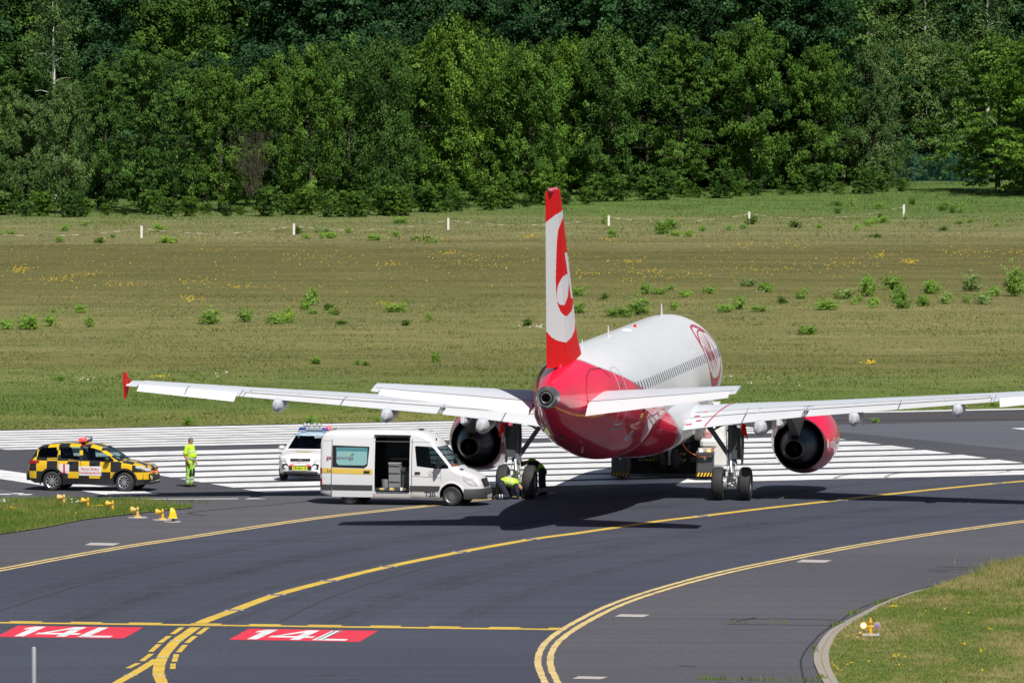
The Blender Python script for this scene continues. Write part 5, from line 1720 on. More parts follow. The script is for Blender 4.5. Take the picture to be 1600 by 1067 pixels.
for side in (1, -1):
    X = side * 3.795
    b = MB()
    b.tube([(X, -.05, .95), (X, -.02, 1.3)], .10, 14, mi=1)
    b.tube([(X, -.02, 1.3), (X, .02, 2.3), (X, .03, 2.62)], .155, 18)
    b.tube([(X, -.02, 1.28), (X, -.02, 1.36)], .18, 18)
    b.tube([(X, 0, 1.85), (X, 0, 1.9)], .175, 18)
    b.tube([(X, 0, 2.4), (X, 0, 2.46)], .175, 18)
    leg = b.build('main_gear_leg', [M_STRUT, M_STRUTW], plane, smooth=40)
    b = MB(); b.tube([(X - .62, -.06, .585), (X + .62, -.06, .585)], .09, 12); b.tube([(X, -.06, .50), (X, -.05, 1.0)], .13, 12)
    b.box((X, -.12, .72), (.3, .2, .22), ch=.04); b.build('axle', M_STRUTW, leg, 40)
    b = MB(); b.tube([(X - .05, -.20, .75), (X, -.48, 1.02), (X, -.22, 1.36)], [.05, .045, .055], 8); b.tube([(X + .07, -.18, .75), (X + .05, -.48, 1.02)], .035, 6); b.build('torque_link', M_STRUTW, leg, 40)
    b = MB()
    for k in range(14):
        r_ = random.Random(k + 30 * side)
        b.box((X + r_.uniform(-.3, .3), -.18 + r_.uniform(-.1, .05), .6 + r_.uniform(-.1, .35)), (r_.uniform(.04, .1),) * 3, ch=.01)
    for s2 in (-1, 1):
        b.lathe([(-.1, .24), (.1, .24)], 'x', (X + s2 * .27, -.06, .585), 18, capa=True, capb=True)
        b.tube([(X + s2 * .12, -.15, 1.3), (X + s2 * .2, -.22, 1.0), (X + s2 * .22, -.2, .7)], .014, 5)
        b.tube([(X + s2 * .17, -.1, 2.6), (X + s2 * .19, -.14, 2.1), (X + s2 * .16, -.14, 1.35)], .013, 5)
    b.build('brake_unit', M_STRUTW, leg, 40)
    for s2 in (-1, 1):
        b = MB(); wheel_mesh(b, (X + s2 * .475, -.06, .582), .584, .41)
        b.build('tyre', [M_TYRE, M_STRUTW], leg, 35)
    # side stay running inboard and up
    b = MB(); b.tube([(X - side * .05, .05, 1.45), (X - side * .75, .1, 2.45)], .085, 10); b.tube([(X - side * .75, .1, 2.45), (X - side * .86, .12, 2.60)], .10, 10); b.build('side_stay', M_STRUT, leg, 40)
    b = MB(); b.tube([(X - side * .72, .1, 2.42), (X - side * .35, .05, 2.62), (X - side * .05, .02, 2.68)], [.035, .045, .03], 8)
    b.tube([(X - side * .9, .15, 2.60), (X - side * .55, .1, 2.56), (X - side * .72, .05, 2.4)], .02, 6); b.build('lock_link', M_STRUT, leg, 40)
    # leg door hanging on the outboard side
    b = MB(); xd = X + side * .36
    poly = [(.30, 2.66), (-.42, 2.62), (-.5, 2.5), (-.5, 1.95), (-.34, 1.5), (-.22, 1.25), (.1, 1.3), (.3, 1.9)]
    vs = []
    b.prism(poly, xd - .02, xd + .02, 'yz')
    b.box((X + side * .2, -.2, 2.0), (.34, .04, 1.1)); 
    b.build('gear_door', mat('door inside grey', (.07, .075, .08), .6, var=.2, vscale=4), plane)
    b = MB(); b.add([(xd - side * .0, -.46, 2.66), (xd + side * .16, -.42, 2.68), (xd + side * .24, -.42, 2.12), (xd + side * .12, -.44, 2.3), (xd, -.46, 2.34)], [(0, 1, 2, 3, 4)]); b.build('gear_door_flap', M_FINRED, plane)
X = 0
yn = G0 - 5.07
b = MB(); b.tube([(0, yn, .4), (0, yn, 1.3)], .07, 12, mi=1); b.tube([(0, yn, 1.2), (0, yn - .1, 2.2)], .10, 12)
ng = b.build('nose_gear_leg', [M_STRUT, M_STRUTW], plane, 40)
for s2 in (-1, 1):
    b = MB(); wheel_mesh(b, (s2 * .25, yn, .60), .38, .22); b.build('tyre', [M_TYRE, M_STRUTW], ng, 35)

# ================================================================== VEHICLES
def ip(tab, x):
    return float(np.interp(x, [t[0] for t in tab], [t[1] for t in tab]))
class Body:
    """car body described by its side line, plan line and tumblehome; x runs from the rear bumper forward, y to the left"""
    def __init__(s, top, bot, plan, vert, crown=.05, cr=.12):
        s.top, s.bot, s.plan, s.vert, s.crown, s.cr = top, bot, plan, vert, crown, cr
    def side(s, x, z, off=0.0):
        return ip(s.plan, x) * ip(s.vert, z) + off
    def topz(s, x, y):
        zt = ip(s.top, x); c = min(s.cr, (zt - ip(s.bot, x)) * .3)
        ye = s.side(x, zt - c)
        f = min(1, abs(y) / ye)
        return zt - s.crown * f * f * min(1, c / s.cr) - (c - s.crown * min(1, c / s.cr)) * f ** 7
    def ring(s, x, inset=0.0, zb=None, zmax=None):
        b0 = ip(s.bot, x) if zb is None else zb
        zt = ip(s.top, x) - inset
        if zmax: zt = min(zt, zmax)
        c = min(s.cr, (zt - b0) * .3)
        hs = lin(b0 + (zt - c - b0) * .04, zt - c, 12)
        y = [s.side(x, z) - inset for z in hs]
        ye = y[-1]
        half = [(0, b0), (y[0] * .5, b0), (y[0] * .95, b0)] + list(zip(y, hs))
        for f in (.985, .95, .88, .75, .55, .3):
            cz = s.crown * f * f * min(1, c / s.cr) + (c - s.crown * min(1, c / s.cr)) * f ** 7
            half.append((ye * f, zt - cz))
        half.append((0, zt))
        L = [(x, -a, z) for a, z in half]
        Rr = [(x, a, z) for a, z in reversed(half[1:-1])]
        return L + Rr
    def solid(s, xs, inset=0.0, zb=None, zmax=None, mi=0):
        b = MB(); b.loft([s.ring(x, inset, zb, zmax) for x in xs], mi)
        return b
def both(name, fn, mats, parent, smooth=None):
    for sg in (-1, 1):
        b = MB(); fn(b, sg); b.build(name, mats, parent, smooth)
def side_glass(B, poly, sg, m, parent, name='side_window', inn=.025):
    b = MB()
    vs = [(x, sg * (B.side(x, z) - inn), z) for x, z in poly]
    v2 = [(x, sg * (B.side(x, z) - inn - .006), z) for x, z in poly]
    n = len(poly)
    b.add(vs + v2, [tuple(range(n)), tuple(reversed(range(n, 2 * n)))] + [(i, (i + 1) % n, n + (i + 1) % n, n + i) for i in range(n)])
    return b.build(name, m, parent)
def side_strip(B, pts, wd, sg, m, parent, name='door_gap', off=.004):
    P = [Vector(p) for p in pts]; Q = []
    for i in range(len(P) - 1):
        n = max(1, int((P[i + 1] - P[i]).length / .12))
        for k in range(n): Q.append(P[i].lerp(P[i + 1], k / n))
    Q.append(P[-1])
    vs, fs = [], []
    for i, p in enumerate(Q):
        t = (Q[min(i + 1, len(Q) - 1)] - Q[max(i - 1, 0)]).normalized(); nn = Vector((-t.y, t.x))
        for s_ in (.5, -.5):
            q = p + nn * s_ * wd
            vs.append((q.x, sg * (B.side(q.x, q.y) + off), q.y))
        if i: fs.append((2 * i - 2, 2 * i - 1, 2 * i + 1, 2 * i))
    b = MB(); b.add(vs, fs)
    return b.build(name, m, parent)
def side_panel(B, poly, sg, m, parent, name, off=.006, nx=8):
    """thin plate following the body side"""
    b = MB()
    xs = [p[0] for p in poly]; 
    bm = bmesh.new()
    f = bm.faces.new([bm.verts.new((x, z, 0)) for x, z in poly])
    bmesh.ops.triangulate(bm, faces=bm.faces)
    bmesh.ops.subdivide_edges(bm, edges=bm.edges, cuts=2, use_grid_fill=True)
    for v in bm.verts:
        x, z = v.co.x, v.co.y
        v.co = (x, sg * (B.side(x, z) + off), z)
    me = bpy.data.meshes.new(name); bm.to_mesh(me); bm.free()
    return link(name, me, m, parent)
def alloy(b, c, r, wdt, sg, spokes=10, mi=0):
    """wheel: tyre 0, rim 1, dark 2"""
    h = wdt / 2
    b.lathe([(-h * .8, r * .66), (-h, r * .75), (-h * .95, r * .9), (-h * .7, r * .99), (0, r), (h * .7, r * .99), (h * .95, r * .9), (h, r * .75), (h * .8, r * .66)], 'y', c, 36, 0)
    b.lathe([(sg * h * .8, r * .67), (sg * h * .92, r * .655), (sg * h * .8, r * .60), (sg * h * .1, r * .58)], 'y', c, 36, 1)
    b.lathe([(sg * h * .12, r * .6), (sg * h * .10, 0)], 'y', c, 24, 2)
    b.lathe([(-sg * h * .5, r * .66), (-sg * h * .5, 0)], 'y', c, 24, 2)
    for k in range(spokes):
        a = 2 * math.pi * k / spokes
        d = Vector((math.cos(a), 0, math.sin(a))); t = Vector((-math.sin(a), 0, math.cos(a)))
        p0 = Vector(c) + d * r * .12 + Vector((0, sg * h * .72, 0)); p1 = Vector(c) + d * r * .61 + Vector((0, sg * h * .78, 0))
        w0, w1 = r * .055, r * .05
        e = Vector((0, -sg * h * .3, 0))
        b.add([p0 - t * w0, p0 + t * w0, p1 + t * w1, p1 - t * w1, p0 - t * w0 + e, p0 + t * w0 + e, p1 + t * w1 + e, p1 - t * w1 + e], [(0, 1, 2, 3), (0, 4, 5, 1), (2, 6, 7, 3), (1, 5, 6, 2), (3, 7, 4, 0)], 1)
    b.lathe([(sg * h * .5, r * .17), (sg * h * .78, r * .16), (sg * h * .82, 0)], 'y', c, 16, 1)
def arch_cut(x, z, r, sg, depth=.34, y=1.1):
    b = MB()
    n = 28
    pts = [(x + r * math.cos(2 * math.pi * k / n), z + r * math.sin(2 * math.pi * k / n)) for k in range(n)]
    b.prism(pts, sg * (y - depth - .2), sg * (y + .3), 'xz')
    return b
M_GLASS = glass_mat('car glass', (0.72, 0.80, 0.80), 0.25)
M_GLASSD = glass_mat('tinted glass', (0.10, 0.13, 0.15), 0.25)
M_RIM = mat('alloy rim', (0.62, 0.63, 0.65), 0.25, metal=0.8)
M_STEELRIM = mat('steel rim', (0.30, 0.31, 0.33), 0.4, metal=0.7)
M_LAMPW = mat('headlamp lens', (0.6, 0.62, 0.65), 0.08, spec=.8, coat=1)
M_CHROME = mat('chrome', (0.8, 0.8, 0.82), 0.08, metal=1)
M_TAILR = mat('tail lamp red', (0.35, 0.01, 0.015), 0.15, coat=1)
M_SEAT = mat('seat fabric', (0.03, 0.032, 0.038), 0.8)
M_INT = mat('interior dark', (0.02, 0.022, 0.026), 0.8)
M_REDEMIT = mat('lit red lamp', (0.6, 0.02, 0.03), 0.3, emit=(1.0, 0.03, 0.03), estr=3.0)
M_ORANGEEMIT = mat('lit amber lamp', (0.8, 0.3, 0.05), 0.3, emit=(1.0, 0.42, 0.06), estr=5.0)
M_WHITEEMIT = mat('lit white lamp', (0.9, 0.9, 0.9), 0.3, emit=(1.0, 0.92, 0.85), estr=3.5)
M_BLUELENS = mat('blue lens', (0.02, 0.06, 0.35), 0.1, coat=1)
M_PLATE = mat('plate white', (0.7, 0.7, 0.68), 0.4)

def chequer(name, ca, cb, cell=(.392, .40, .372), offs=(.02, .0, .085), lower=None):
    m = bpy.data.materials.new(name)
    m.use_nodes = True
    nt = m.node_tree
    b = nt.nodes['Principled BSDF']
    tc = nd(nt, 'ShaderNodeTexCoord').outputs['Object']
    mp = nd(nt, 'ShaderNodeMapping')
    mp.inputs['Location'].default_value = tuple(o / c for o, c in zip(offs, cell))
    mp.inputs['Scale'].default_value = tuple(1 / c for c in cell)
    nt.links.new(tc, mp.inputs['Vector'])
    ck = nd(nt, 'ShaderNodeTexChecker')
    ck.inputs['Scale'].default_value = 1.0
    ck.inputs['Color1'].default_value = (*ca, 1); ck.inputs['Color2'].default_value = (*cb, 1)
    nt.links.new(mp.outputs[0], ck.inputs['Vector'])
    col = ck.outputs[0]
    if lower is not None:
        sp = nd(nt, 'ShaderNodeSeparateXYZ'); nt.links.new(tc, sp.inputs[0])
        col = mixc(nt, mth(nt, 'LESS_THAN', sp.outputs[2], lower), col, (0.018, 0.018, 0.02))
    nt.links.new(col, b.inputs['Base Color'])
    b.inputs['Roughness'].default_value = .35
    b.inputs['Coat Weight'].default_value = .8
    return m

def make_suv(root, paint, roofpaint=None, white=False):
    top = [(0, .70), (.03, .82), (.08, 1.02), (.16, 1.22), (.30, 1.46), (.42, 1.58), (.7, 1.645), (1.2, 1.685), (1.9, 1.69), (2.4, 1.655), (2.7, 1.58), (3.05, 1.37), (3.42, 1.12), (3.52, 1.085), (3.8, 1.05), (4.1, .985), (4.3, .90), (4.42, .80), (4.50, .66), (4.53, .55)]
    bot = [(0, .50), (.1, .36), (.3, .27), (4.1, .24), (4.35, .28), (4.5, .36), (4.53, .42)]
    plan = [(0, .70), (.08, .80), (.3, .885), (.9, .92), (3.5, .92), (4.0, .885), (4.3, .80), (4.45, .66), (4.53, .48)]
    vert = [(.2, .955), (.45, .985), (.75, 1.0), (.98, .985), (1.12, .93), (1.35, .84), (1.6, .745), (1.7, .70)]
    B = Body(top, bot, plan, vert)
    xs = sorted(set([0, .015, .03, .05, .08, .12, .16, .22, .3, .36, .42, .5, .6, .7] + lin(.8, 2.4, 12) + lin(2.4, 3.42, 14) + [3.47, 3.52, 3.6, 3.7, 3.8, 3.9, 4.0, 4.1, 4.2, 4.3, 4.36, 4.42, 4.46, 4.50, 4.53]))
    sol = B.solid(xs)
    o = sol.build('car_body', [paint, M_INT, M_BLACKP], root, smooth=32)
    inner = B.solid([.28, .36, .42, .55, .7, 1.2, 1.9, 2.4, 2.7, 3.05, 3.3, 3.42], .055, .62)
    sw = {'q': [(.40, 1.18), (.42, 1.40), (.52, 1.50), (1.08, 1.545), (1.15, 1.17), (.62, 1.17)],
          'r': [(1.26, 1.15), (1.20, 1.55), (1.93, 1.56), (1.96, 1.11)],
          'f': [(2.08, 1.10), (2.05, 1.555), (2.42, 1.53), (2.68, 1.455), (3.22, 1.13), (3.20, 1.07)]}
    cuts = [(inner, M_INT)]
    for k, p in sw.items():
        b = MB(); b.prism(p, -1.2, 1.2, 'xz'); cuts.append((b, M_INT))
    b = MB(); b.prism([(-.70, 1.12), (.70, 1.12), (.55, 1.555), (-.55, 1.555)], 2.5, 3.9, 'yz'); cuts.append((b, M_INT))
    b = MB(); b.prism([(-.62, 1.16), (.62, 1.16), (.50, 1.50), (-.50, 1.50)], -.3, .6, 'yz'); cuts.append((b, M_INT))
    for x in (.95, 3.62):
        for sg in (-1, 1):
            cuts.append((arch_cut(x, .36, .415, sg), M_BLACKP))
    carve(o, cuts)
    o.data.polygons.foreach_set('use_smooth', [True] * len(o.data.polygons)); o.data.set_sharp_from_angle(angle=R(32))
    for k, p in sw.items():
        for sg in (-1, 1):
            side_glass(B, p, sg, M_GLASSD if k == 'q' else M_GLASS, root, 'side_window')
    # windscreen and rear window with slight curvature
    def pane(x0, z0, y0, x1, z1, y1, name, bow):
        b = MB(); n = 8
        lo = [(x0 + bow * (1 - (2 * i / n - 1) ** 2), y0 * (2 * i / n - 1), z0) for i in range(n + 1)]
        hi = [(x1 + bow * (1 - (2 * i / n - 1) ** 2), y1 * (2 * i / n - 1), z1) for i in range(n + 1)]
        b.add(lo + hi, [(i, i + 1, n + 2 + i, n + 1 + i) for i in range(n)])
        return b.build(name, M_GLASS, root, 40)
    pane(3.36, 1.115, .72, 2.74, 1.56, .56, 'windscreen', .04)
    pane(.13, 1.155, .63, .36, 1.505, .51, 'rear_window', -.02)
    for k, (x, sg) in enumerate(((.95, -1), (.95, 1), (3.62, -1), (3.62, 1))):
        b = MB(); alloy(b, (0, 0, 0), .345, .23, sg, 10)
        wh = b.build('wheel', [M_TYRE, M_RIM, M_DARK], root, 35); wh.location = (x, sg * .80, .345)
        if x > 3: wh.rotation_euler = (0, 0, R(-14) if not white else 0)
        b = MB()
        n = 22; vs = []; fs = []
        for i in range(n + 1):
            a = R(-18 + 216 * i / n)
            for rr in (.405, .475):
                xx, zz = x + rr * math.cos(a), .36 + rr * math.sin(a)
                vs.append((xx, sg * (B.side(xx, max(zz, .25)) + .014), zz))
            if i: fs.append((2 * i - 2, 2 * i - 1, 2 * i + 1, 2 * i))
        b.add(vs, fs); b.build('wheel_arch_trim', M_BLACKP if not white else paint, root)
    for sg in (-1, 1):
        if not white:
            side_panel(B, [(1.38, .24), (3.18, .24), (3.18, .46), (1.38, .46)], sg, M_BLACKP, root, 'sill_trim', .012)
        for gp in ([(1.18, 1.13), (1.22, .95), (1.42, .75), (1.48, .46)], [(2.01, 1.10), (2.03, .46)], [(3.24, 1.09), (3.22, .85), (3.14, .46)]):
            side_strip(B, gp, .016, sg, M_DARK, root)
        side_strip(B, [(.4, 1.155), (3.3, 1.05)], .03, sg, M_BLACKP, root, 'belt_trim', .008)
        b = MB(); b.box((1.62, sg * (B.side(1.62, .98) + .025), 1.0), (.2, .03, .035), ch=.01); b.build('door_handle', M_BLACKP if not white else paint, root)
        b = MB(); b.box((2.5, sg * (B.side(2.5, .98) + .025), .97), (.2, .03, .035), ch=.01); b.build('door_handle', M_BLACKP if not white else paint, root)
        b = MB(); b.box((3.02, sg * (B.side(3.02, 1.1) + .14), 1.13), (.17, .22, .16), ch=.05); b.build('door_mirror', M_BLACKP if not white else paint, root, 40)
        # head and tail lamps
        b = MB()
        q = [(4.0, .90), (4.22, .93), (4.36, .86), (4.40, .74), (4.26, .76), (4.05, .85)]
        vs = [(x, sg * (B.side(x, z) + .012), z) for x, z in q]
        b.add(vs, [tuple(range(6))])
        vs = [(4.40, sg * (B.side(4.40, .8) + .01), .74), (4.36, sg * (B.side(4.36, .8) + .01), .86), (4.445, sg * .52, .83), (4.50, sg * .50, .73)]
        b.add(vs, [(0, 1, 2, 3)])
        b.build('headlight', M_LAMPW, root, 40)
        b = MB(); q = [(.02, .98), (.10, 1.10), (.55, 1.06), (.50, .98), (.2, .94)]
        
        side_panel(B, [(.06, .96), (.12, 1.09), (.5, 1.05), (.46, .99), (.2, .95)], sg, M_TAILR, root, 'tail_lamp', .012)
        vs = [(.02, sg * (B.side(.02, 1) + .01), .94), (.08, sg * (B.side(.08, 1.1)), 1.10), (.03, sg * .45, 1.08), (-.01, sg * .45, .94)]
        b.add(vs, [(0, 1, 2, 3)]); b.build('tail_lamp', M_TAILR, root)
        b = MB(); b.add([(4.515, sg * .42, .46), (4.47, sg * .66, .44), (4.455, sg * .68, .62), (4.50, sg * .50, .66), (4.53, sg * .42, .56)], [(0, 1, 2, 3, 4)])
        fg = b.build('fog_lamp_recess', M_BLACKP, root)
        b = MB(); b.lathe([(0, .05), (.02, .05), (.03, 0)], 'x', (4.49, sg * .56, .52), 12); b.build('fog_lamp', M_LAMPW, fg)
    b = MB(); b.box((4.535, 0, .50), (.05, .84, .16), ch=.02); b.build('lower_grille', M_BLACKP, root)
    b = MB(); b.box((4.475, 0, .79), (.04, .74, .075), ch=.015); g = b.build('upper_grille', M_BLACKP, root)
    b = MB(); b.box((4.50, 0, .79), (.02, .13, .05), ch=.01); b.build('badge', M_CHROME, g)
    b = MB()
    for y in lin(-.4, .4, 4): pass
    b.box((4.50, 0, .36), (.06, 1.15, .035)); b.build('skid_plate', M_CHROME, root)
    b = MB(); b.box((4.42, 0, .31), (.2, 1.25, .10), ch=.03); b.build('front_skirt', M_BLACKP, root)
    b = MB(); b.box((.02, 0, .48), (.12, 1.5, .26), ch=.04); b.build('rear_bumper', M_BLACKP, root)
    for (x, y) in ((2.35, -.38), (2.35, .38)):
        b = MB(); b.box((x, y, .82), (.5, .5, .18), ch=.05); b.box((x - .28, y, 1.10), (.16, .46, .52), R_ := Matrix.Rotation(R(-12), 3, 'Y'), ch=.05); b.box((x - .36, y, 1.42), (.09, .26, .16), ch=.03)
        b.build('seat', M_SEAT, root, 40)
    b = MB(); b.box((1.15, 0, .85), (.5, 1.2, .2), ch=.05); b.box((.88, 0, 1.1), (.16, 1.2, .5), ch=.05)
    for y in (-.4, .4): b.box((.84, y, 1.38), (.09, .26, .14), ch=.03)
    b.build('rear_bench', M_SEAT, root, 40)
    b = MB(); b.box((3.2, 0, 1.0), (.4, 1.5, .2), ch=.06); b.build('dashboard', M_INT, root)
    b = MB(); b.tube([(2.86 + .05 * math.sin(a) , .38 + .18 * math.cos(a), 1.06 + .17 * math.sin(a)) for a in [2 * math.pi * k / 16 for k in range(16)]], .014, 6, close=True); b.build('steering_wheel', M_BLACKP, root)
    for sg in ((-1, 1) if white else ()):
        b = MB(); b.tube([(.75, sg * .56, 1.66), (.85, sg * .56, 1.72), (2.2, sg * .54, 1.73), (2.35, sg * .54, 1.675)], .018, 6); b.build('roof_rail', M_BLACKP, root)
    return B
def place(root, anchor, px, py, heading):
    """turn the thing to a heading (vector) and put its local ground point under survey pixel (px, py)"""
    a = math.atan2(heading[1], heading[0])
    g_ = ground_at(px, py)
    q = Matrix.Rotation(a, 3, 'Z') @ Vector(anchor)
    root.location = (g_.x - q.x, g_.y - q.y, 0.0)
    root.rotation_euler = (0, 0, a)
def decal_side(B, me, x0, z0, sg, m, parent, name, off=.012):
    for v in me.vertices:
        x = x0 + v.co.x * (1 if sg == -1 else -1); z = z0 + v.co.y
        v.co = Vector((x, sg * (B.side(x, z) + off), z))
    me.name = name
    return link(name, me, m, parent)

# --- yellow and black chequered car
suv = thing('chequered_car', 'yellow and black chequered car with red beacon, standing left of the man', 'car')
M_CHQ = chequer('yellow black chequer', (0.018, 0.018, 0.02), (0.80, 0.50, 0.01), lower=.44, offs=(.02, .0, .05))
Bk = make_suv(suv, M_CHQ)
place(suv, (.95, -.9, 0), 81, 766.5, (math.cos(R(-13.5)), math.sin(R(-13.5))))
M_SIGN = mat('white sign film', (0.74, 0.72, 0.73), 0.5)
M_REDTXT = mat('red lettering', (0.6, 0.02, 0.05), 0.5)
sg1 = side_panel(Bk, [(1.22, .62), (1.60, .62), (1.60, .96), (1.22, .96)], -1, M_SIGN, suv, 'number_sign', .010)
decal_side(Bk, text_mesh('1', .42, bold=.012), 1.41, .795, -1, M_REDTXT, sg1, 'number', .018)
b = MB(); b.box((1.41, -(Bk.side(1.41, .66) + .019), .655), (.15, .004, .03)); b.build('number_foot', M_REDTXT, sg1)
sg2 = side_panel(Bk, [(1.95, .56), (2.78, .56), (2.78, .89), (1.95, .89)], -1, M_SIGN, suv, 'lettered_sign', .010)
decal_side(Bk, text_mesh('Ramp Safety', .135), 2.365, .80, -1, M_REDTXT, sg2, 'lettering', .018)
decal_side(Bk, text_mesh('Vorfeldaufsicht', .135), 2.365, .66, -1, M_REDTXT, sg2, 'lettering', .018)
b = MB(); b.box((1.95, 0, 1.725), (.22, 1.0, .06), ch=.02); lb = b.build('light_bar', M_BLACKP, suv)
b = MB(); b.box((1.95, -.40, 1.80), (.26, .34, .12), ch=.05); b.build('beacon', M_REDEMIT, lb, 40)
b = MB(); b.box((1.95, .10, 1.80), (.24, .62, .11), ch=.05); b.build('clear_lens', M_LAMPW, lb, 40)
b = MB(); b.box((1.95, .46, 1.80), (.25, .12, .12), ch=.05); b.build('blue_lens', M_BLUELENS, lb, 40)
for y in (-.25, .25):
    b = MB(); b.box((4.51, y, .70), (.03, .1, .04)); b.build('flasher', M_REDEMIT, suv)

# --- white car behind the van
wsuv = thing('white_car', 'white car with blue chequered roof and light bar, behind the van', 'car')
M_CARW = mat('white car paint', (0.74, 0.74, 0.75), 0.3, coat=0.8, var=.03)
def roof_blue(name):
    m = chequer(name, (0.30, 0.52, 0.72), (0.62, 0.68, 0.72), cell=(.18, .18, 5.0), offs=(0, 0, 0))
    nt = m.node_tree
    b = nt.nodes['Principled BSDF']
    col = b.inputs['Base Color'].links[0].from_socket
    tc = nd(nt, 'ShaderNodeTexCoord').outputs['Object']
    sp = nd(nt, 'ShaderNodeSeparateXYZ'); nt.links.new(tc, sp.inputs[0])
    lo = mth(nt, 'LESS_THAN', sp.outputs[2], 1.53)
    nt.links.new(mixc(nt, lo, col, (0.74, 0.74, 0.75)), b.inputs['Base Color'])
    return m
Bw = make_suv(wsuv, roof_blue('white paint with blue roof chequer'), white=True)
wh_ = R(-90 - 11)
place(wsuv, (3.62, -.88, 0), 440, 749.5, (math.cos(wh_), math.sin(wh_)))
b = MB(); b.box((2.0, 0, 1.76), (.30, 1.15, .10), ch=.04); lb = b.build('light_bar', M_BLUELENS, wsuv, 40)
b = MB(); b.box((2.16, 0, 1.775), (.03, .62, .09), ch=.01); b.build('display', mat('display grey', (.35, .37, .38), .3), lb)
me = text_mesh('FOLLOW', .11, bold=.004); 
for v in me.vertices: v.co = Vector((2.18, v.co.x, 1.775 + v.co.y))
b = MB(); b.box((2.0, .50, 1.79), (.26, .22, .11), ch=.04); b.build('beacon', M_REDEMIT, lb, 40)
bpy.data.meshes.remove(me)
for y in (-.33, -.20, .02, .20):
    b = MB(); b.lathe([(-.05, .05), (0, .075), (.03, .075), (.035, 0)], 'x', (2.1, y, 1.92), 16, 0); b.tube([(2.1, y, 1.80), (2.1, y, 1.86)], .02, 6)
    q = b.build('work_lamp', M_BLACKP, lb, 40)
    b = MB(); b.lathe([(0, .062), (.01, .04), (.012, 0)], 'x', (2.136, y, 1.92), 14); b.build('lens', M_LAMPW, lb, 40)
b = MB(); b.box((4.56, 0, .485), (.02, .56, .13)); pl = b.build('lettered_plate', mat('lime plate', (.55, .68, .02), .5), wsuv)
me = text_mesh('Checker 14', .10, bold=.004)
for v in me.vertices: v.co = Vector((4.573, v.co.x, .485 + v.co.y))
link('lettering', me, M_BLACKP, pl)
for y in (-.30, .30):
    b = MB(); b.box((4.555, y, .595), (.04, .14, .05)); b.build('flasher', M_REDEMIT, wsuv)
me = text_mesh('Köln Bonn Airport', .085, bold=.002)
for v in me.vertices: v.co = Vector((4.515 - (v.co.x / .5) ** 2 * .015, v.co.x, .69 + v.co.y))
link('lettering', me, mat('grey lettering', (.35, .35, .37), .5), wsuv)
b = MB(); vs = []
for x, y in ((3.78, -.30), (3.84, -.12), (3.88, .05), (3.82, .28), (3.86, .30), (3.96, .06), (3.90, -.10), (3.85, -.30)):
    vs.append((x, y, Bw.topz(x, y) + .012))
b.add(vs, [(0, 1, 6, 7), (1, 2, 5, 6), (2, 3, 4, 5)]); b.build('bonnet_emblem', mat('gold emblem', (.5, .35, .05), .4), wsuv)

# --- van
van = thing('white_van', 'white panel van with open sliding door and yellow stripe, beside the airliner', 'van')
M_VANW = mat('van white paint', (0.74, 0.745, 0.76), 0.35, coat=0.5, var=.03, vscale=2)
vtop = [(0, 2.28), (.04, 2.42), (.12, 2.51), (.35, 2.56), (1.5, 2.60), (3.0, 2.60), (3.35, 2.585), (3.6, 2.53), (3.82, 2.42), (4.0, 2.26), (4.12, 2.08), (4.72, 1.40), (4.86, 1.31), (5.1, 1.22), (5.4, 1.08), (5.55, .98), (5.66, .84), (5.72, .66), (5.75, .5)]
vbot = [(0, .38), (.3, .30), (5.2, .28), (5.55, .24), (5.75, .30)]
vplan = [(0, .90), (.05, .95), (.25, .985), (4.6, .985), (5.0, .97), (5.35, .90), (5.6, .74), (5.7, .60), (5.75, .45)]
vvert = [(.2, .97), (.6, 1.0), (1.1, .998), (1.6, .955), (2.1, .90), (2.35, .865), (2.6, .80)]
Bv = Body(vtop, vbot, vplan, vvert, .05, .16)
xs = [0, .02, .04, .08, .12, .2, .35, .6, 1.0, 1.5, 2.0, 2.5, 3.0, 3.2, 3.35, 3.5, 3.6, 3.7, 3.82, 3.92, 4.0, 4.06, 4.12, 4.25, 4.4, 4.55, 4.72, 4.8, 4.86, 4.95, 5.1, 5.25, 5.4, 5.48, 5.55, 5.62, 5.66, 5.69, 5.72, 5.75]
o = Bv.solid(xs).build('van_body', [M_VANW, M_INT, M_BLACKP], van, smooth=32)
cargo = Bv.solid([.12, .6, 1.5, 2.5, 3.0, 3.28], .06, .52, 2.42)
cabin = Bv.solid([3.36, 3.6, 3.85, 4.05, 4.4, 4.66, 4.74], .06, .55, 2.2)
door_op = MB().prism(rrect(1.97, 3.22, .40, 2.36, .08, 3), -1.3, -.5, 'xz')
fw = [(3.48, 1.36), (3.40, 2.02), (3.44, 2.06), (3.98, 2.04), (4.08, 1.98), (4.62, 1.36), (4.6, 1.30), (4.2, 1.28)]
fwin = MB().prism(fw, -1.3, 1.3, 'xz')
wsc = MB().prism([(-.80, 1.36), (.80, 1.36), (.70, 2.03), (-.70, 2.03)], 4.0, 5.2, 'yz')
cuts = [(cargo, M_INT), (cabin, M_INT), (door_op, M_INT), (fwin, M_INT), (wsc, M_INT)]
for x in (1.08, 4.73):
    for sg in (-1, 1): cuts.append((arch_cut(x, .37, .43, sg, .34), M_BLACKP))
carve(o, cuts)
o.data.polygons.foreach_set('use_smooth', [True] * len(o.data.polygons)); o.data.set_sharp_from_angle(angle=R(32))
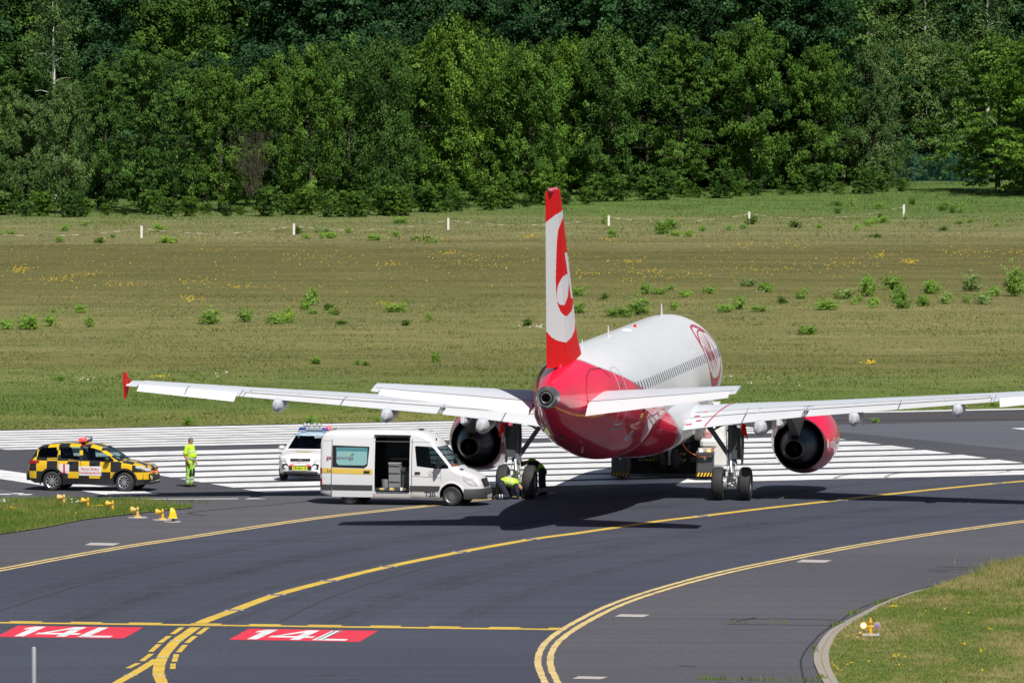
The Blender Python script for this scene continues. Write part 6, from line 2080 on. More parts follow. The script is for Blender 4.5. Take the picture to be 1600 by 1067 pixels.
for sg in (-1, 1):
    side_glass(Bv, fw, sg, glass_mat('cab glass', (.45, .52, .54), .25), van, 'cab_window', .03)
    side_strip(Bv, [(3.30, 2.30), (3.30, .40)], .02, sg, M_DARK, van)
    side_strip(Bv, [(4.34, 1.26), (4.36, .85)], .012, sg, M_SEAMG, van)
    side_strip(Bv, [(3.3, 1.02), (4.36, .98)], .014, sg, M_SEAMG, van, 'swage_line')
    side_strip(Bv, [(.1, 2.2), (4.0, 2.2)], .012, sg, M_SEAMG, van, 'roof_seam')
    b = MB()
    for (x0, x1) in (((3.24, 4.30),) if sg == -1 else ((.5, 4.30),)):
        pass
    side_panel(Bv, [(3.24, .50), (4.32, .50), (4.32, .69), (3.24, .69)], sg, M_GREYP, van, 'rub_strip', .018)
    if sg == -1: side_panel(Bv, [(.05, .50), (.68, .50), (.68, .69), (.05, .69)], sg, M_GREYP, van, 'rub_strip', .018)
    else: side_panel(Bv, [(1.5, .50), (3.24, .50), (3.24, .69), (1.5, .69)], sg, M_GREYP, van, 'rub_strip', .018)
    for xw in (1.08, 4.73):
        vs, fs = [], []
        for i in range(19):
            a = R(-8 + 196 * i / 18)
            for rr, of in ((.425, .03), (.50, .012)):
                xx, zz = xw + rr * math.cos(a), .37 + rr * math.sin(a)
                vs.append((xx, sg * (Bv.side(min(xx, 5.2), max(zz, .25)) + of), zz))
            if i: fs.append((2 * i - 2, 2 * i - 1, 2 * i + 1, 2 * i))
        b = MB(); b.add(vs, fs); b.build('wheel_arch', M_VANW, van)
        b = MB(); alloy(b, (0, 0, 0), .34, .225, sg, 14)
        wh = b.build('wheel', [M_TYRE, M_STEELRIM, M_DARK], van, 35); wh.location = (xw, sg * .855, .34)
        if xw > 4: wh.rotation_euler = (0, 0, R(-8))
    # bumper, lamps, mirror
    q = [(5.12, 1.06), (5.36, .98), (5.56, .80), (5.60, .70), (5.38, .74), (5.16, .90)]
    b = MB(); vs = []
    for x, z in q: vs.append((x, sg * (Bv.side(x, z) + .014), z))
    b.add(vs, [tuple(range(6))])
    b.add([(5.36, sg * (Bv.side(5.36, .98) + .012), .98), (5.56, sg * (Bv.side(5.56, .8) + .012), .80), (5.60, sg * (Bv.side(5.6, .7) + .012), .70), (5.69, sg * .50, .72), (5.60, sg * .52, .92), (5.47, sg * .62, 1.0)], [(0, 1, 2, 3, 4, 5)])
    b.build('headlight', M_LAMPW, van, 40)
    b = MB(); b.box((4.30, sg * 1.20, 1.50), (.12, .20, .38), ch=.05); b.box((4.36, sg * 1.05, 1.40), (.07, .2, .07)); b.build('door_mirror', M_BLACKP, van, 40)
    b = MB(); b.box((3.52, sg * (Bv.side(3.52, 1.14) + .03), 1.14), (.2, .04, .06), ch=.015); b.build('door_handle', M_BLACKP, van)
    for (z0, z1, mm) in ((1.06, 1.26, M_TAILR), (.92, 1.04, M_LAMPW), (.60, .90, M_TAILR)):
        b = MB(); b.add([(.0, sg * .915, z0), (.09, sg * .978, z0), (.09, sg * .978, z1), (.0, sg * .915, z1), (-.012, sg * .80, z0), (-.012, sg * .80, z1)], [(0, 1, 2, 3), (0, 3, 5, 4)]); b.build('tail_lamp', mm, van)
rings = []
for x, y in ((5.18, -.975), (5.42, -.90), (5.60, -.76), (5.72, -.56), (5.78, -.3), (5.79, 0), (5.78, .3), (5.72, .56), (5.60, .76), (5.42, .90), (5.18, .975)):
    n_ = Vector((max(.0, (x - 5.1)) , y, 0)).normalized() * .03
    rings.append([(x + n_.x, y + n_.y, .24), (x + n_.x * 2, y + n_.y * 2, .30), (x + n_.x * 2, y + n_.y * 2, .50), (x + n_.x, y + n_.y, .60), (x - .25 * (x - 5) , y * .9, .60), (x - .25 * (x - 5), y * .9, .24)])
b = MB(); b.loft(rings); b.build('front_bumper', M_GREYP, van, 35)
b = MB(); b.box((5.80, 0, .44), (.05, .9, .14), ch=.02); b.build('bumper_vent', M_DARK, van)
b = MB(); b.add([(5.635, -.40, .93), (5.635, .40, .93), (5.750, .34, .66), (5.750, -.34, .66)], [(0, 1, 2, 3)]); gr = b.build('grille', M_DARK, van)
b = MB()
for i in range(4):
    f = (i + .5) / 4
    b.box((5.640 + .115 * f, 0, .93 - .27 * f), (.02, .74 - .12 * f, .022))
b.build('grille_slat', M_GREYP, gr)
b = MB(); b.tube([(5.72 + .0, .085 * math.cos(a), .79 + .085 * math.sin(a)) for a in [2 * math.pi * k / 20 for k in range(20)]], .008, 5, close=True)
for a in (90, 210, 330): b.tube([(5.722, 0, .79), (5.722, .085 * math.cos(R(a)), .79 + .085 * math.sin(R(a)))], .007, 4)
b.build('badge', M_CHROME, gr)
b = MB(); b.box((5.84, 0, .33), (.015, .52, .11)); pl = b.build('number_plate', M_PLATE, van)
b = MB(); b.box((5.85, -.235, .33), (.008, .045, .11)); b.build('plate_band', M_BLUELENS, pl)
for y in (-.13, -.02, .10):
    b = MB(); b.box((5.852, y, .33), (.006, .05, .05)); b.build('plate_mark', mat('grey green mark', (.3, .36, .34), .5), pl)
# windscreen
b = MB(); n = 10
lo = [(4.66 + .07 * (1 - (2 * i / n - 1) ** 2), .82 * (2 * i / n - 1), 1.36) for i in range(n + 1)]
hi = [(4.08 + .07 * (1 - (2 * i / n - 1) ** 2), .72 * (2 * i / n - 1), 2.04) for i in range(n + 1)]
b.add(lo + hi, [(i, i + 1, n + 2 + i, n + 1 + i) for i in range(n)]); b.build('windscreen', M_GLASS, van, 40)
for y in (-.3, .35):
    b = MB(); b.tube([(4.80, y, 1.36), (4.72, y + .3, 1.44), (4.70, y + .45, 1.46)], .010, 5); b.build('wiper', M_BLACKP, van)
b = MB()
for y in (-.52, .52):
    x = 4.98; z = Bv.topz(x, y) + .008
    b.box((x, y, z), (.12, .26, .008), Matrix.Rotation(R(22), 3, 'Y'))
b.build('bonnet_vent', M_DARK, van)
b = MB(); b.box((3.45, -.2, 2.60), (.18, .12, .05), ch=.02); b.build('roof_vent', M_BLACKP, van)
b = MB(); b.box((4.02, -.35, 2.27), (.03, .06, .09)); b.build('marker_lamp', M_BLACKP, van)
# sliding door standing open towards the rear
def dside(x, z, off): return -(Bv.side(max(.3, x), z) + off)
dz = lin(.27, 2.33, 14)
rings = []
for x in lin(.46, 1.93, 8):
    rings.append([(x, dside(x, z, .085), z) for z in dz] + [(x, dside(x, z, .045), z) for z in reversed(dz)])
b = MB(); b.loft(rings); sd_o = b.build('sliding_door', M_VANW, van, 30)
def dpanel(poly, off, m, name, parent=sd_o):
    bm = bmesh.new(); bm.faces.new([bm.verts.new((x, z, 0)) for x, z in poly]); bmesh.ops.triangulate(bm, faces=bm.faces)
    bmesh.ops.subdivide_edges(bm, edges=bm.edges, cuts=2, use_grid_fill=True)
    for v in bm.verts: v.co = (v.co.x, dside(v.co.x, v.co.y, off), v.co.y)
    me = bpy.data.meshes.new(name); bm.to_mesh(me); bm.free()
    return link(name, me, m, parent)
wf = dpanel([(.47, 1.29), (1.62, 1.27), (1.74, 1.36), (1.80, 2.02), (.47, 2.05)], .091, M_BLACKP, 'window_frame')
dpanel(rrect(.62, 1.72, 1.37, 1.98, .12, 3), .095, mat('teal tinted window', (.25, .48, .47), .15, coat=.6), 'tinted_pane')
dpanel([(.60, 1.85), (1.73, 1.85), (1.74, 1.97), (.60, 1.98)], .097, mat('darker teal window band', (.08, .24, .27), .15, coat=.6), 'tinted_pane')
dpanel([(.47, 1.08), (1.92, 1.06), (1.92, 1.24), (.47, 1.26)], .090, mat('yellow stripe film', (.72, .50, .09), .45), 'yellow_stripe')
dpanel([(.47, .50), (1.92, .50), (1.92, .69), (.47, .69)], .092, M_GREYP, 'rub_strip')
b = MB(); b.box((1.72, dside(1.7, 1.14, .11), 1.15), (.22, .03, .07), ch=.012); b.build('door_handle', M_BLACKP, sd_o)
def dtext(txt, size, x, z, m, off=.099, sheet_par=sd_o, bold=.003, align='LEFT'):
    me = text_mesh(txt, size, bold=bold, align=align)
    for v in me.vertices:
        xx, zz = x + v.co.x, z + v.co.y
        v.co = Vector((xx, dside(xx, zz, off), zz))
    return link('lettering', me, m, sheet_par)
M_TXTG = mat('grey violet lettering', (.16, .13, .20), .5)
dtext('enwings', .19, .62, 1.62, M_TXTG)
for i, (x0, c_) in enumerate(((1.05, (.45, .5, .05)), (1.11, (.10, .12, .2)), (1.17, (.10, .12, .2)))):
    dpanel([(x0, 1.68), (x0 + .03, 1.68), (x0 + .10, 1.78), (x0 + .065, 1.78)], .099, mat('logo bar', c_, .5), 'logo_bar')
def btext(txt, size, x, z, m, bold=.003, parent=van, align='LEFT'):
    me = text_mesh(txt, size, bold=bold, align=align)
    for v in me.vertices:
        xx, zz = x + v.co.x, z + v.co.y
        v.co = Vector((xx, -(Bv.side(max(.1, xx), zz) + .012), zz))
    return link('lettering', me, m, parent)
btext('ge', .19, .24, 1.62, mat('magenta lettering', (.35, .05, .16), .5))
ys = side_panel(Bv, [(.1, 1.09), (.45, 1.09), (.45, 1.26), (.1, 1.26)], -1, mat('yellow stripe film', (.72, .50, .09), .45), van, 'yellow_stripe', .008)
btext('Lu', .15, .26, 1.17, mat('navy lettering', (.02, .03, .08), .5))
btext('T20', .24, 3.76, .39, mat('navy lettering', (.02, .03, .10), .5), .006)
b = MB(); b.tube([(4.0 + .085 * math.cos(a), -(Bv.side(4.0, 1.12) + .012), 1.13 + .085 * math.sin(a)) for a in [2 * math.pi * k / 24 for k in range(24)]], .006, 4, close=True)
b.tube([(3.95, -(Bv.side(4.0, 1.12) + .012), 1.12), (4.0, -(Bv.side(4.0, 1.12) + .012), 1.12), (4.05, -(Bv.side(4.0, 1.12) + .012), 1.16)], .007, 4)
b.build('crane_emblem', mat('pale blue grey', (.4, .43, .5), .5), van)
# door step, rail, inside fittings
b = MB(); b.box((2.6, -.80, .43), (1.26, .30, .05), ch=.01); b.build('door_step', M_CHROME, van)
b = MB(); b.box((2.6, -.955, .30), (1.3, .03, .06)); b.build('sill', mat('sill grey', (.4, .38, .36), .6), van)
b = MB(); b.box((2.6, -.89, 2.40), (1.30, .03, .06)); b.build('door_rail', M_BLACKP, van)
M_CAB = mat('cabinet grey', (.22, .23, .24), .5, var=.1); M_CAB2 = mat('cabinet dark', (.05, .055, .06), .5)
M_CARGO = mat('cargo lining', (.045, .055, .07), .6)
b = MB(); b.box((2.55, .72, 1.6), (1.3, .04, 1.4)); b.build('lining_panel', M_CARGO, van)
b = MB(); b.box((2.55, -.25, .99), (.42, .5, .82), ch=.015); cb = b.build('tool_cabinet', M_CAB, van)
for z in (1.33, 1.08, .78): 
    b = MB(); b.box((2.55, -.51, z), (.4, .02, .02)); b.build('drawer_handle', M_BLACKP, cb)
b = MB(); b.box((2.55, -.25, 1.42), (.44, .52, .05), ch=.01); b.build('cabinet_top', mat('cabinet lid', (.33, .34, .34), .5), cb)
b = MB(); b.box((2.98, -.2, .92), (.36, .5, .72), ch=.01); b.box((2.94, -.48, 1.22), (.1, .08, .16)); b.tube([(2.75, -.5, 1.25), (2.92, -.52, 1.18)], .012, 5); b.build('machine', M_CAB2, van)
b = MB(); b.lathe([(.56, .14), (.85, .15), (.86, .0)], 'z', (2.2, -.35, 0), 16); b.build('bucket', M_CAB, van, 40)
b = MB(); b.box((2.75, .1, 1.56), (.9, .5, .1), ch=.02); b.build('shelf', M_CAB2, van)
b = MB(); b.box((3.02, .69, 1.95), (.26, .02, .38)); nt_ = b.build('notice', M_PLATE, van)
b = MB(); b.box((3.02, .675, 2.05), (.24, .012, .13)); b.build('notice_heading', mat('orange paper', (.65, .35, .03), .6), nt_)
r_ = random.Random(3)
for k in range(16):
    b = MB(); cx = 2.05 + k * .072
    mm = [M_CAB2, M_PLATE, mat('yellow tool', (.6, .45, .02), .5), M_METAL, M_CAB2][k % 5]
    b.box((cx, -.66 + r_.uniform(-.08, .05), .545 + .0), (r_.uniform(.05, .11), .12, r_.uniform(.05, .11)), ch=.01); b.build('loose_tool', mm, van)
for y in (-.42, .42):
    b = MB(); b.box((3.75, y, .95), (.5, .5, .16), ch=.05); b.box((3.50, y, 1.32), (.16, .48, .62), Matrix.Rotation(R(-10), 3, 'Y'), ch=.05); b.box((3.44, y, 1.72), (.1, .28, .2), ch=.04); b.build('seat', M_SEAT, van, 40)
b = MB(); b.box((4.5, 0, 1.22), (.4, 1.7, .22), ch=.06); b.build('dashboard', M_INT, van)
b = MB(); b.box((4.55, .05, 1.36), (.16, .42, .08), ch=.03); b.build('folded_vest', mat('orange vest', (.75, .13, .03), .6), van, 40)
b = MB(); b.tube([(4.2 + .10 * math.sin(a), .42 + .21 * math.cos(a), 1.33 + .18 * math.sin(a)) for a in [2 * math.pi * k / 18 for k in range(18)]], .016, 6, close=True); b.build('steering_wheel', M_BLACKP, van)
b = MB(); b.tube([(3.3 + .05 * math.sin(a) * 0, -.2, 0) for a in (0, 1)], .001, 3) if False else None
place(van, (1.08, -.97, 0), 546.5, 788, (math.cos(R(-14.5)), math.sin(R(-14.5))))

# --- towing tractor gripping the nose wheel
tug = thing('tow_tractor', 'low grey and white towing tractor holding the nose wheel under the airliner', 'tow tractor')
TX = plane.matrix_basis.to_translation() if False else None
ca, sa = math.cos(YAW), math.sin(YAW)
np_w = Vector((3.93 + sa * (G0 - 5.07), 337.9 + ca * (G0 - 5.07), 0))
tug.location = (np_w.x - .18, np_w.y - 1.6, 0)
tug.rotation_euler = (0, 0, -R(3))
M_TUGD = mat('tractor dark grey', (.06, .063, .068), .55, var=.2, vscale=3)
M_TUGW = mat('tractor white paint', (.66, .65, .62), .5, var=.1, vscale=3)
M_HAZY = mat('hazard yellow', (.75, .45, .02), .5)
def hazard(b, x0, x1, z0, z1, y, n):
    w_ = (x1 - x0) / n
    for i in range(n):
        a = x0 + i * w_
        b.add([(a, y, z0), (a + w_ * .5, y, z0), (a + w_, y, z1), (a + w_ * .5, y, z1)], [(0, 1, 2, 3)])
for sg in (-1, 1):
    x0, x1 = (-1.95, -1.30) if sg < 0 else (1.12, 1.75)
    b = MB(); b.box(((x0 + x1) / 2, 1.2, .62), (x1 - x0, 2.4, .80), ch=.05); b.box(((x0 + x1) / 2, 0.2, .98), (x1 - x0 + .03, .8, .14), ch=.03)
    pod = b.build('side_pod', M_TUGD, tug)
    b = MB(); b.box(((x0 + x1) / 2, -.02, .22), (x1 - x0, .06, .16)); b.build('bumper_bar', M_DARK, pod)
    b = MB(); hazard(b, x0 + .02, x1 - .02, .15, .29, -.055, 5); b.build('hazard_stripe', M_HAZY if sg > 0 else mat('shaded hazard yellow', (.40, .24, .03), .7), pod)  # left pod's stripe has shadow put into its colour
    b = MB(); b.box(((x0 + x1) / 2, -.02, 1.02), (.5, .06, .32), ch=.02); lp = b.build('lamp_panel', mat('pale lamp panel', (.42, .40, .38), .5), pod)
    for k, mm in enumerate((M_WHITEEMIT, M_ORANGEEMIT) if sg > 0 else (M_PLATE, M_WHITEEMIT)):
        b = MB(); b.lathe([(-.05, .0), (-.045, .055), (0, .06)], 'y', ((x0 + x1) / 2 - .14 + .28 * k, -.05, 1.06), 16); b.build('lamp', mm, lp)
    b = MB(); b.box(((x0 + x1) / 2, -.03, .80), (.09, .05, .1)); b.build('hook', M_PLATE, pod)
    b = MB(); wheel_mesh(b, ((x0 + x1) / 2 + sg * .04, 1.6, .42), .42, .36); b.build('wheel', [M_TYRE, M_TUGD], tug, 35)
    b = MB(); wheel_mesh(b, ((x0 + x1) / 2 - .0, 6.0, .45), .45, .38); b.build('wheel', [M_TYRE, M_TUGD], tug, 35)
b = MB(); b.box((-.1, 4.6, .75), (2.7, 4.6, .9), ch=.05); b.box((-.1, 2.4, .62), (2.3, .6, .5), ch=.04); b.box((-.1, 3.2, 1.3), (2.3, 1.6, .3), ch=.06)
ch_ = b.build('chassis', M_TUGD, tug)
b = MB(); b.box((-.1, 2.06, .70), (2.5, .06, 1.15)); b.build('dark_fill_plate', M_DARK, ch_)  # added dark plate that makes the gap under the chassis look solid dark
for x in (-.62, .35):
    b = MB(); hazard(b, x - .34, x + .34, .80, .88, 2.02, 5); hazard(b, x - .34, x + .34, .58, .66, 2.02, 5); b.build('hazard_stripe', M_HAZY, ch_)
b = MB()
for k in range(26):
    b.box((r_.uniform(-1.2, 1.0), r_.uniform(1.7, 2.1), r_.uniform(.5, 1.35)), (r_.uniform(.06, .3), .2, r_.uniform(.05, .2)), ch=.01)
tag(b.build('lifting_gear', M_TUGD, tug), kind='stuff')
b = MB(); b.box((1.86, 3.6, .95), (.62, 6.0, 1.0), ch=.08); b.box((1.55, 1.2, 1.30), (.62, 1.4, .36), Matrix.Rotation(R(0), 3, 'X'), ch=.1); b.box((1.55, 3.2, 1.62), (1.1, 3.4, .5), ch=.08); b.build('engine_housing', M_TUGW, tug, 30)
b = MB(); b.box((-1.75, 4.6, .95), (.6, 4.2, .9), ch=.08); b.build('engine_housing', M_TUGW, tug, 30)
b = MB(); b.box((1.05, 5.0, 1.72), (1.5, 1.6, .34), ch=.05); b.box((1.05, 5.0, 2.52), (1.54, 1.64, .07), ch=.02)
for (x, y) in ((.34, 4.24), (1.76, 4.24), (.34, 5.76), (1.76, 5.76)): b.box((x, y, 2.2), (.08, .08, .62))
b.box((1.72, 4.22, 2.2), (.2, .06, .62))
cab_ = b.build('driver_cab', M_TUGW, tug)
b = MB(); b.box((1.05, 4.22, 2.2), (1.34, .02, .6)); b.build('cab_window', mat('dark green glass', (.03, .07, .07), .08, coat=1), cab_)
b = MB()
for x in (1.62, 1.86): b.tube([(x + .12, 1.9, 1.2), (x + .12, 1.9, 2.42)], .025, 6)
for z in (1.5, 1.8, 2.1, 2.38): b.tube([(1.74, 1.9, z), (1.98, 1.9, z)], .02, 6)
b.build('ladder', M_HAZY, tug)
b = MB(); b.tube(smooth_poly([(.55, -.02, 1.55), (.75, -.1, 1.15), (1.1, -.12, .92), (1.4, -.14, .86), (1.65, -.14, .98), (1.72, -.1, 1.22)], 6), .022, 6); b.build('cable', mat('orange cable', (.65, .14, .03), .6), tug)
b = MB(); b.lathe([(0, .16), (.2, .17), (.24, .05)], 'z', (1.5, .9, 1.5), 16, capb=True); b.build('coiled_hose', mat('pinkish hose', (.5, .25, .25), .6), tug)
b = MB(); b.box((.55, 1.0, 1.5), (.16, .06, .14)); b.build('work_light', M_WHITEEMIT, tug)

# ================================================================== PEOPLE
def skin_mesh(name, pts, edges, m, parent, sub=2, root=0, vox=0.013):
    """pts: {key: (x, y, z, radius or (depth, width))}; tapered limbs and joints fused by a voxel remesh into one continuous skin"""
    mb = MB()
    def dims(r): return r if isinstance(r, tuple) else (r, r)
    n = 16
    used = set(k for e in edges for k in e)
    for k in used:
        x, y, z, r = pts[k]
        d, w_ = dims(r)
        h = min(d, w_)
        vs, fs = [(x, y, z + h)], []
        for i in range(1, 7):
            t = math.pi * i / 7
            for j in range(n):
                q = 2 * math.pi * j / n
                vs.append((x + d * math.sin(t) * math.cos(q), y + w_ * math.sin(t) * math.sin(q), z + h * math.cos(t)))
        vs.append((x, y, z - h))
        for j in range(n):
            l = (j + 1) % n
            fs.append((0, 1 + j, 1 + l))
            for i in range(5): fs.append((1 + i * n + j, 1 + (i + 1) * n + j, 1 + (i + 1) * n + l, 1 + i * n + l))
            fs.append((1 + 5 * n + j, len(vs) - 1, 1 + 5 * n + l))
        mb.add(vs, fs)
    for a_, b_ in edges:
        A, B_ = Vector(pts[a_][:3]), Vector(pts[b_][:3])
        if (B_ - A).length < 1e-4: continue
        ax = (B_ - A).normalized()
        Yv = Vector((0, 1, 0))
        v_ = (Yv - ax * ax.dot(Yv))
        if v_.length < .2: v_ = Vector((0, 0, 1)) - ax * ax.z
        v_.normalize(); u_ = ax.cross(v_)
        rings = []
        for P, r in ((A, pts[a_][3]), (B_, pts[b_][3])):
            d, w_ = dims(r)
            rings.append([P + u_ * d * math.cos(2 * math.pi * j / n) + v_ * w_ * math.sin(2 * math.pi * j / n) for j in range(n)])
        mb.loft(rings)
    o = mb.build(name, m)
    md = o.modifiers.new('remesh', 'REMESH'); md.mode = 'VOXEL'; md.voxel_size = vox
    sm = o.modifiers.new('smooth', 'SMOOTH'); sm.factor = .5; sm.iterations = 3
    apply_mods(o)
    o.data.materials.clear(); o.data.materials.append(m)
    o.data.polygons.foreach_set('use_smooth', [True] * len(o.data.polygons))
    o.parent = parent
    return o
M_SKIN = mat('skin', (0.45, 0.22, 0.14), 0.55, var=.08, vscale=9)
M_HAIRG = mat('grey hair', (0.14, 0.14, 0.14), 0.8, var=.3, vscale=30)
M_HAIRD = mat('dark hair', (0.02, 0.016, 0.013), 0.7)
M_HIVIS = mat('yellow high visibility cloth', (0.50, 0.80, 0.03), 0.75, var=.08, vscale=5, bump=.3, bscale=9)
M_HIVIG = mat('green yellow trouser cloth', (0.36, 0.74, 0.05), 0.75, var=.08, vscale=5, bump=.3, bscale=9)
M_NAVY = mat('navy cloth', (0.012, 0.016, 0.035), 0.8, var=.25, vscale=6, bump=.3, bscale=9)
M_REFL = mat('reflective band', (0.55, 0.57, 0.58), 0.4)
M_SHOE = mat('black shoe', (0.012, 0.012, 0.013), 0.5)
BODY_E = [('pel', 'bel'), ('bel', 'che'), ('che', 'nek'), ('nek', 'hed'), ('hed', 'top')]
for s_ in 'lr':
    BODY_E += [('pel', 'hip' + s_), ('hip' + s_, 'kne' + s_), ('kne' + s_, 'ank' + s_), ('ank' + s_, 'toe' + s_), ('che', 'sho' + s_), ('sho' + s_, 'elb' + s_), ('elb' + s_, 'wri' + s_), ('wri' + s_, 'pal' + s_)]
def sub(p, keys, grow=1.0, add=0.0):
    out = {}
    for k in keys:
        x, y, z, r = p[k]
        rr = tuple(q * grow + add for q in r) if isinstance(r, tuple) else r * grow + add
        out[k] = (x, y, z, rr)
    return out
def mid(p, a, b, t, r=None):
    A, B_ = p[a], p[b]
    ra = A[3][0] if isinstance(A[3], tuple) else A[3]; rb = B_[3][0] if isinstance(B_[3], tuple) else B_[3]
    return tuple(A[i] + (B_[i] - A[i]) * t for i in range(3)) + ((ra + (rb - ra) * t) if r is None else r,)
def person(root, p, face_dir, top_m, leg_m, hair_m, sleeves=True, vest=None, hat=False):
    body = skin_mesh('body', p, BODY_E, M_SKIN, root)
    # hands: five unequal fingers
    for s_ in 'lr':
        w_ = Vector(p['wri' + s_][:3]); pa = Vector(p['pal' + s_][:3]); d = (pa - w_).normalized()
        sd_ = d.cross(Vector((0, 0, 1)) if abs(d.z) < .8 else Vector((1, 0, 0))).normalized()
        b = MB()
        for i, (o_, L) in enumerate(((-.030, .060), (-.010, .072), (.010, .068), (.028, .052))):
            q = pa + sd_ * o_ + d * .015
            c_ = d.cross(sd_)
            b.tube([q, q + d * L * .5 + c_ * .006, q + d * L * .85 + c_ * .022], [.0095, .009, .007], 6)
        q = w_.lerp(pa, .5) - sd_ * .03
        b.tube([q, q - sd_ * .02 + d * .03, q - sd_ * .025 + d * .055], [.011, .010, .008], 6)
        b.build('fingers', M_SKIN, body, 50)
    # head features
    h = Vector(p['hed'][:3]); t = Vector(p['top'][:3]); n = Vector(p['nek'][:3])
    up = (t - n).normalized(); f = (Vector(face_dir) - up * Vector(face_dir).dot(up)).normalized(); sd_ = up.cross(f)
    r = .088
    b = MB()
    b.tube([h + f * (r - .01) + up * .02, h + f * (r + .022) - up * .012, h + f * (r - .0) - up * .022], [.008, .014, .009], 6)
    b.build('nose', M_SKIN, body, 60)
    for s_ in (-1, 1):
        b = MB(); b.lathe([(0, .02), (.014, .022), (.02, .008)], 'x', (0, 0, 0), 8, M=Matrix((sd_ * s_, f, up)).transposed()); o = b.build('ear', M_SKIN, body, 60); o.location = h + sd_ * s_ * (r - .008)
        b = MB(); b.box(h + f * (r - .004) + sd_ * s_ * .032 + up * .022, (.012, .012, .010)); b.build('eye', M_SHOE, body)
    b = MB(); b.tube([h + f * (r - .008) - up * .045 + sd_ * .022, h + f * (r - .002) - up * .047, h + f * (r - .008) - up * .045 - sd_ * .022], .005, 5); b.build('mouth', mat('lip', (.3, .1, .08), .5), body)
    b = MB(); vs = []; fs = []
    nn = 16
    Mx = Matrix((f, sd_, up)).transposed()
    for i in range(8):
        th = R(4 + i * 14)
        for k in range(nn):
            a = 2 * math.pi * k / nn
            fr = max(0, math.cos(a))
            thk = min(th, R(102 - 50 * fr))
            rr = r * (1.15 - .07 * fr) + .004 * math.sin(7 * a + i)
            vs.append(h + up * .018 + Mx @ Vector((rr * math.sin(thk) * math.cos(a) * 1.02, rr * math.sin(thk) * math.sin(a) * .96, rr * math.cos(thk) * 1.12)))
    for i in range(7):
        for k in range(nn):
            l = (k + 1) % nn
            fs.append((i * nn + k, i * nn + l, (i + 1) * nn + l, (i + 1) * nn + k))
    fs.append(tuple(range(nn)))
    b.add(vs, fs); b.build('cap' if hat else 'hair', hair_m, body, 60)
    # clothes: skins a little larger than the body, ending at cuffs and hems
    tk = ['pel', 'bel', 'che', 'shol', 'shor']
    q = sub(p, tk, 1.0, .022)
    q['neb'] = mid(p, 'che', 'nek', .75, .075)
    q['hem'] = mid(p, 'pel', 'bel', -.35, .13)
    E = [('hem', 'pel'), ('pel', 'bel'), ('bel', 'che'), ('che', 'neb'), ('che', 'shol'), ('che', 'shor')]
    for s_ in 'lr':
        if sleeves == 'long':
            q['e' + s_] = mid(p, 'sho' + s_, 'elb' + s_, 1.0); q['e' + s_] = q['e' + s_][:3] + (q['e' + s_][3] + .018,)
            q['w' + s_] = mid(p, 'elb' + s_, 'wri' + s_, .92); q['w' + s_] = q['w' + s_][:3] + (q['w' + s_][3] + .014,)
            E += [('sho' + s_, 'e' + s_), ('e' + s_, 'w' + s_)]
        elif sleeves == 'short':
            q['e' + s_] = mid(p, 'sho' + s_, 'elb' + s_, .75); q['e' + s_] = q['e' + s_][:3] + (q['e' + s_][3] + .028,)
            E += [('sho' + s_, 'e' + s_)]
    shirt = skin_mesh('shirt', q, E, top_m, root)
    q = {}
    q['pel'] = sub(p, ['pel'], 1.0, .004)['pel']
    q['wst'] = mid(p, 'pel', 'bel', .6, .13)
    E = [('pel', 'wst')]
    for s_ in 'lr':
        q.update(sub(p, ['hip' + s_, 'kne' + s_], 1.0, .024))
        a = mid(p, 'kne' + s_, 'ank' + s_, .9); q['a' + s_] = a[:3] + (a[3] + .032,)
        E += [('pel', 'hip' + s_), ('hip' + s_, 'kne' + s_), ('kne' + s_, 'a' + s_)]
    trs = skin_mesh('trousers', q, E, leg_m, root, root=0)
    if vest:
        q = sub(p, tk, 1.0, .045)
        q['shol'] = mid(p, 'che', 'shol', .8); q['shor'] = mid(p, 'che', 'shor', .8)
        q['shol'] = q['shol'][:3] + (.10,); q['shor'] = q['shor'][:3] + (.10,)
        q['pel'] = mid(p, 'pel', 'bel', .45, .165); 
        skin_mesh('vest', q, [('pel', 'bel'), ('bel', 'che'), ('che', 'shol'), ('che', 'shor')], vest, root)
    for s_ in 'lr':
        a, t_ = Vector(p['ank' + s_][:3]), Vector(p['toe' + s_][:3])
        back_ = a - (t_ - a).normalized() * .05
        qq = {'h': (back_.x, back_.y, back_.z - .02, .045), 'm': tuple(a.lerp(t_, .5)) + (.052,), 't': tuple(t_) + (.042,)}
        skin_mesh('shoe', qq, [('h', 'm'), ('m', 't')], M_SHOE, root)
    return body, shirt, trs
def band(name, a, b_, t, rx, wd, m, parent, ry=None):
    """reflective band round a limb or the trunk between two joints"""
    A, B_ = Vector(a[:3]), Vector(b_[:3])
    ax = (B_ - A).normalized()
    u_ = ax.cross(Vector((0, 1, 0)));  u_.normalize(); v_ = ax.cross(u_)
    ry = ry or rx
    c = A.lerp(B_, t); vs = []; fs = []; n = 22
    for s_ in (-.5, .5):
        for k in range(n):
            q = 2 * math.pi * k / n
            vs.append(c + ax * s_ * wd + u_ * rx * math.cos(q) + v_ * ry * math.sin(q))
    for k in range(n): fs.append((k, (k + 1) % n, n + (k + 1) % n, n + k))
    b = MB(); b.add(vs, fs); return b.build(name, m, parent, 60)

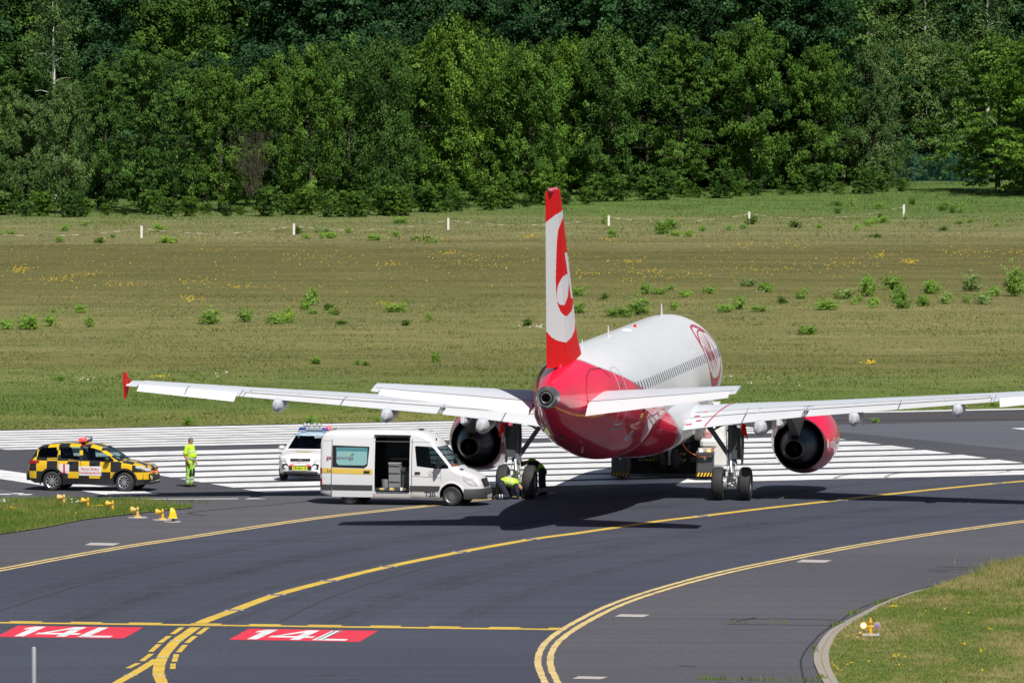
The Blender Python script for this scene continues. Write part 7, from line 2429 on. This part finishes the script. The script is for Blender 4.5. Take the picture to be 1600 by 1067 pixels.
man = thing('person', 'grey haired man in yellow high visibility shirt and trousers standing alone, looking right', 'person', tuple(ground_at(297, 760.5)), R(-22))
p1_ = {'pel': (0, 0, .95, (.135, .170)), 'bel': (.055, 0, 1.13, (.175, .18)), 'che': (.01, 0, 1.37, (.125, .17)), 'nek': (.0, 0, 1.53, .066), 'hed': (.03, 0, 1.645, .088), 'top': (.02, 0, 1.70, .082),
       'hipl': (0, .10, .86, .108), 'knel': (.02, .11, .50, .070), 'ankl': (-.02, .12, .10, .045), 'toel': (.15, .14, .045, .036),
       'hipr': (0, -.10, .86, .108), 'kner': (.0, -.11, .50, .070), 'ankr': (-.05, -.12, .10, .045), 'toer': (.12, -.15, .045, .036),
       'shol': (0, .20, 1.42, .070), 'elbl': (-.02, .27, 1.13, .048), 'wril': (.10, .26, .90, .034), 'pall': (.14, .25, .83, .036),
       'shor': (-.03, -.20, 1.42, .070), 'elbr': (-.08, -.27, 1.13, .050), 'wrir': (.05, -.26, .90, .036), 'palr': (.09, -.25, .83, .038)}
_, sh_, tr_ = person(man, p1_, (1, .1, -.05), M_HIVIS, M_HIVIG, M_HAIRG, sleeves='short')
band('reflective_band', p1_['bel'], p1_['che'], .5, .182, .05, M_REFL, sh_, .205)
band('reflective_band', p1_['pel'], p1_['bel'], .55, .190, .05, M_REFL, sh_, .208)
for s_ in 'lr':
    band('reflective_band', p1_['kne' + s_], p1_['ank' + s_], .45, .098, .05, M_REFL, tr_)
    band('reflective_band', p1_['kne' + s_], p1_['ank' + s_], .74, .094, .05, M_REFL, tr_)
    k = Vector(p1_['kne' + s_][:3])
    b = MB(); b.box(k + Vector((.052, 0, .03)), (.10, .15, .30), ch=.03); b.build('knee_patch', M_NAVY, tr_, 40)

g_ = ground_at(794, 779.5)
kn = thing('person', 'mechanic in navy clothes and yellow vest kneeling bent over beside the left main wheels', 'person', tuple(g_), R(8))
p2_ = {'pel': (-.24, 0, .56, (.125, .15)), 'bel': (-.06, -.01, .62, (.125, .15)), 'che': (.20, -.03, .56, (.13, .165)), 'nek': (.36, -.04, .46, .06), 'hed': (.47, -.05, .37, .088), 'top': (.51, -.05, .33, .08),
       'hipl': (-.25, .12, .50, .11), 'knel': (.06, .17, .10, .072), 'ankl': (-.36, .18, .10, .045), 'toel': (-.44, .18, .04, .036),
       'hipr': (-.26, -.12, .48, .11), 'kner': (-.06, -.20, .10, .072), 'ankr': (-.50, -.24, .10, .045), 'toer': (-.58, -.24, .04, .036),
       'shol': (.24, .16, .52, .068), 'elbl': (.40, .22, .30, .048), 'wril': (.46, .18, .10, .034), 'pall': (.50, .17, .05, .034),
       'shor': (.24, -.20, .50, .068), 'elbr': (.28, -.27, .26, .048), 'wrir': (.33, -.26, .09, .034), 'palr': (.38, -.25, .055, .034)}
_, sh_, tr_ = person(kn, p2_, (.5, 0, -1), M_NAVY, M_NAVY, M_HAIRD, sleeves='long', vest=M_HIVIS)
band('reflective_band', p2_['bel'], p2_['che'], .10, .172, .045, M_REFL, sh_, .198)
band('reflective_band', p2_['bel'], p2_['che'], .65, .176, .045, M_REFL, sh_, .210)
for s_ in 'lr':
    for t in (.45, .65): band('reflective_band', p2_['kne' + s_], p2_['ank' + s_], t, .092, .03, M_REFL, tr_)

g_ = ground_at(847, 775)
bd_ = thing('person', 'mechanic in dark clothes and green yellow vest bending behind the left main wheels', 'person', tuple(g_), R(176))
p3_ = {'pel': (0, 0, .90, (.12, .15)), 'bel': (.14, 0, 1.04, (.115, .145)), 'che': (.36, 0, 1.17, (.125, .155)), 'nek': (.54, 0, 1.20, .058), 'hed': (.66, 0, 1.15, .086), 'top': (.70, 0, 1.12, .08),
       'hipl': (.0, .10, .84, .10), 'knel': (.04, .12, .47, .068), 'ankl': (-.02, .13, .10, .044), 'toel': (.12, .14, .045, .036),
       'hipr': (.0, -.10, .84, .10), 'kner': (-.03, -.12, .47, .068), 'ankr': (-.10, -.13, .10, .044), 'toer': (.04, -.14, .045, .036),
       'shol': (.40, .18, 1.16, .066), 'elbl': (.14, .27, 1.20, .046), 'wril': (.22, .22, .98, .034), 'pall': (.27, .2, .93, .034),
       'shor': (.42, -.18, 1.14, .066), 'elbr': (.46, -.24, .88, .046), 'wrir': (.52, -.22, .66, .034), 'palr': (.54, -.21, .60, .034)}
_, sh_, tr_ = person(bd_, p3_, (1, 0, -.8), M_NAVY, M_NAVY, M_SHOE, sleeves='long', vest=M_HIVIG, hat=True)
band('reflective_band', p3_['bel'], p3_['che'], .05, .165, .05, M_HIVIS, sh_, .196)
for s_ in 'lr': 
    for t in (.55, .75): band('reflective_band', p3_['kne' + s_], p3_['ank' + s_], t, .088, .03, M_REFL, tr_)

# ================================================================== AIRFIELD LAMPS
M_LY = mat('lamp yellow paint', (.72, .40, .02), .45, var=.12, vscale=9)
M_LYP = mat('faded lamp yellow paint', (.68, .44, .11), .6, var=.2, vscale=9)
M_LENS = mat('lamp glass', (.30, .33, .37), .12, coat=1)
def edge_lamp(px, py, label, m, plate, hs=1.0):
    g_ = ground_at(px, py)
    t = thing('airfield_lamp', label, 'lamp', (g_.x, g_.y, .0), rnd.uniform(-.06, .06), 'yellow floodlight lamps in a row beside the left verge')
    if plate:
        b = MB(); b.lathe([(0, .34), (.012, .34), (.02, .30)], 'z', (0, 0, 0), 20, capb=True); b.build('ground_plate', M_SLAB, t)
        b = MB(); b.lathe([(.0, .14), (.035, .13), (.05, .09)], 'z', (0.0, 0, .012), 14, capb=True); b.build('flange', M_LYP, t)
    b = MB(); b.lathe([(0, .062), (.02, .062), (.2, .045), (.26, .042), (.36, .036), (.375, .02), (.378, 0)], 'z', (.0, 0, .0), 14); b.build('post', m, t, 50)
    b = MB(); b.lathe([(.24, .05), (.275, .05)], 'z', (0, 0, 0), 14, capa=True, capb=True); b.build('clamp', M_STEELRIM, t)
    hd_ = MB(); 
    M_ = Matrix.Rotation(R(-14), 4, 'Z')
    hd_.lathe([(-.04, .02), (-.06, .05), (-.10, .062), (-.17, .098), (-.215, .108), (-.225, .108), (-.225, .10)], 'x', (0, 0, .27), 20, M=M_.to_3x3())
    head = hd_.build('lamp_head', m, t, 40)
    b = MB(); b.lathe([(-.226, .10), (-.232, .06), (-.234, 0)], 'x', (0, 0, .27), 20, M=M_.to_3x3()); b.build('lens', M_LENS, head, 60)
    b = MB(); b.tube([(-.12, .02, .2), (-.13, 0, .12), (-.08, 0, .06), (-.02, 0, .05)], .008, 5); b.build('cable', M_STEELRIM, t)
edge_lamp(100, 789, 'faded yellow lamp farthest left of the row, in the grass', M_LYP, True)
edge_lamp(137.5, 794, 'orange yellow lamp second from the left, standing in the grass', M_LY, False)
edge_lamp(176, 799, 'orange yellow lamp third from the left, at the grass edge', M_LY, False)
edge_lamp(215, 808.5, 'pale yellow lamp fourth from the left, first one on the asphalt', M_LYP, True)
edge_lamp(254, 812, 'orange yellow lamp just left of the hooded lamp', M_LY, True)
g_ = ground_at(269.5, 815)
hl = thing('hooded_lamp', 'bright yellow hooded lamp at the right end of the row', 'lamp', tuple(g_), R(8))
b = MB(); b.lathe([(0, .30), (.012, .30), (.018, .26)], 'z', (0, 0, 0), 20, capb=True); b.build('ground_plate', M_SLAB, hl)
b = MB(); b.lathe([(.0, .07), (.03, .06), (.05, .03), (.13, .03)], 'z', (0.02, 0, .012), 14, capb=True); b.build('foot', M_BLACKP, hl)
M_LYB = mat('bright yellow plastic', (.85, .60, .01), .4, coat=.4)
b = MB(); b.box((.0, 0, .135), (.32, .30, .03), ch=.01)
rings = []
for z, w_, d0, d1 in ((.14, .13, -.13, .15), (.25, .125, -.11, .13), (.36, .11, -.09, .10), (.43, .09, -.075, .06), (.475, .05, -.06, .01)):
    rings.append([(d0, -w_, z), (d1 - .03, -w_, z), (d1, -w_ * .6, z), (d1, w_ * .6, z), (d1 - .03, w_, z), (d0, w_, z)])
b.loft(rings); b.build('hood', M_LYB, hl, 35)
b = MB(); b.lathe([(0, .115), (-.02, .115), (-.03, .09), (-.035, 0)], 'x', (-.115, 0, .28), 22); o = b.build('lens', M_LENS, hl, 50); o.rotation_euler = (0, R(9), 0); o.scale = (1, .95, 1.15); o.location = (0.0, 0, -.055)

g_ = ground_at(1360, 996.5)
wl = thing('wig_wag_light', 'yellow runway guard light with two round lamps, the left one glowing, on the right verge', 'guard light', (g_.x, g_.y, .06), 0)
b = MB(); b.box((0.0, 0, .04), (.50, .55, .06), ch=.01); b.build('concrete_pad', M_SLAB, wl)
b = MB(); b.lathe([(0, .05), (.12, .06), (.13, .035), (.30, .035), (.31, .06), (.37, .06), (.38, .035), (.44, .035), (.46, .01)], 'z', (0, 0, .06), 16); b.box((0, 0, .27), (.40, .06, .05), ch=.015); b.build('post', M_LY, wl, 40)
for sx, lit in ((-.20, True), (.185, False)):
    b = MB(); b.lathe([(.12, .04), (.08, .075), (0, .098), (-.03, .102), (-.035, .088)], 'y', (sx, 0, .30), 24); hd_ = b.build('lamp_housing', M_LY, wl, 40)
    b = MB(); b.lathe([(-.03, .09), (-.045, .06), (-.05, 0)], 'y', (sx, 0, .30), 24)
    b.build('lens', mat('glowing amber lens', (.9, .5, .1), .3, emit=(1.0, .28, .0), estr=1.7) if lit else mat('unlit lens', (.22, .25, .45), .2, coat=1), hd_, 60)
    if lit:
        b = MB(); b.lathe([(-.044, .060), (-.054, .04), (-.058, 0)], 'y', (sx, 0, .30), 24); b.build('lit_core', mat('white hot lamp core', (.9, .9, .8), .3, emit=(1.0, .85, .6), estr=8.0), hd_, 60)
    b = MB(); b.tube(smooth_poly([(sx, .02, .20), (sx * .98, -.02, .14), (sx * .75, 0, .11), (sx * .45, 0, .13), (sx * .2, 0, .17)], 4), .007, 5); b.build('cable', M_BLACKP, wl)
    if not lit:
        b = MB()
        for dx in (-.02, .02): b.box((sx + dx, -.052, .30), (.018, .006, .05))
        b.build('filament', mat('pink filament', (.6, .15, .25), .4), hd_)

g_ = ground_at(1510, 634.5)
el = thing('runway_edge_light', 'small red and amber edge light behind the far runway edge line', 'edge light', tuple(g_))
b = MB(); b.lathe([(0, .05), (.02, .03), (.14, .03)], 'z', (0, 0, 0), 10); b.build('stem', M_LY, el)
b = MB(); b.lathe([(.13, .10), (.22, .10), (.24, .06)], 'z', (0, 0, 0), 12, capa=True, capb=True); b.build('amber_lens', mat('amber lens', (.8, .35, .02), .2, emit=(1, .5, .05), estr=.6), el)
b = MB(); b.lathe([(.24, .07), (.30, .07), (.32, .02)], 'z', (0.03, 0, 0), 12, capb=True); b.build('red_lens', mat('red lens', (.6, .02, .02), .2), el)

g_ = ground_at(53, 1100)
fp = thing('metal_post', 'pale grey round post cut by the bottom edge of the picture at left', 'post', tuple(g_))
b = MB(); b.lathe([(-.05, .062), (1.47, .062), (1.50, .05), (1.51, 0)], 'z', (0, 0, 0), 20); b.build('tube', mat('galvanised steel', (.40, .42, .45), .5, metal=.3, var=.08), fp, 40)
b = MB(); b.lathe([(0, .14), (.02, .14), (.03, .07)], 'z', (0, 0, 0), 20); b.build('base_flange', M_STEELRIM, fp)
